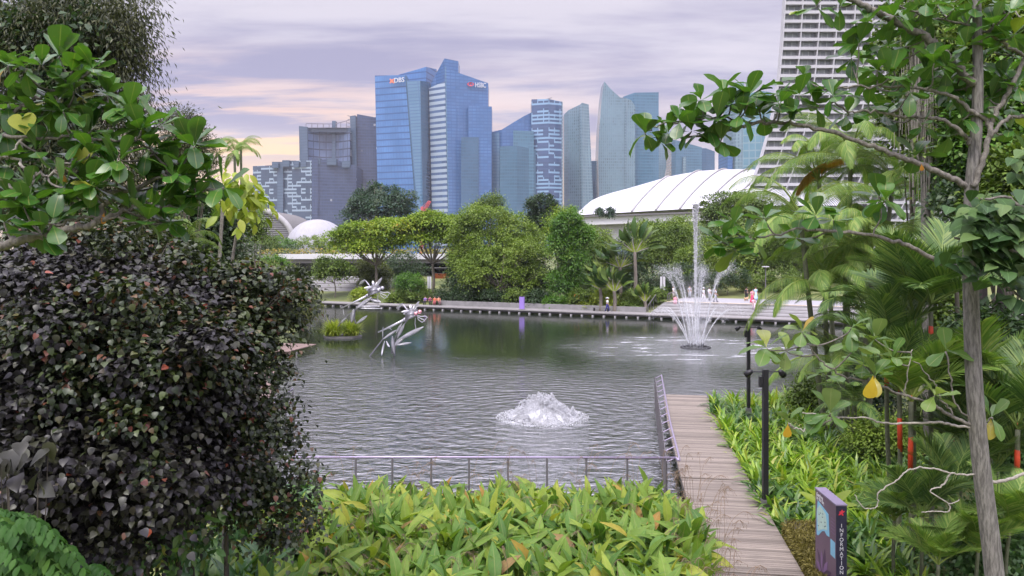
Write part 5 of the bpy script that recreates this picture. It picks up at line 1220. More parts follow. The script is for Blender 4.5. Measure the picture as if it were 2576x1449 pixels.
def mark(name, pts, mat, off): return face_poly(name, pts, mat, off, .002)
mark('map_land', [(UX(228), 2.36), (UX(262), 2.50), (UX(330), 2.42), (UX(345), 2.28), (UX(350), 2.10), (UX(300), 2.04), (UX(240), 1.90)], M['map_land'], .006)
for u_, z in ((UX(255), 2.28), (UX(270), 2.33), (UX(295), 2.28), (UX(300), 2.36), (UX(325), 2.22), (UX(320), 2.12), (UX(332), 2.15), (UX(245), 2.02), (UX(280), 2.15)):
    mark('map_path', [(u_ - .03, z), (u_ - .02, z + .02), (u_ + .03, z + .012), (u_ + .02, z - .012)], M['ink'], .008)
mark('map_key', [(UX(388), 1.99), (UX(440), 1.99), (UX(440), 1.66), (UX(388), 1.66)], M['map_sea'], .004)
for k in range(5): mark('text_line', [(UX(392), 2.44 - k * .07), (UX(436), 2.44 - k * .07), (UX(436), 2.428 - k * .07), (UX(392), 2.428 - k * .07)], M['sign_petal'], .004)
# flower motif on the lower face
cu_, cz_ = UX(300), 1.05
for k in range(13):
    a_ = math.radians(20 + k * 27.5); L_ = .62 if k % 2 else .52
    ct, stt = math.cos(a_), math.sin(a_); pts = []
    for s_ in np.linspace(0, 1, 9): pts.append((cu_ + ct * L_ * s_ * .78 - stt * .075 * math.sin(math.pi * s_), cz_ + stt * L_ * s_ + ct * .075 * math.sin(math.pi * s_)))
    for s_ in np.linspace(1, 0, 9)[1:-1]: pts.append((cu_ + ct * L_ * s_ * .78 + stt * .075 * math.sin(math.pi * s_), cz_ + stt * L_ * s_ - ct * .075 * math.sin(math.pi * s_)))
    pts = [(min(1.11, max(.01, u_)), z) for u_, z in pts]
    mark('petal', pts, M['sign_petal_dark'] if k % 2 else M['sign_petal'], .0035 + k * .0004)
for txt, zz, xx in (('Gardens', 2.655, .985), ('by the Bay', 2.575, .985)):
    cu = bpy.data.curves.new('lettering', 'FONT'); cu.body = txt; cu.size = .105; cu.extrude = .002; cu.offset = .003; cu.materials.append(M['text_white'])
    o_ = bpy.data.objects.new('lettering', cu); COL.objects.link(o_); o_.parent = sg_
    # text reads from the far end towards the near edge on the left face
    o_.rotation_euler = (math.radians(90), 0, math.radians(-90)); o_.location = SV(1.04, -.006, zz) - sb; o_.scale = (.95, 1, 1); to_mesh_ob(o_, cu)

# ------------------------------------------------------------------ near planting
def clump_mesh(n, L, wid, spread): return tuft('leaves', (0, 0, 0), n, L, None, False, wid, spread)
PM = [clump_mesh(44, .84, 2.7, 1.9) for _ in range(4)]
PMD = [m_.copy() for m_ in PM]
for m_ in PM: m_.materials.append(M['pandan'])
for m_ in PMD: m_.materials.append(M['pandan_dark'])
pathc = [Vector(p_) for p_ in PC]
def path_x(y):
    return float(np.interp(y, [p_[1] for p_ in PC], [p_[0] for p_ in PC]))
cnt = 0; placed = []
y = 12.6
while y < 38.5:
    step = .66 + (y - 12) * .010; x = path_x(y) + 1.30 + random.uniform(-.1, .12)
    xmax = path_x(y) + (3.2 + (y - 12) * .36 if y < 30 else 9.7 - (y - 30) * .45)
    while x < xmax and cnt < 300:
        if not (y < 19.9 and x < path_x(y) + 2.55) and not (15.2 < y < 17.3 and 6.3 < x < 7.3) and (x - CX * 0) * F / y + CX < 2330:
            i = random.randrange(4); dark = (math.sin(x * .9 + y * .33) + random.uniform(-.6, .6) + (0.7 if (x - path_x(y)) > 4 and y < 22 else -.25)) > .5
            o_ = put('strap_leaf_plant', (PMD if dark else PM)[i]); yy = y + random.uniform(-.18, .18)
            o_.location = (x, yy, max(.40, gz(x, yy)) - .02); o_.rotation_euler = (0, 0, random.uniform(0, 6.28)); s_ = random.uniform(.9, 1.25); o_.scale = (s_, s_, s_ * random.uniform(.9, 1.15))
            if dark: tag(o_, 'dark green strap-leaved rosette in the bed along the boardwalk', 'plant', 'dark strap-leaved rosettes by the boardwalk')
            else: tag(o_, 'bright yellow-green strap-leaved rosette in the bed along the boardwalk', 'plant', 'bright strap-leaved rosettes by the boardwalk')
            cnt += 1
        x += step * random.uniform(.85, 1.15)
    y += step * .92
open('/tmp/cnt.txt','w').write(str(cnt))
# clipped mossy hedge between path and sign
hx = [(path_x(y_) + 1.16, y_) for y_ in (12.0, 14, 16, 18, 19.7)]; hx2 = [(path_x(y_) + w_, y_) for y_, w_ in ((19.7, 2.35), (18, 1.9), (16.2, 1.62), (14.6, 1.55), (12, 1.55))]
hg = thing('low_hedge', 'low clipped brownish-green feathery hedge between the boardwalk and the information sign', 'hedge', (6.2, 16, .4))
mb = MB(); inset = [(a_ + .07, b_) for a_, b_ in hx] + [(a_ - .07, b_) for a_, b_ in hx2]; mb.prism(inset, .35, .98); mb.build('core', M['bark_dark'], hg)
n = 26000; y_ = rng.uniform(12, 19.7, n); a_ = np.interp(y_, [p_[1] for p_ in hx], [p_[0] for p_ in hx]); b_ = np.interp(y_, [p_[1] for p_ in hx2[::-1]], [p_[0] for p_ in hx2[::-1]])
side = rng.uniform(0, 1, n); onside = (side < .28); x_ = np.where(onside, a_ + rng.uniform(-.02, .05, n), a_ + (b_ - a_) * rng.uniform(0, 1, n)); z_ = np.where(onside, rng.uniform(.42, .98, n), .98 + rng.normal(size=n) * .03 + .05 * np.sin(x_ * 5) * np.sin(y_ * 4))
P = np.stack([x_, y_, z_], 1); d_ = unit(n) * .8 + np.stack([-.7 * onside, -.3 * np.ones(n), .5 - .8 * onside], 1)
me = cloud_mesh('foliage', [(NARROW, P, frames(d_, unit(n) + [0, 0, 1]), rng.uniform(.07, .13, n), rng.uniform(0, 1, n))]); put('foliage', me, M['moss'], hg)

# foreground bed of large pointed leaves
def thalia(name, label, poly_fn, n, mat, seedy=0, size=(.40, .80), kind='stuff'):
    P = []; 
    while len(P) < n:
        d = 12.0 + (22.3 - 12.0) * random.random() ** .9; x0_, x1_ = poly_fn(d); px_ = random.uniform(x0_, x1_); P.append(((px_ - CX) * d / F, d))
    P = np.array(P); m_ = len(P)
    toph = 2.02 + .26 * np.sin(P[:, 0] * 1.9 + P[:, 1]) * np.sin(P[:, 1] * 1.3) + .12 * np.sin(P[:, 0] * 5.1) * np.sin(P[:, 1] * 4.3) - .34 - .95 * sm(P[:, 1], 17.0, 22.2)
    z = toph - rng.exponential(.30, m_).clip(0, 1.3) + rng.uniform(0, .16, m_)
    az_ = rng.uniform(0, 2 * np.pi, m_); elv = rng.uniform(-.2, 1.55, m_) ** 1.0
    d_ = np.stack([np.cos(az_) * np.cos(elv), np.sin(az_) * np.cos(elv), np.sin(elv)], 1); up = np.stack([-np.cos(az_) * np.sin(elv), -np.sin(az_) * np.sin(elv), np.cos(elv)], 1) + unit(m_) * .75 + np.array([0, -.3, 0])
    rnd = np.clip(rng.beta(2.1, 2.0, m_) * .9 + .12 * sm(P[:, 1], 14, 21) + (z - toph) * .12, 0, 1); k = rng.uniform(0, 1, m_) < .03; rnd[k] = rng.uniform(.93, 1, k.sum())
    pos = np.column_stack([P, z]); L_ = rng.uniform(size[0], size[1], m_)
    tl, tw = THALIA[0].copy(), THALIA[0].copy(); tl[:, 0] *= .72; tl[:, 2] *= 1.2; h_ = rng.integers(0, 3, m_); R = frames(d_, up); items = []
    tb = THALIA[0].copy(); tb[:, 2] -= .35 * tb[:, 1] ** 3
    for q_, T in enumerate((THALIA[0], tl, tb)):
        s_ = h_ == q_; items.append(((T, THALIA[1], THALIA[2]), pos[s_], R[s_], L_[s_], rnd[s_]))
    # petioles as thin blades from the ground
    s_ = rng.uniform(0, 1, m_) < .55; b0_ = pos[s_].copy(); g_ = b0_.copy(); g_[:, 2] = .4; g_[:, :2] += rng.normal(size=(s_.sum(), 2)) * .18; v_ = b0_ - g_; L2 = np.linalg.norm(v_, axis=1)
    st_ = (np.array([(-.008, 0, 0), (.008, 0, 0), (.005, 1, 0), (-.005, 1, 0)]), np.array([(0, 1, 2, 3)]), np.ones(4)); 
    Rr_ = frames(v_, unit(len(v_))); Rr_[:, :, 1] *= L2[:, None]; items.append((st_, g_, Rr_, 1.0, rng.uniform(.2, .6, len(v_))))
    me = cloud_mesh(name, items); me.polygons.foreach_set('use_smooth', [True] * len(me.polygons)); o_ = put(name, me, mat); return tag(o_, label, None, kind=kind)
def bed(d):
    yb = np.interp(d, [12, 14, 17, 20, 22.4], [1830, 1800, 1775, 1735, 1660]); xa = np.interp(d, [12, 15, 18, 20, 22.4], [560, 620, 690, 770, 790]); return xa, yb
thalia('leaf_bed', None, bed, 5400, M['thalia'])
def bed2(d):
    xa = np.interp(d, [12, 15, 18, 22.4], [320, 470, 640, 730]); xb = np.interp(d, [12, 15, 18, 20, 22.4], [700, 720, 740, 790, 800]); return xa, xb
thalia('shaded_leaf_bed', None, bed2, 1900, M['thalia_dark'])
# seed stalks over the bed and the path
mb = MB(); sd = []
for i in range(190):
    d = random.uniform(12.3, 21.8); a0, a1 = bed(d); px = random.uniform(a0 + 40, a1 + 25) if i % 3 else random.uniform(a1 - 60, a1 + 60)
    x = (px - CX) * d / F; h_ = random.uniform(1.9, 2.55); lx, ly = random.uniform(-.35, .45), random.uniform(-.3, .3)
    pts = spline([(x, d, 1.1), (x + lx * .4, d + ly * .4, h_ * .85), (x + lx, d + ly, h_), (x + lx * 1.5, d + ly * 1.4, h_ - .06)], 3); mb.tube(pts, .0045, 3, rnd=random.random())
    for k in range(random.randint(5, 11)):
        e = pts[-random.randint(1, 5)] + Vector((random.uniform(-.12, .12), random.uniform(-.12, .12), random.uniform(-.14, .05))); sd.append(e); mb.tube([pts[-3], e], .0025, 3)
tag(mb.build('seed_stalks', M['seed']), kind='stuff')
P = np.array([tuple(e) for e in sd]); me = cloud_mesh('seed_heads', [(NARROW, P, frames(np.tile([0, 0, -1.], (len(P), 1)) + unit(len(P)) * .4, unit(len(P))), rng.uniform(.03, .06, len(P)), rng.uniform(0, 1, len(P)))]); tag(put('seed_heads', me, M['seed']), kind='stuff')

# big strap-leaved plants -----------------------------------------------------
def lily(px, d, zt, n, L, label, name='banana_plant', mat='limeb', wid=.16):
    x = (px - CX) * d / F; o_ = thing(name, label, 'plant', (x, d, .42)); 
    for i in range(n):
        a_ = (i / n) * 6.28 + random.uniform(-.3, .3); el_ = random.uniform(.25, 1.2); dirv = np.array([[math.cos(a_) * math.cos(el_), math.sin(a_) * math.cos(el_) - .2, math.sin(el_)]])
        T = leaf_t([(0, .03), (.1, wid * .6), (.35, wid), (.65, wid * .95), (.88, wid * .5), (1, 0)], .35, .22)
        me = cloud_mesh('leaf', [(T, np.array([[x, d, zt]]), frames(dirv, np.array([[0, -.5, 1.]])), L * random.uniform(.8, 1.1), np.array([random.random()]))]); put('leaf', me, M[mat], o_)
    mb = MB(); mb.tube([(x, d, .4), (x, d, zt + .03)], [.05, .03], 7); mb.build('stem', M['stalk'], o_)
lily(2078, 17.2, 2.1, 6, .85, 'lime yellow broad-leaved young plant rising just behind the information sign')

# ------------------------------------------------------------------ palms
def frond_mesh(name, L, th0, bend, nleaf, ll, width=.035, droopl=.6, vee=.35, mat=None, stalk=.12, seed=0, tipfade=.55, twist=0.0):
    """a feather leaf: arching midrib in the YZ plane from the origin towards +Y, leaflets both sides"""
    r_ = np.random.default_rng(seed); n = 26; s_ = np.linspace(0, 1, n); th = th0 - bend * s_ ** 1.25
    y = np.concatenate([[0], np.cumsum(np.cos(th[:-1])) * L / (n - 1)]); z = np.concatenate([[0], np.cumsum(np.sin(th[:-1])) * L / (n - 1)])
    mb = MB(); mb.tube([(0, a_, b_) for a_, b_ in zip(y[::3], z[::3])] + [(0, y[-1], z[-1])], list(np.linspace(.028, .004, len(y[::3]) + 1)), 4, rnd=.9)
    for i in range(nleaf):
        u = stalk + (1 - stalk) * (i + .5) / nleaf; yy, zz, tt = np.interp(u, s_, y), np.interp(u, s_, z), np.interp(u, s_, th)
        T_ = Vector((0, math.cos(tt), math.sin(tt))); Np = Vector((0, -math.sin(tt), math.cos(tt)))
        l_ = ll * math.sin(math.pi * min(1, .18 + .82 * (u - stalk) / (1 - stalk)) ** .9) ** tipfade * r_.uniform(.88, 1.08)
        for sg in (-1, 1):
            d0 = (Vector((sg, 0, 0)) * (1.0 - .55 * u) + T_ * (.45 + .75 * u) + Np * vee * r_.uniform(.6, 1.2)).normalized()
            p = Vector((0, yy, zz)); rows = 4; V = []; wv = T_ * .5 + Vector((0, 0, .0)); 
            for k in range(rows):
                q_ = k / (rows - 1); w_ = width * (.55, 1, .75, .04)[k] * .5; a_ = d0.cross(Np).normalized() * w_; V += [p - a_, p + a_]
                if k < rows - 1:
                    dd_ = (d0 + Vector((0, 0, -1)) * droopl * (q_ + .25) * 1.1).normalized(); p = p + dd_ * l_ / (rows - 1)
            b_ = len(mb.v); mb.add(V, [(2 * k, 2 * k + 1, 2 * k + 3, 2 * k + 2) for k in range(rows - 1)], rnd=r_.uniform(.1, .95))
    me = mb.mesh(name, False); me.materials.append(mat); return me
FM = [frond_mesh('frond', 2.9, th, bn, 60, .62, .021, 1.15, .05, M['palm'], seed=i) for i, (th, bn) in enumerate(((1.35, 2.3), (1.05, 2.2), (.75, 2.0), (.3, 1.6)))]
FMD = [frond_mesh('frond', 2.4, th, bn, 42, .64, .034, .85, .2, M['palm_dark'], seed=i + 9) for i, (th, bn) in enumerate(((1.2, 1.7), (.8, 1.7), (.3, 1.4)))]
FO = frond_mesh('frond', 2.0, .1, 1.3, 44, .5, .05, 1.0, .1, M['palm_orange'], seed=31)
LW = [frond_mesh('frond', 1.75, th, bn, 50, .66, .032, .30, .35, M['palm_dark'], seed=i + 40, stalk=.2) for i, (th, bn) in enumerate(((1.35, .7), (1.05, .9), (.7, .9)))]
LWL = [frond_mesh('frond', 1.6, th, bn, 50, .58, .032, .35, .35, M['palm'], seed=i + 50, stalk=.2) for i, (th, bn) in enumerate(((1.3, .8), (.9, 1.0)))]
def palm(name, label, px, d, ztop, meshes, n, trunk=(.09, .07), tmat='ring_trunk', shaft=None, group=None, scale=1.0, base=None, orange=0, lean=0, az0=None, zb=None):
    top = Q(px, 0, d); top.z = ztop; bx = (base if base is not None else px); z0 = .42 if zb is None else zb; b_ = Vector(((bx - CX) * d / F, d, z0)); o_ = thing(name, label, 'palm', b_, group)
    pts = spline([b_ - Vector((0, 0, .3)), b_.lerp(top, .5) + Vector((random.uniform(-.1, .1), 0, 0)), top]); mb = MB(); mb.tube(pts, list(np.linspace(trunk[0], trunk[1], len(pts))), 9); mb.build('trunk', M[tmat], o_, True)
    if shaft:
        dv = (pts[-1] - pts[-3]).normalized(); mb = MB(); mb.tube([top - dv * shaft, top - dv * shaft * .6, top + dv * .15], [trunk[1] * 1.05, trunk[1] * 1.15, trunk[1] * .6], 9); mb.build('crownshaft', M['red_shaft'], o_, True)
    a0 = random.uniform(0, 6.28) if az0 is None else az0
    for i in range(n):
        me = meshes[i % len(meshes)] if i >= orange else FO
        f_ = put('frond', me, None, o_, world=False); f_.location = top - b_; s_ = scale * random.uniform(.85, 1.12); f_.scale = (s_, s_, s_)
        f_.rotation_euler = (random.uniform(-.15, .15), random.uniform(-.25, .25), a0 + i * 2.4)
    return o_
palm('feather_palm', 'tallest feather palm in the clump, its crown in front of the hotel', 2140, 33.6, Q(0, 400, 33.6).z, FM, 17, trunk=(.12, .09), orange=1, base=2128, az0=.5, scale=1.60)
palm('feather_palm', 'feather palm with arching fronds just left of the tallest palm trunk', 2060, 35.2, Q(0, 455, 35.2).z, FM, 13, trunk=(.12, .09), base=2110, scale=1.44)
palm('feather_palm', 'middle-height palm with a crown level with the lake fountain top', 2125, 32.0, Q(0, 625, 32.0).z, FM, 16, trunk=(.12, .09), base=2132, scale=1.36)
palm('feather_palm', 'low palm whose fronds droop over the water beside the far steps', 2075, 31.2, Q(0, 735, 31.2).z, FM, 17, trunk=(.12, .09), base=2100, scale=1.47)
palm('feather_palm', 'palm with pale fronds right of the tallest palm crown', 2245, 32.8, Q(0, 470, 32.8).z, FM, 13, trunk=(.12, .09), base=2180, scale=1.36)
palm('feather_palm', 'greyish palm crown behind the trunk of the sea almond', 2345, 40.0, Q(0, 520, 40.0).z, FMD, 14, trunk=(.12, .09), scale=1.52)
palm('feather_palm', 'short palm in the shade under the drooping palm', 2110, 30.4, Q(0, 905, 30.4).z, FM, 14, trunk=(.12, .09), scale=1.15)
palm('feather_palm', 'shaded palm hidden between the low palm and the red-stemmed palms', 2180, 28.8, Q(0, 800, 28.8).z, FMD, 14, trunk=(.12, .09), scale=1.28)
palm('feather_palm', 'small fan of palm leaves low in the shade behind the bare branch', 2150, 28.0, Q(0, 1010, 28.0).z, FMD, 12, trunk=(.12, .09), scale=0.80)
for i, (px, d, zy, bs, sc, lb, mm, shf) in enumerate([
    (2302, 20.2, 800, 2300, 1.0, 'red-stemmed palm with stiff upright dark fronds, left of the pair', LW, .75), (2342, 19.8, 765, 2345, 1.05, 'red-stemmed palm with a tall bright red shaft, right of the pair', LW, .85),
    (2262, 19.2, 985, 2258, .85, 'red-stemmed palm with its red shaft showing beside the bare branch', LW, .95), (2292, 18.6, 1010, 2296, .9, 'red-stemmed palm with an orange-red shaft, nearest the bare branch', LWL, 1.2),
    (2405, 19.4, 1000, 2400, .85, 'red-stemmed palm close left of the grey tree trunk', LW, .8), (2490, 18.8, 985, 2490, 1.0, 'red-stemmed palm right of the grey tree trunk', LWL, .9),
    (2230, 20.4, 880, 2250, .8, 'red-stemmed palm with blue-green fronds behind the leaf whorls', LW, .6), (2560, 17.5, 1080, 2560, .9, 'red-stemmed palm cut by the right edge of the picture', LW, .7)]):
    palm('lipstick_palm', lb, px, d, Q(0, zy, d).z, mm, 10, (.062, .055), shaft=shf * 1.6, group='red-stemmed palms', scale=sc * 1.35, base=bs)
for px, d, zy, sc, lb in ((2320, 16.5, 1300, .95, 'dark bushy palm clump at the bottom between sign and trunk'), (2395, 17.5, 1240, 1.0, 'dark palm clump under the bent bare branches'), (2460, 15.6, 1390, .9, 'green palm fan at the foot of the grey trunk'),
    (2540, 15.8, 1330, 1.0, 'palm with long blue-green fronds at the lower right edge'), (2250, 17, 1310, .7, 'small young palm with pale new fronds among the rosettes'), (2360, 15.4, 1420, .8, 'low palm sprouting at the bottom edge of the picture'), (2510, 18, 1180, 1.1, 'shaded palm right of the trunk behind the cut branch'), (2420, 19, 1120, 1.1, 'dark palm crown directly behind the grey trunk')):
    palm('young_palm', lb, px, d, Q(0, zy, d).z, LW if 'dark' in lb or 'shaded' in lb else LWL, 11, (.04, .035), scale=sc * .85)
palm('feather_palm', 'palm crown pressed behind the branch between the lake and the tallest palm', 2015, 31.0, Q(0, 560, 31.0).z, FM, 14, trunk=(.12, .09), base=2080, scale=1.4)
palm('feather_palm', 'leafy palm right of the middle palm, fronds brushing the red-stemmed pair', 2195, 30.0, Q(0, 650, 30.0).z, FM, 15, trunk=(.12, .09), base=2185, scale=1.4)
# slender palms, left distance
palm('slender_palm', 'tall slender palm with a feathery crown against the warm sky', 590, 62, Q(0, 385, 62).z, FM, 13, (.13, .10), base=606, scale=.95, group='slender palms on the left', zb=.4)
palm('slender_palm', 'second slender palm crown just right of the tallest one', 606, 64, Q(0, 372, 64).z, FM, 10, (.13, .10), base=612, scale=.8, group='slender palms on the left', zb=.4)
palm('slender_palm', 'palm with a leaning pale trunk rising out of the dark shrub', 560, 30, Q(0, 520, 30).z, FM, 9, (.085, .065), tmat='bark_pale', base=540, scale=.7, group='slender palms on the left', zb=.4)
for i, (px, zy) in enumerate(((608, 548), (622, 560), (592, 572))):
    palm('slender_palm', ('thin distant palm stem left of the arched hall', 'thin distant palm stem nearest the arched hall', 'thin distant palm stem farthest from the arched hall')[i], px, 75, Q(0, zy, 75).z, FMD, 8, (.09, .07), scale=.8, group='slender palms on the left', zb=.4)
palm('slender_palm', 'small palm with an orange dead frond above the dark shrub', 470, 26, Q(0, 600, 26).z, FM, 9, scale=.6, zb=.4)

# ------------------------------------------------------------------ left bank plants
def pxblob(px, py, rx, ry, d, dr=None):
    c = Q(px, py, d); return ((c.x, c.y, c.z), (rx * d / F, dr if dr else rx * d / F * .7, ry * d / F))
# dark shrub, nearest
ds = thing('dark_shrub', 'huge dark purplish-green shrub with round leaves filling the left side', 'shrub', (-5.2, 11.5, .4))
bl = [pxblob(110, 680, 170, 70, 12), pxblob(330, 690, 120, 60, 12.3), pxblob(540, 740, 90, 50, 12.6), pxblob(150, 790, 230, 120, 11.5), pxblob(420, 800, 190, 110, 11.8), pxblob(120, 960, 220, 150, 11), pxblob(400, 960, 200, 130, 11.3), pxblob(600, 800, 105, 100, 12.3), pxblob(600, 960, 95, 130, 12.2),
      pxblob(150, 1180, 230, 130, 10.8), pxblob(420, 1160, 180, 120, 11.2), pxblob(610, 1120, 90, 110, 12), pxblob(630, 1230, 85, 75, 12.3), pxblob(250, 1310, 170, 80, 10.8), pxblob(680, 770, 75, 55, 12.8)]
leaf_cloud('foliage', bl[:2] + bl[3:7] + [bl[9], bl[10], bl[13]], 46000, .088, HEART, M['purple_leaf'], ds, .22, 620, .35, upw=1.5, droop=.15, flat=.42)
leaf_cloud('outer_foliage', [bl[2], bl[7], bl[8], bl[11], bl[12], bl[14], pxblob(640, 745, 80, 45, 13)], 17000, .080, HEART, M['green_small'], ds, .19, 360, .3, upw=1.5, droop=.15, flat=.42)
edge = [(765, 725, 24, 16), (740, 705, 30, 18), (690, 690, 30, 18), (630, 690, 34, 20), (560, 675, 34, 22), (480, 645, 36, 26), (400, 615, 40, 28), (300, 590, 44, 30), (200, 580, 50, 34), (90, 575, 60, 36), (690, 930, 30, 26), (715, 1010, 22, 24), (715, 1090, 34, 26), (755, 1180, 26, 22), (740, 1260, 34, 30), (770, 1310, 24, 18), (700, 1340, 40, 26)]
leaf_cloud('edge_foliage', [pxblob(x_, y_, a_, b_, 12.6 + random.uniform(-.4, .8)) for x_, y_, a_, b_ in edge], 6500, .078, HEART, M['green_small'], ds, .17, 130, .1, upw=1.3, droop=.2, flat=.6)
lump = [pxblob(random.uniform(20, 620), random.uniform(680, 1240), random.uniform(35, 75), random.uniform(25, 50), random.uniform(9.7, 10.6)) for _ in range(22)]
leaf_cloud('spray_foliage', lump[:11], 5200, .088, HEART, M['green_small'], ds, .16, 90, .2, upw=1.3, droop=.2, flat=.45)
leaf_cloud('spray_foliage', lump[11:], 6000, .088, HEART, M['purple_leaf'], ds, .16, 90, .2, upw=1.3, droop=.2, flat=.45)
for i in range(14):
    mb = MB(); x_, y_, a_, b_ = random.choice(edge); e = Q(x_ + random.uniform(-10, 26), y_ + random.uniform(-34, 20), 12.4); s0 = Q(x_ - 90 * (x_ > 500), y_ + 90, 12.2); mb.tube(spline([s0, s0.lerp(e, .5) + Vector((random.uniform(-.05, .05), 0, .06)), e], 4), [.010] * 4 + [.006] * 4 + [.003], 4); mb.build('twig', M['bark_dark'], ds)
leaf_cloud('near_foliage', [pxblob(120, 1130, 160, 90, 9.9), pxblob(330, 1180, 150, 100, 10.1), pxblob(60, 960, 120, 80, 10.1)], 6500, .098, HEART, M['purple_leaf'], ds, .22, 130, .4, upw=1.2, droop=.3, flat=.5)
leaf_cloud('mid_foliage', [pxblob(330, 900, 200, 80, 10.6), pxblob(480, 860, 150, 90, 11.0), pxblob(250, 770, 200, 70, 10.9)], 9000, .082, HEART, M['green_small'], ds, .2, 200, .5, upw=1.5, droop=.15, flat=.4)
mb = MB()
for i in range(26):
    px = random.uniform(0, 560); d = random.uniform(12.2, 12.8); b_ = G(px, d, .3); e = Q(px + random.uniform(-90, 90), random.uniform(850, 1200), d + random.uniform(-.4, .6))
    pts = spline([b_, b_.lerp(e, .5) + Vector((random.uniform(-.3, .3), random.uniform(-.2, .2), 0)), e]); mb.tube(pts, list(np.linspace(.045, .012, len(pts))), 5)
mb.build('stems', M['bark_dark'], ds, True)
# leafy plants seen through the shrub and under it
FT2 = [('under_shrub', 'yellow-green undergrowth shrub seen through the gap in the dark shrub', 470, 1010, 60, 50, 16, 'vivid', 1800), ('under_shrub', 'green whorled shrub at the foot of the dark shrub', 480, 1240, 60, 24, 11.4, 'fern', 500),
       ('under_shrub', 'dim green plants in the shade left of the shaded leaf bed', 430, 1340, 110, 50, 12.5, 'thalia_dark', 900), ('under_shrub', 'dark plants under the dark shrub behind the glossy shrub', 200, 1370, 190, 70, 12.3, 'far_dark', 2600)]
for nm, lb, px, py, rx, ry, d, mt, n_ in FT2:
    o_ = thing(nm, lb, 'shrub', G(px, d, .42)); leaf_cloud('foliage', [pxblob(px, py, rx, ry, d)], n_, .16, OVAL, M[mt], o_, .2, 60, .3)
# tall weeping tree top left
wt = thing('weeping_tree', 'tall dense tree with fine weeping foliage in the top left corner', 'tree', G(120, 24, .4))
bl = [pxblob(60, 90, 150, 130, 24), pxblob(200, 60, 130, 110, 24), pxblob(300, 110, 80, 100, 24), pxblob(330, 230, 62, 110, 24), pxblob(330, 20, 60, 60, 24), pxblob(150, 250, 140, 130, 24), pxblob(80, 420, 150, 160, 24), pxblob(280, 400, 110, 120, 24), pxblob(200, 560, 170, 90, 24), pxblob(370, 520, 70, 80, 24)]
leaf_cloud('crown', bl, 60000, .19, NARROW, M['weeping'], wt, .34, 560, .25, upw=.1, droop=1.1, flat=1.2)
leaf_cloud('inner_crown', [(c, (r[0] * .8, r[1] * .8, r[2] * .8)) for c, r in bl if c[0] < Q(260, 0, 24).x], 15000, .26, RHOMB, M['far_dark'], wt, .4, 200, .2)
mb = MB(); b_ = G(110, 24.5, .2); pts = spline([b_, Q(120, 600, 24.5), Q(130, 300, 24.5), Q(160, 60, 24.5)]); mb.tube(pts, list(np.linspace(.32, .1, len(pts))), 9)
for e in ((320, 60), (350, 240), (300, 380), (40, 120), (240, 180), (20, 350), (380, 500)):
    s_ = pts[random.randint(8, 15)]; e = Q(*e, 24); q_ = spline([s_, s_.lerp(e, .5) + Vector((0, 0, .4)), e]); mb.tube(q_, list(np.linspace(.09, .02, len(q_))), 5)
mb.build('trunk', M['bark_dark'], wt, True)
rt = FT('reddish_tree', 'small reddish-brown fine-leaved tree peeking above the left branches', 'tree', 470, 30, [(455, 300, 34, 30, 30), (485, 350, 38, 34, 30), (450, 380, 50, 40, 30), (520, 400, 26, 24, 30)], 'weeping', 6000, .14, .08, clump=.22, nclump=110, T=NARROW, flat=1.0)
for i, (px, py, rx, ry, d, mt, n_, lb) in enumerate([(500, 560, 90, 70, 34, 'far_dark', 7000, 'shady green tree between the left branches and the leaning palm'), (400, 620, 110, 60, 30, 'far_mid', 6000, 'mid-green tree above the top of the dark shrub'), (640, 560, 30, 26, 70, 'far_mid', 1800, 'small tree beside the thin palm stems')]):
    FT('bank_tree', lb, 'tree', px, d, [(px, py, rx, ry), (px + rx * .3, py + ry * .8, rx * .8, ry * .6)], mt, n_, .2, .1, clump=.4, nclump=90, flat=.5)
# bright out-of-focus leaves behind the left branch tip
lt = thing('lime_leaved_tree', 'branch of big lime-yellow leaves hanging behind the tip of the left almond branch', 'tree', G(560, 15, .4))
leaf_cloud('crown', [pxblob(612, 485, 22, 42, 15), pxblob(632, 520, 14, 24, 15), pxblob(592, 455, 16, 20, 15)], 150, .26, OVAL, M['limeb'], lt, .22, 26, .3, droop=.8)
mb = MB(); pts = spline([G(560, 15.2, .4), Q(575, 800, 15.2), Q(600, 560, 15.1), Q(622, 470, 15)]); mb.tube(pts, list(np.linspace(.05, .015, len(pts))), 6); mb.build('trunk', M['bark_branch'], lt, True)
# arching bamboo-like grass clumps by the water, left
gi = 0
for px, d, L_, n_, z, lb in ((610, 52, 4.6, 420, .4, 'tall arching reed clump behind the dark shrub, leftmost of the reeds'), (650, 50, 4.4, 420, .4, 'tall arching reed clump second from the left'), (690, 48, 3.9, 420, .4, 'arching reed clump in the middle of the left bank'), (725, 47, 3.2, 360, .4, 'arching reed clump hanging toward the water'), (752, 46, 2.4, 300, .3, 'low reed clump trailing its tips in the lake'), (560, 46, 4.2, 320, .4, 'reed clump half hidden by the leaning palm trunk'),
    (700, 60, 4.4, 320, .4, 'taller reed clump behind the middle clumps')):
    d *= 1.72; L_ *= 1.6; z = .4; x = (px - CX) * d / F; o_ = thing('reed_clump', lb, 'reeds', (x, d, z), 'reed clumps on the left bank')
    tuft('stems', (x, d, z), n_, L_, M['bamboo'], o_, 2.6, 1.0)
    leaf_cloud('foliage', [((x, d, z + L_ * .55), (L_ * .42, L_ * .35, L_ * .38))], 3600, .5, NARROW, M['bamboo'], o_, .5, 80, .3, droop=1.0, flat=1.0)
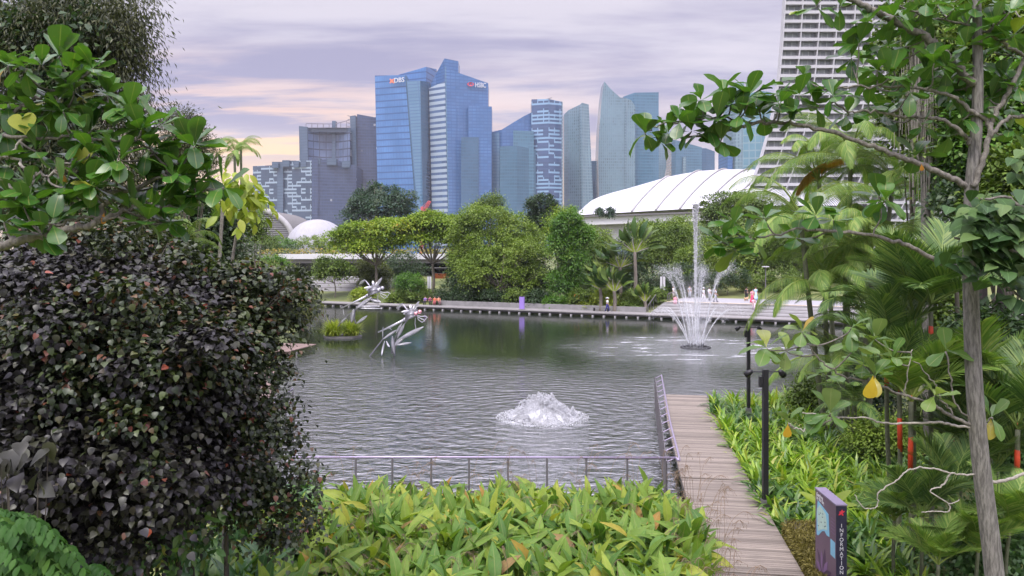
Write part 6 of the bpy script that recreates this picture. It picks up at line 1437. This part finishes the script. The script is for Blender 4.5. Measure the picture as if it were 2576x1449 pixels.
for px, py, rx, ry, d, mt, lb in ((735, 700, 38, 26, 80, 'green_small', 'dark green round-leaved shrub overhanging the lake at the tip of the left bank'), (685, 668, 34, 24, 98, 'vivid', 'bright green shrub on the left bank below the arched hall'), (640, 700, 60, 40, 78, 'far_mid', 'olive shrub above the right shoulder of the dark shrub'), (560, 680, 60, 40, 66, 'far_mid', 'shrub at the foot of the leaning palm trunk')):
    FT('bank_shrub', lb, 'shrub', px, d, [(px, py, rx, ry), (px - rx * .4, py + ry, rx, ry)], mt, 4600, .27, .05, clump=.45, nclump=80, limbs=False)
# compound-leaved shrub, bottom left
cs = thing('glossy_shrub', 'fresh green shrub with drooping paired leaves in the bottom left corner', 'shrub', G(60, 5.6, .4))
items = []; P, D, U_, R_ = [], [], [], []
for k in range(110):
    px, py = random.choice([(random.uniform(-40, 210), random.uniform(1300, 1460)), (random.uniform(-40, 120), random.uniform(1235, 1330)), (random.uniform(60, 230), random.uniform(1360, 1470)), (random.uniform(-40, 60), random.uniform(1270, 1330))])
    if py < 1262 + max(0, px) * .62: continue
    c = Q(px, py, random.uniform(5.1, 6.0)); a_ = random.uniform(-.9, .9) + (0 if random.random() < .7 else 3.1); dv = Vector((math.cos(a_), -abs(math.sin(a_)) * .6, .12)).normalized(); pr_ = random.random()
    for q_ in range(7):
        p = c + dv * q_ * .045 - Vector((0, 0, .004 * q_ * q_)); 
        for sg in (-1, 1):
            P.append(tuple(p)); D.append(tuple(Vector((-dv.y * sg, dv.x * sg, -.9)) + dv * .5)); U_.append((0, -.4, 1)); R_.append(min(1, max(0, pr_ * .6 + random.uniform(0, .4))))
P = np.array(P); me = cloud_mesh('foliage', [(OVAL, P, frames(np.array(D), np.array(U_) + unit(len(P)) * .3), rng.uniform(.075, .115, len(P)), np.array(R_))]); put('foliage', me, M['glossy'], cs)
mb = MB()
for k in range(9):
    e = Q(random.uniform(-20, 200), random.uniform(1300, 1450), 5.7); mb.tube(spline([G(60, 5.8, .4), e.lerp(G(60, 5.8, .4), .4) + Vector((0, 0, .2)), e], 4), .008, 4)
mb.build('stems', M['bark_dark'], cs)
# big dusky leaves low at the left edge
bd = thing('broad_leaf_plant', 'dusky broad-leaved plant at the left edge above the glossy shrub', 'plant', G(60, 6.5, .4))
P = [Q(random.uniform(0, 130), random.uniform(1110, 1230), random.uniform(6.2, 7)) for _ in range(14)]; P = np.array([tuple(p) for p in P]); me = cloud_mesh('leaves', [(HEART, P, frames(unit(14) * [1, .5, .3] + [0, -.2, -.5], unit(14) * .4 + [0, -.6, 1]), rng.uniform(.13, .2, 14), rng.uniform(.5, .95, 14))]); put('leaves', me, M['purple_leaf'], bd)
mb = MB(); 
for p in P[:7]: mb.tube([G(60, 7.4, .4), Vector(p)], .004, 4)
mb.build('stems', M['bark_dark'], bd)

# ------------------------------------------------------------------ sea almond trees
def rosettes(cent, size, T=ALMOND, nmin=7, nmax=10, lo=-.9, pal=None):
    P, D, Up, Sc, Rn = [], [], [], [], []
    for c, s_ in cent:
        n = random.randint(nmin, nmax); a0 = random.uniform(0, 6.28); tone = random.random()
        for i in range(n):
            a_ = a0 + i * 6.28 / n + random.uniform(-.25, .25); up_ = i % 3 == 0; el_ = random.uniform(.55, 1.35) if up_ else random.uniform(lo, .45)
            d_ = Vector((math.cos(a_) * math.cos(el_), math.sin(a_) * math.cos(el_), math.sin(el_))); b_ = Vector(c) + d_ * .015
            u_ = Vector((-math.cos(a_) * math.sin(el_), -math.sin(a_) * math.sin(el_), math.cos(el_))); u_ += Vector((random.uniform(-.4, .4), random.uniform(-.6, .2), random.uniform(-.2, .3)))
            P.append(tuple(b_)); D.append(tuple(d_)); Up.append(tuple(u_)); Sc.append(size * s_ * random.uniform(.78, 1.12)); r_ = tone * .5 + random.random() * .45
            Rn.append(random.uniform(.95, 1) if random.random() < .015 else min(.93, r_) if pal is None else pal)
    return P, D, Up, np.array(Sc), np.array(Rn)
def crown_of(name, cents, size, mat, parent, T=ALMOND, **k):
    P, D, Up, Sc, Rn = rosettes(cents, size, **k); P = np.array(P); R = frames(np.array(D), np.array(Up)); h_ = rng.integers(0, 3, len(P)); items = []
    for q_ in range(3):
        tv = T[0].copy(); tv[:, 2] += (-.05, -.38, .16)[q_] * tv[:, 1] ** 2.2 + (.0, .0, .35)[q_] * tv[:, 0] ** 2 + .03 * np.sin(tv[:, 1] * 14 + q_) * np.abs(tv[:, 0]) * 3; tv[:, 0] *= (1, .86, 1.1)[q_]; s_ = h_ == q_; items.append(((tv, T[1], T[2]), P[s_], R[s_], Sc[s_], Rn[s_]))
    me = cloud_mesh(name, items); me.polygons.foreach_set('use_smooth', [True] * len(me.polygons)); return put(name, me, M[mat] if isinstance(mat, str) else mat, parent)
def branch(parent, pts, r0, r1, name='branch', mat='bark_branch', k=8, wob=.012):
    q_ = spline(pts, 7); q_ = [p + Vector((random.gauss(0, wob), random.gauss(0, wob), random.gauss(0, wob))) for p in q_]
    mb = MB(); mb.tube(q_, [r * random.uniform(.93, 1.08) for r in np.linspace(r0, r1, len(q_))], k); mb.build(name, M[mat], parent, True); return q_
def twigs(parent, cents, spines, mat='bark_branch', r=.012):
    allp = [p for s_ in spines for p in s_]
    for c, s_ in cents:
        mb = MB()
        c = Vector(c); near_ = sorted(allp, key=lambda p: (p - c).length + (0 if p.z < c.z + .1 else .25))[:3]; a_ = random.choice(near_); L_ = (a_ - c).length
        m1 = a_.lerp(c, .35) + Vector((random.uniform(-.1, .1), random.uniform(-.1, .1), -.10)) * L_; m2 = a_.lerp(c, .8) + Vector((random.uniform(-.06, .06), 0, -.08)) * L_
        pts = spline([a_, m1, m2, c], 5); mb.tube(pts, list(np.linspace(r * 1.3, r * .75, len(pts))), 6)
        mb.build('twig', M[mat], parent, True)
la = thing('sea_almond_tree', 'sea almond tree reaching in from the left edge with whorls of big green leaves', 'tree', G(-330, 6.5, .4))
LD = 6.6
def LQ(x, y, dz=0): return Q(x, y, LD + dz)
sp_ = [branch(la, [LQ(-330, 760), LQ(-120, 650), LQ(0, 620), LQ(83, 598), LQ(172, 578), LQ(248, 558), LQ(320, 530, .1), LQ(425, 515, .15)], .052, .016),
       branch(la, [LQ(83, 598), LQ(149, 562), LQ(212, 548), LQ(290, 545)], .02, .008),
       branch(la, [LQ(248, 556), LQ(278, 500, .1), LQ(370, 460, .1), LQ(430, 444, .1), LQ(490, 480, .1), LQ(560, 470, .1)], .024, .009),
       branch(la, [LQ(-330, 700), LQ(-100, 470, .1), LQ(0, 398, .1), LQ(22, 392, .1), LQ(65, 345, .1)], .03, .010, mat='bark_pale'),
       branch(la, [LQ(20, 392, .1), LQ(60, 420), LQ(102, 442), LQ(130, 436), LQ(154, 412)], .014, .009, mat='bark_pale'),
       branch(la, [LQ(-150, 400), LQ(0, 446), LQ(37, 474), LQ(77, 463), LQ(90, 440)], .015, .009, mat='bark_pale'),
       branch(la, [LQ(-150, 340, .2), LQ(0, 298, .2), LQ(40, 278, .2), LQ(78, 255, .2), LQ(130, 230, .2), LQ(225, 178, .2)], .024, .009),
       branch(la, [LQ(0, 340, .1), LQ(100, 348, .1), LQ(180, 345, .1), LQ(290, 355, .1), LQ(375, 372, .1), LQ(430, 440, .1)], .016, .009),
       branch(la, [LQ(78, 258, .2), LQ(150, 282, .2), LQ(230, 290, .2), LQ(300, 292, .2), LQ(395, 316, .2)], .014, .008)]
cl_ = [(106, 166), (67, 173), (233, 173), (130, 279), (159, 282), (296, 289), (399, 317), (490, 369), (231, 328), (377, 374), (300, 402), (432, 444), (561, 471), (492, 496), (159, 471), (226, 469), (353, 352), (35, 503), (133, 564), (327, 525), (417, 558), (244, 504), (20, 165), (436, 448), (70, 480), (210, 440), (20, 262), (270, 240), (185, 230), (340, 300), (250, 380), (525, 440), (455, 520), (380, 470), (10, 560), (60, 260), (180, 180)]
cl_ += [(x + random.uniform(-45, 45), y + random.uniform(-38, 38)) for x, y in random.sample(cl_[:34], 20)] + [(20, 420), (60, 520), (120, 500), (15, 330), (170, 520), (90, 380)]
cents = [(LQ(x, y, random.uniform(-.12, .3)), random.uniform(.8, 1.05)) for x, y in cl_]
crown_of('crown', cents, .245, 'almond', la); twigs(la, cents, sp_, r=.009)
cy = [(LQ(65, 339), .9), (LQ(212, 414), .75)]
P, D, Up, Sc, Rn = [], [], [], [], []
for c, s_ in cy:
    for a_ in (-.55, .35): P.append(tuple(c)); D.append((math.sin(a_) * 1.0, -.2, math.cos(a_))); Up.append((0, -1, .3)); Sc.append(.22 * s_); Rn.append(.95)
me = cloud_mesh('young_leaves', [(ALMOND, np.array(P), frames(np.array(D), np.array(Up)), np.array(Sc), np.array(Rn))]); put('young_leaves', me, M['limeb'], la)
DYING = leafm('dying', [(0, (.5, .16, .03)), (.5, (.55, .35, .03)), (1, (.6, .45, .04))], .35)
def dying(parent, p, dirv, L_, tone): put('dying_leaf', cloud_mesh('dying_leaf', [(ALMOND, np.array([tuple(p)]), frames(np.array([dirv], float), np.array([(0, -1., .2)])), np.array([L_]), np.array([tone]))]), DYING, parent)
dying(la, LQ(300, 410), (.1, 0, -1), .15, .6); dying(la, LQ(262, 535), (-.2, 0, -1), .10, .2); dying(la, LQ(160, 437), (.1, 0, -1), .08, .3)
mb = MB()
for i in range(40):
    c = LQ(157 + random.gauss(0, 13), 425 + random.gauss(0, 12), random.uniform(-.1, .1)); mb.tube([LQ(154, 414), c], .002, 3)
mb.build('flower_spray', M['seed'], la)

ra = thing('sea_almond_tree', 'sea almond tree with a straight grey trunk and leafy branches on the right', 'tree', G(2492, 11, .4))
RD = 11.0
def RQ(x, y, dz=0): return Q(x, y, RD + dz)
tr_ = [RQ(2520, 1700), RQ(2502, 1449), RQ(2478, 1250), RQ(2463, 1120), RQ(2450, 950), RQ(2443, 760), RQ(2441, 600), RQ(2444, 470), RQ(2456, 330), RQ(2460, 200), RQ(2458, 60), RQ(2456, -60)]
q_ = spline(tr_, 5); mb = MB(); mb.tube(q_, list(np.interp(np.linspace(0, 1, len(q_)), [0, .1, .35, .55, .7, 1], [.140, .127, .112, .098, .083, .052])), 14); mb.build('trunk', M['bark_grey'], ra, True)
sp_ = [branch(ra, [RQ(2440, 476), RQ(2385, 445), RQ(2322, 413), RQ(2250, 390), RQ(2185, 363), RQ(2079, 330), RQ(1987, 310), RQ(1920, 307), RQ(1853, 322), RQ(1810, 335), RQ(1730, 345), RQ(1650, 345)], .048, .012),
       branch(ra, [RQ(1900, 306), RQ(1800, 298), RQ(1725, 303), RQ(1665, 312), RQ(1625, 330)], .016, .010),
       branch(ra, [RQ(2447, 470, -.1), RQ(2478, 390, -.1), RQ(2488, 310, -.1), RQ(2440, 275, -.1), RQ(2389, 240, -.1), RQ(2301, 220, -.1), RQ(2170, 219, -.1), RQ(2100, 225, -.1)], .045, .011),
       branch(ra, [RQ(2488, 320, -.1), RQ(2499, 293, -.1), RQ(2541, 226, -.1), RQ(2576, 152, -.1), RQ(2620, 60, -.1)], .04, .025),
       branch(ra, [RQ(2488, 345, -.1), RQ(2530, 300, -.1), RQ(2576, 293, -.1), RQ(2650, 285, -.1)], .03, .022),
       branch(ra, [RQ(2600, 150), RQ(2560, 130), RQ(2484, 85), RQ(2389, 53), RQ(2336, 42), RQ(2260, 15)], .028, .010),
       branch(ra, [RQ(2448, 215), RQ(2403, 162), RQ(2347, 109), RQ(2276, 63), RQ(2206, 32), RQ(2163, 7), RQ(2060, -40)], .062, .04),
       branch(ra, [RQ(2445, 365), RQ(2420, 335), RQ(2364, 300), RQ(2276, 293), RQ(2200, 282), RQ(2135, 279), RQ(2090, 250)], .036, .010),
       branch(ra, [RQ(2441, 692), RQ(2400, 672), RQ(2357, 657), RQ(2284, 618), RQ(2190, 591), RQ(2063, 580), RQ(2003, 578), RQ(1909, 597), RQ(1853, 590)], .045, .009),
       branch(ra, [RQ(2190, 591), RQ(2217, 545), RQ(2213, 500)], .012, .008),
       branch(ra, [RQ(2452, 1082), RQ(2448, 1077), RQ(2400, 1070), RQ(2356, 1062), RQ(2289, 1065), RQ(2214, 1063), RQ(2187, 1053), RQ(2099, 1048), RQ(2018, 1038)], .023, .009, mat='bark_pale', wob=.006),
       branch(ra, [RQ(2110, 1050), RQ(2079, 1060), RQ(2040, 1081), RQ(2000, 1075), RQ(1984, 1063)], .014, .009, mat='bark_pale'),
       branch(ra, [RQ(2445, 1070), RQ(2383, 1040), RQ(2330, 1010), RQ(2276, 996), RQ(2200, 965), RQ(2123, 947), RQ(2063, 905), RQ(2020, 850)], .026, .010),
       branch(ra, [RQ(2400, 1045), RQ(2365, 1000), RQ(2345, 960), RQ(2300, 905)], .014, .008),
       branch(ra, [RQ(2276, 996), RQ(2285, 930), RQ(2295, 880)], .010, .007, mat='bark_pale'),
       branch(ra, [RQ(2448, 1070), RQ(2400, 1000), RQ(2381, 884)], .014, .009),
       branch(ra, [RQ(2470, 1189), RQ(2430, 1195), RQ(2390, 1189), RQ(2350, 1179), RQ(2289, 1180), RQ(2255, 1209), RQ(2211, 1239), RQ(2207, 1273), RQ(2173, 1277), RQ(2150, 1246)], .015, .007, mat='bark_pale', wob=.006),
       branch(ra, [RQ(2390, 1192), RQ(2370, 1222), RQ(2340, 1235), RQ(2385, 1266), RQ(2386, 1287), RQ(2350, 1286), RQ(2319, 1289)], .012, .007, mat='bark_pale', wob=.005),
       branch(ra, [RQ(2385, 1268), RQ(2400, 1265), RQ(2414, 1258)], .009, .006, mat='bark_pale', wob=.003),
       branch(ra, [RQ(2492, 1214), RQ(2530, 1208), RQ(2576, 1192), RQ(2640, 1170)], .025, .022, mat='bark_pale', wob=.004),
       branch(ra, [RQ(2470, 1080), RQ(2480, 1068), RQ(2492, 1050)], .012, .009)]
cr_ = [(2054, 18), (2114, 18), (2234, 116), (2336, 42), (2142, 146), (2022, 194), (2428, 116), (2470, 169), (2096, 243), (1962, 261), (1888, 243), (2185, 268), (2206, 176), (2319, 317), (2290, 233), (2305, 392), (2227, 504),
       (1623, 336), (1711, 305), (1803, 301), (1821, 238), (1884, 241), (1958, 259), (1764, 252), (1662, 357), (1814, 357), (1740, 300), (1680, 335), (1860, 290), (1920, 290), (1780, 330), (2010, 240), (2050, 270), (1990, 300), (1740, 330), (1840, 262), (1910, 225),
       (2250, 40), (2180, 60), (2400, 20), (2500, 60), (2550, 90), (2540, 30), (2350, 160), (2390, 200), (2130, 290), (2240, 190), (2420, 300), (2540, 330), (2390, 340), (2560, 220), (2160, 110), (2290, 60), (2450, 20), (2330, 10), (2520, 200), (2490, 250),
       (2052, 543), (2097, 554), (2213, 498), (1924, 550), (1872, 588), (2003, 599), (1890, 606), (1842, 569), (1815, 610), (1850, 630),
       (1928, 876), (1977, 884), (2018, 835), (2142, 824), (2201, 854), (2078, 944), (2201, 947), (2246, 899), (2381, 884), (2351, 996), (2171, 917), (1984, 1063), (2089, 1040), (2492, 1050), (2150, 870)]
cr_ += [(random.uniform(2160, 2590), random.uniform(-10, 320)) for _ in range(26)]
cents = [(RQ(x, y, random.uniform(-.3, .35) if k_ < 84 else random.uniform(.2, 1.4)), random.uniform(.82, 1.12)) for k_, (x, y) in enumerate(cr_)]
up_c = [c for c, xy in zip(cents, cr_) if xy[1] < 700]; lo_c = [c for c, xy in zip(cents, cr_) if xy[1] >= 700]
crown_of('crown', up_c, .345, 'almond', ra, nmin=6, nmax=9); crown_of('lower_foliage', lo_c, .33, leafm('almond_pale', [(0, (.07, .16, .03)), (.6, (.15, .26, .05)), (.95, (.28, .36, .08)), (1, (.55, .35, .04))], .36, .34, .45, vein=.5, mottle=.2, under=(.24, .27, .13)), ra, nmin=6, nmax=9); twigs(ra, cents, sp_, r=.011)
dying(ra, RQ(2196, 945, -1.2), (-.15, 0, -1), .30, 1.); dying(ra, RQ(1982, 1066, -.2), (-.05, 0, -1), .2, .5); dying(ra, RQ(2318, 412, -.2), (.1, 0, -1), .1, .2)
# second large-leaved tree crossing the trunk at the right edge
bt = thing('broad_leaved_tree', 'tree with big dusky heart-shaped leaves crowding the right edge', 'tree', G(2660, 10.4, .4))
def BQ(x, y, dz=0): return Q(x, y, 10.3 + dz)
sp_ = [branch(bt, [BQ(2720, 1300), BQ(2700, 900), BQ(2640, 720), BQ(2560, 640), BQ(2480, 600), BQ(2400, 600)], .06, .015), branch(bt, [BQ(2640, 720), BQ(2590, 560), BQ(2540, 500), BQ(2470, 500)], .04, .014), branch(bt, [BQ(2690, 860), BQ(2620, 780), BQ(2560, 740), BQ(2530, 720)], .03, .012)]
P, D, Up = [], [], []
for i in range(360):
    x, y = random.gauss(2512, 75), random.gauss(590, 66)
    if not (2370 < x < 2620 and 470 < y < 715) or (x < 2440 and y < 520) or (x < 2420 and random.random() < .6): continue
    P.append(tuple(BQ(x, y, random.uniform(-.4, .5)))); a_ = random.uniform(0, 6.28); D.append((math.cos(a_), math.sin(a_) * .6 - .3, random.uniform(-.9, .1))); Up.append((random.uniform(-.3, .3), -.5, 1))
for x, y in ((2560, 720), (2530, 745), (2575, 760), (2440, 640), (2420, 650), (2550, 400), (2590, 420), (2575, 380), (2565, 440)):
    for q_ in range(3): P.append(tuple(BQ(x, y, random.uniform(-.1, .2)))); D.append((random.uniform(-1, .6), -.4, random.uniform(-.7, .3))); Up.append((0, -.4, 1))
P = np.array(P); me = cloud_mesh('crown', [(HEART, P, frames(np.array(D), np.array(Up)), rng.uniform(.16, .28, len(P)), rng.uniform(0, 1, len(P)))]); me.polygons.foreach_set('use_smooth', [True] * len(me.polygons)); put('crown', me, M['almond_big'], bt)
# background mass on the right bank
for i, (px, py, rx, ry, d, mt, n_, sz, lb) in enumerate([(2500, 300, 120, 150, 26, 'vivid', 9000, .19, 'bright yellow-green bushy tree at the upper right behind the trunk'), (2440, 420, 90, 90, 28, 'fern', 5000, .2, 'fresh green tree low behind the forked trunk'), (2560, 480, 90, 120, 24, 'far_mid', 6000, .2, 'green tree at the right edge behind the big dusky leaves'),
    (2400, 120, 110, 130, 30, 'far_mid', 7500, .24, 'tree filling the top right behind the branches'), (2290, 230, 50, 120, 32, 'far_mid', 4500, .22, 'hanging creeper-covered tree right of the hotel'), (2540, 60, 90, 90, 29, 'far_mid', 4500, .22, 'tree top in the extreme upper right corner'),
    (2520, 870, 110, 110, 24, 'far_dark', 6500, .2, 'dark thicket behind the lower trunk'), (2570, 1080, 80, 110, 21, 'fern', 4600, .17, 'fresh green shrub at the right edge beside the palms'), (2225, 1095, 75, 42, 27, 'far_green', 4600, .1, 'pale fine-leaved shrub in the bed under the bare branch'),
    (2180, 960, 90, 75, 36, 'far_dark', 4000, .17, 'dark shrub in the shade behind the low palms'), (2060, 985, 70, 50, 35, 'far_mid', 3200, .15, 'shaded green shrub at the water end of the leaf bed'), (2400, 1080, 130, 90, 29, 'far_mid', 7500, .2, 'leafy undergrowth shrub behind the red stems'), (2500, 1340, 100, 60, 17, 'fern', 3600, .13, 'fresh green fern-like shrub at the lower right'), (2330, 760, 110, 70, 40, 'far_mid', 5500, .22, 'leafy tree behind the pair of red-stemmed palms')]):
    FT('bank_tree' if d > 19 and py < 900 else 'bank_shrub', lb, 'tree' if d > 19 and py < 900 else 'shrub', px, d, [(px, py, rx, ry), (px - rx * .3, py + ry * .4, rx * .7, ry * .6)], mt, n_, sz, .1, clump=.32, nclump=int(110), flat=.7, limbs=py < 600, T=RHOMB)
for i, (px, w_, lb) in enumerate(((2480, .22, 'dark straight trunk just right of the sea almond trunk'), (2515, .28, 'thick dark trunk in the shade behind the palms'), (2548, .2, 'dark trunk near the right edge of the picture'))):
    b_ = G(px, 25, .4); o_ = thing('dark_trunk_tree', lb, 'tree', b_, 'dark trunks on the right bank'); mb = MB(); mb.tube([b_, b_ + Vector((random.uniform(-.2, .2), 0, 3.5)), b_ + Vector((random.uniform(-.4, .4), 0, 8))], [w_, w_ * .9, w_ * .7], 8); mb.build('trunk', M['bark_dark'], o_, True)
    leaf_cloud('crown', [(tuple(b_ + Vector((0, 0, 9.5))), (1.6, 1.4, 1.8))], 1800, .2, RHOMB, M['far_dark'], o_, .35, 50, .3)
# hanging aerial roots beside the hotel
hv = thing('creeper_tree', 'pale trunk hung with grey aerial roots between the hotel and the almond branches', 'tree', G(2330, 27, .4))
mb = MB(); mb.tube(spline([G(2335, 27, .3), Q(2330, 700, 27), Q(2325, 400, 27), Q(2300, 100, 27), Q(2290, -60, 27)]), .16, 8); mb.build('trunk', M['bark_grey'], hv, True)
mb = MB()
for i in range(150):
    x = random.gauss(2325, 26); y0_ = random.uniform(60, 260); y1_ = y0_ + random.uniform(80, 330); dd_ = 26.8 + random.uniform(-.5, .5); mb.tube([Q(x, y0_, dd_), Q(x + random.uniform(-4, 4), (y0_ + y1_) / 2, dd_), Q(x + random.uniform(-6, 6), y1_, dd_)], .010, 3)
mb.build('aerial_roots', M['bark_pale'], hv)
leaf_cloud('crown', [(tuple(Q(2310, 60, 27)), (1.5, 1.2, 1.3)), (tuple(Q(2340, 330, 27)), (.7, .6, 2.2))], 3600, .2, RHOMB, M['far_mid'], hv, .3, 70, .3)
# undergrowth closing the bed
o_ = leaf_cloud('undergrowth', [((10.5 + k * 1.6 + (k % 2) * .4, 16.5 + (k * 37 % 11), .7), (1.7, 1.8, .55)) for k in range(9)], 9000, .17, OVAL, M['fern'], None, .3, 160, .2, zmin=.4); tag(o_, 'low mixed undergrowth below the red-stemmed palms', 'undergrowth', kind='stuff')

# ------------------------------------------------------------------ air
mb = MB(); mb.box((0, 3200 / 2 - 60, 110), (3200, 3260, 224)); m = bpy.data.materials.new('haze'); m.use_nodes = True; t = m.node_tree; t.nodes.clear()
o = N(t, 'ShaderNodeOutputMaterial'); pv = N(t, 'ShaderNodeVolumePrincipled'); pv.inputs['Color'].default_value = (.86, .88, .95, 1); pv.inputs['Density'].default_value = .00011; pv.inputs['Anisotropy'].default_value = .1
t.links.new(pv.outputs[0], o.inputs['Volume'])
HAZE = True
if HAZE: tag(mb.build('haze', m), kind='stuff')
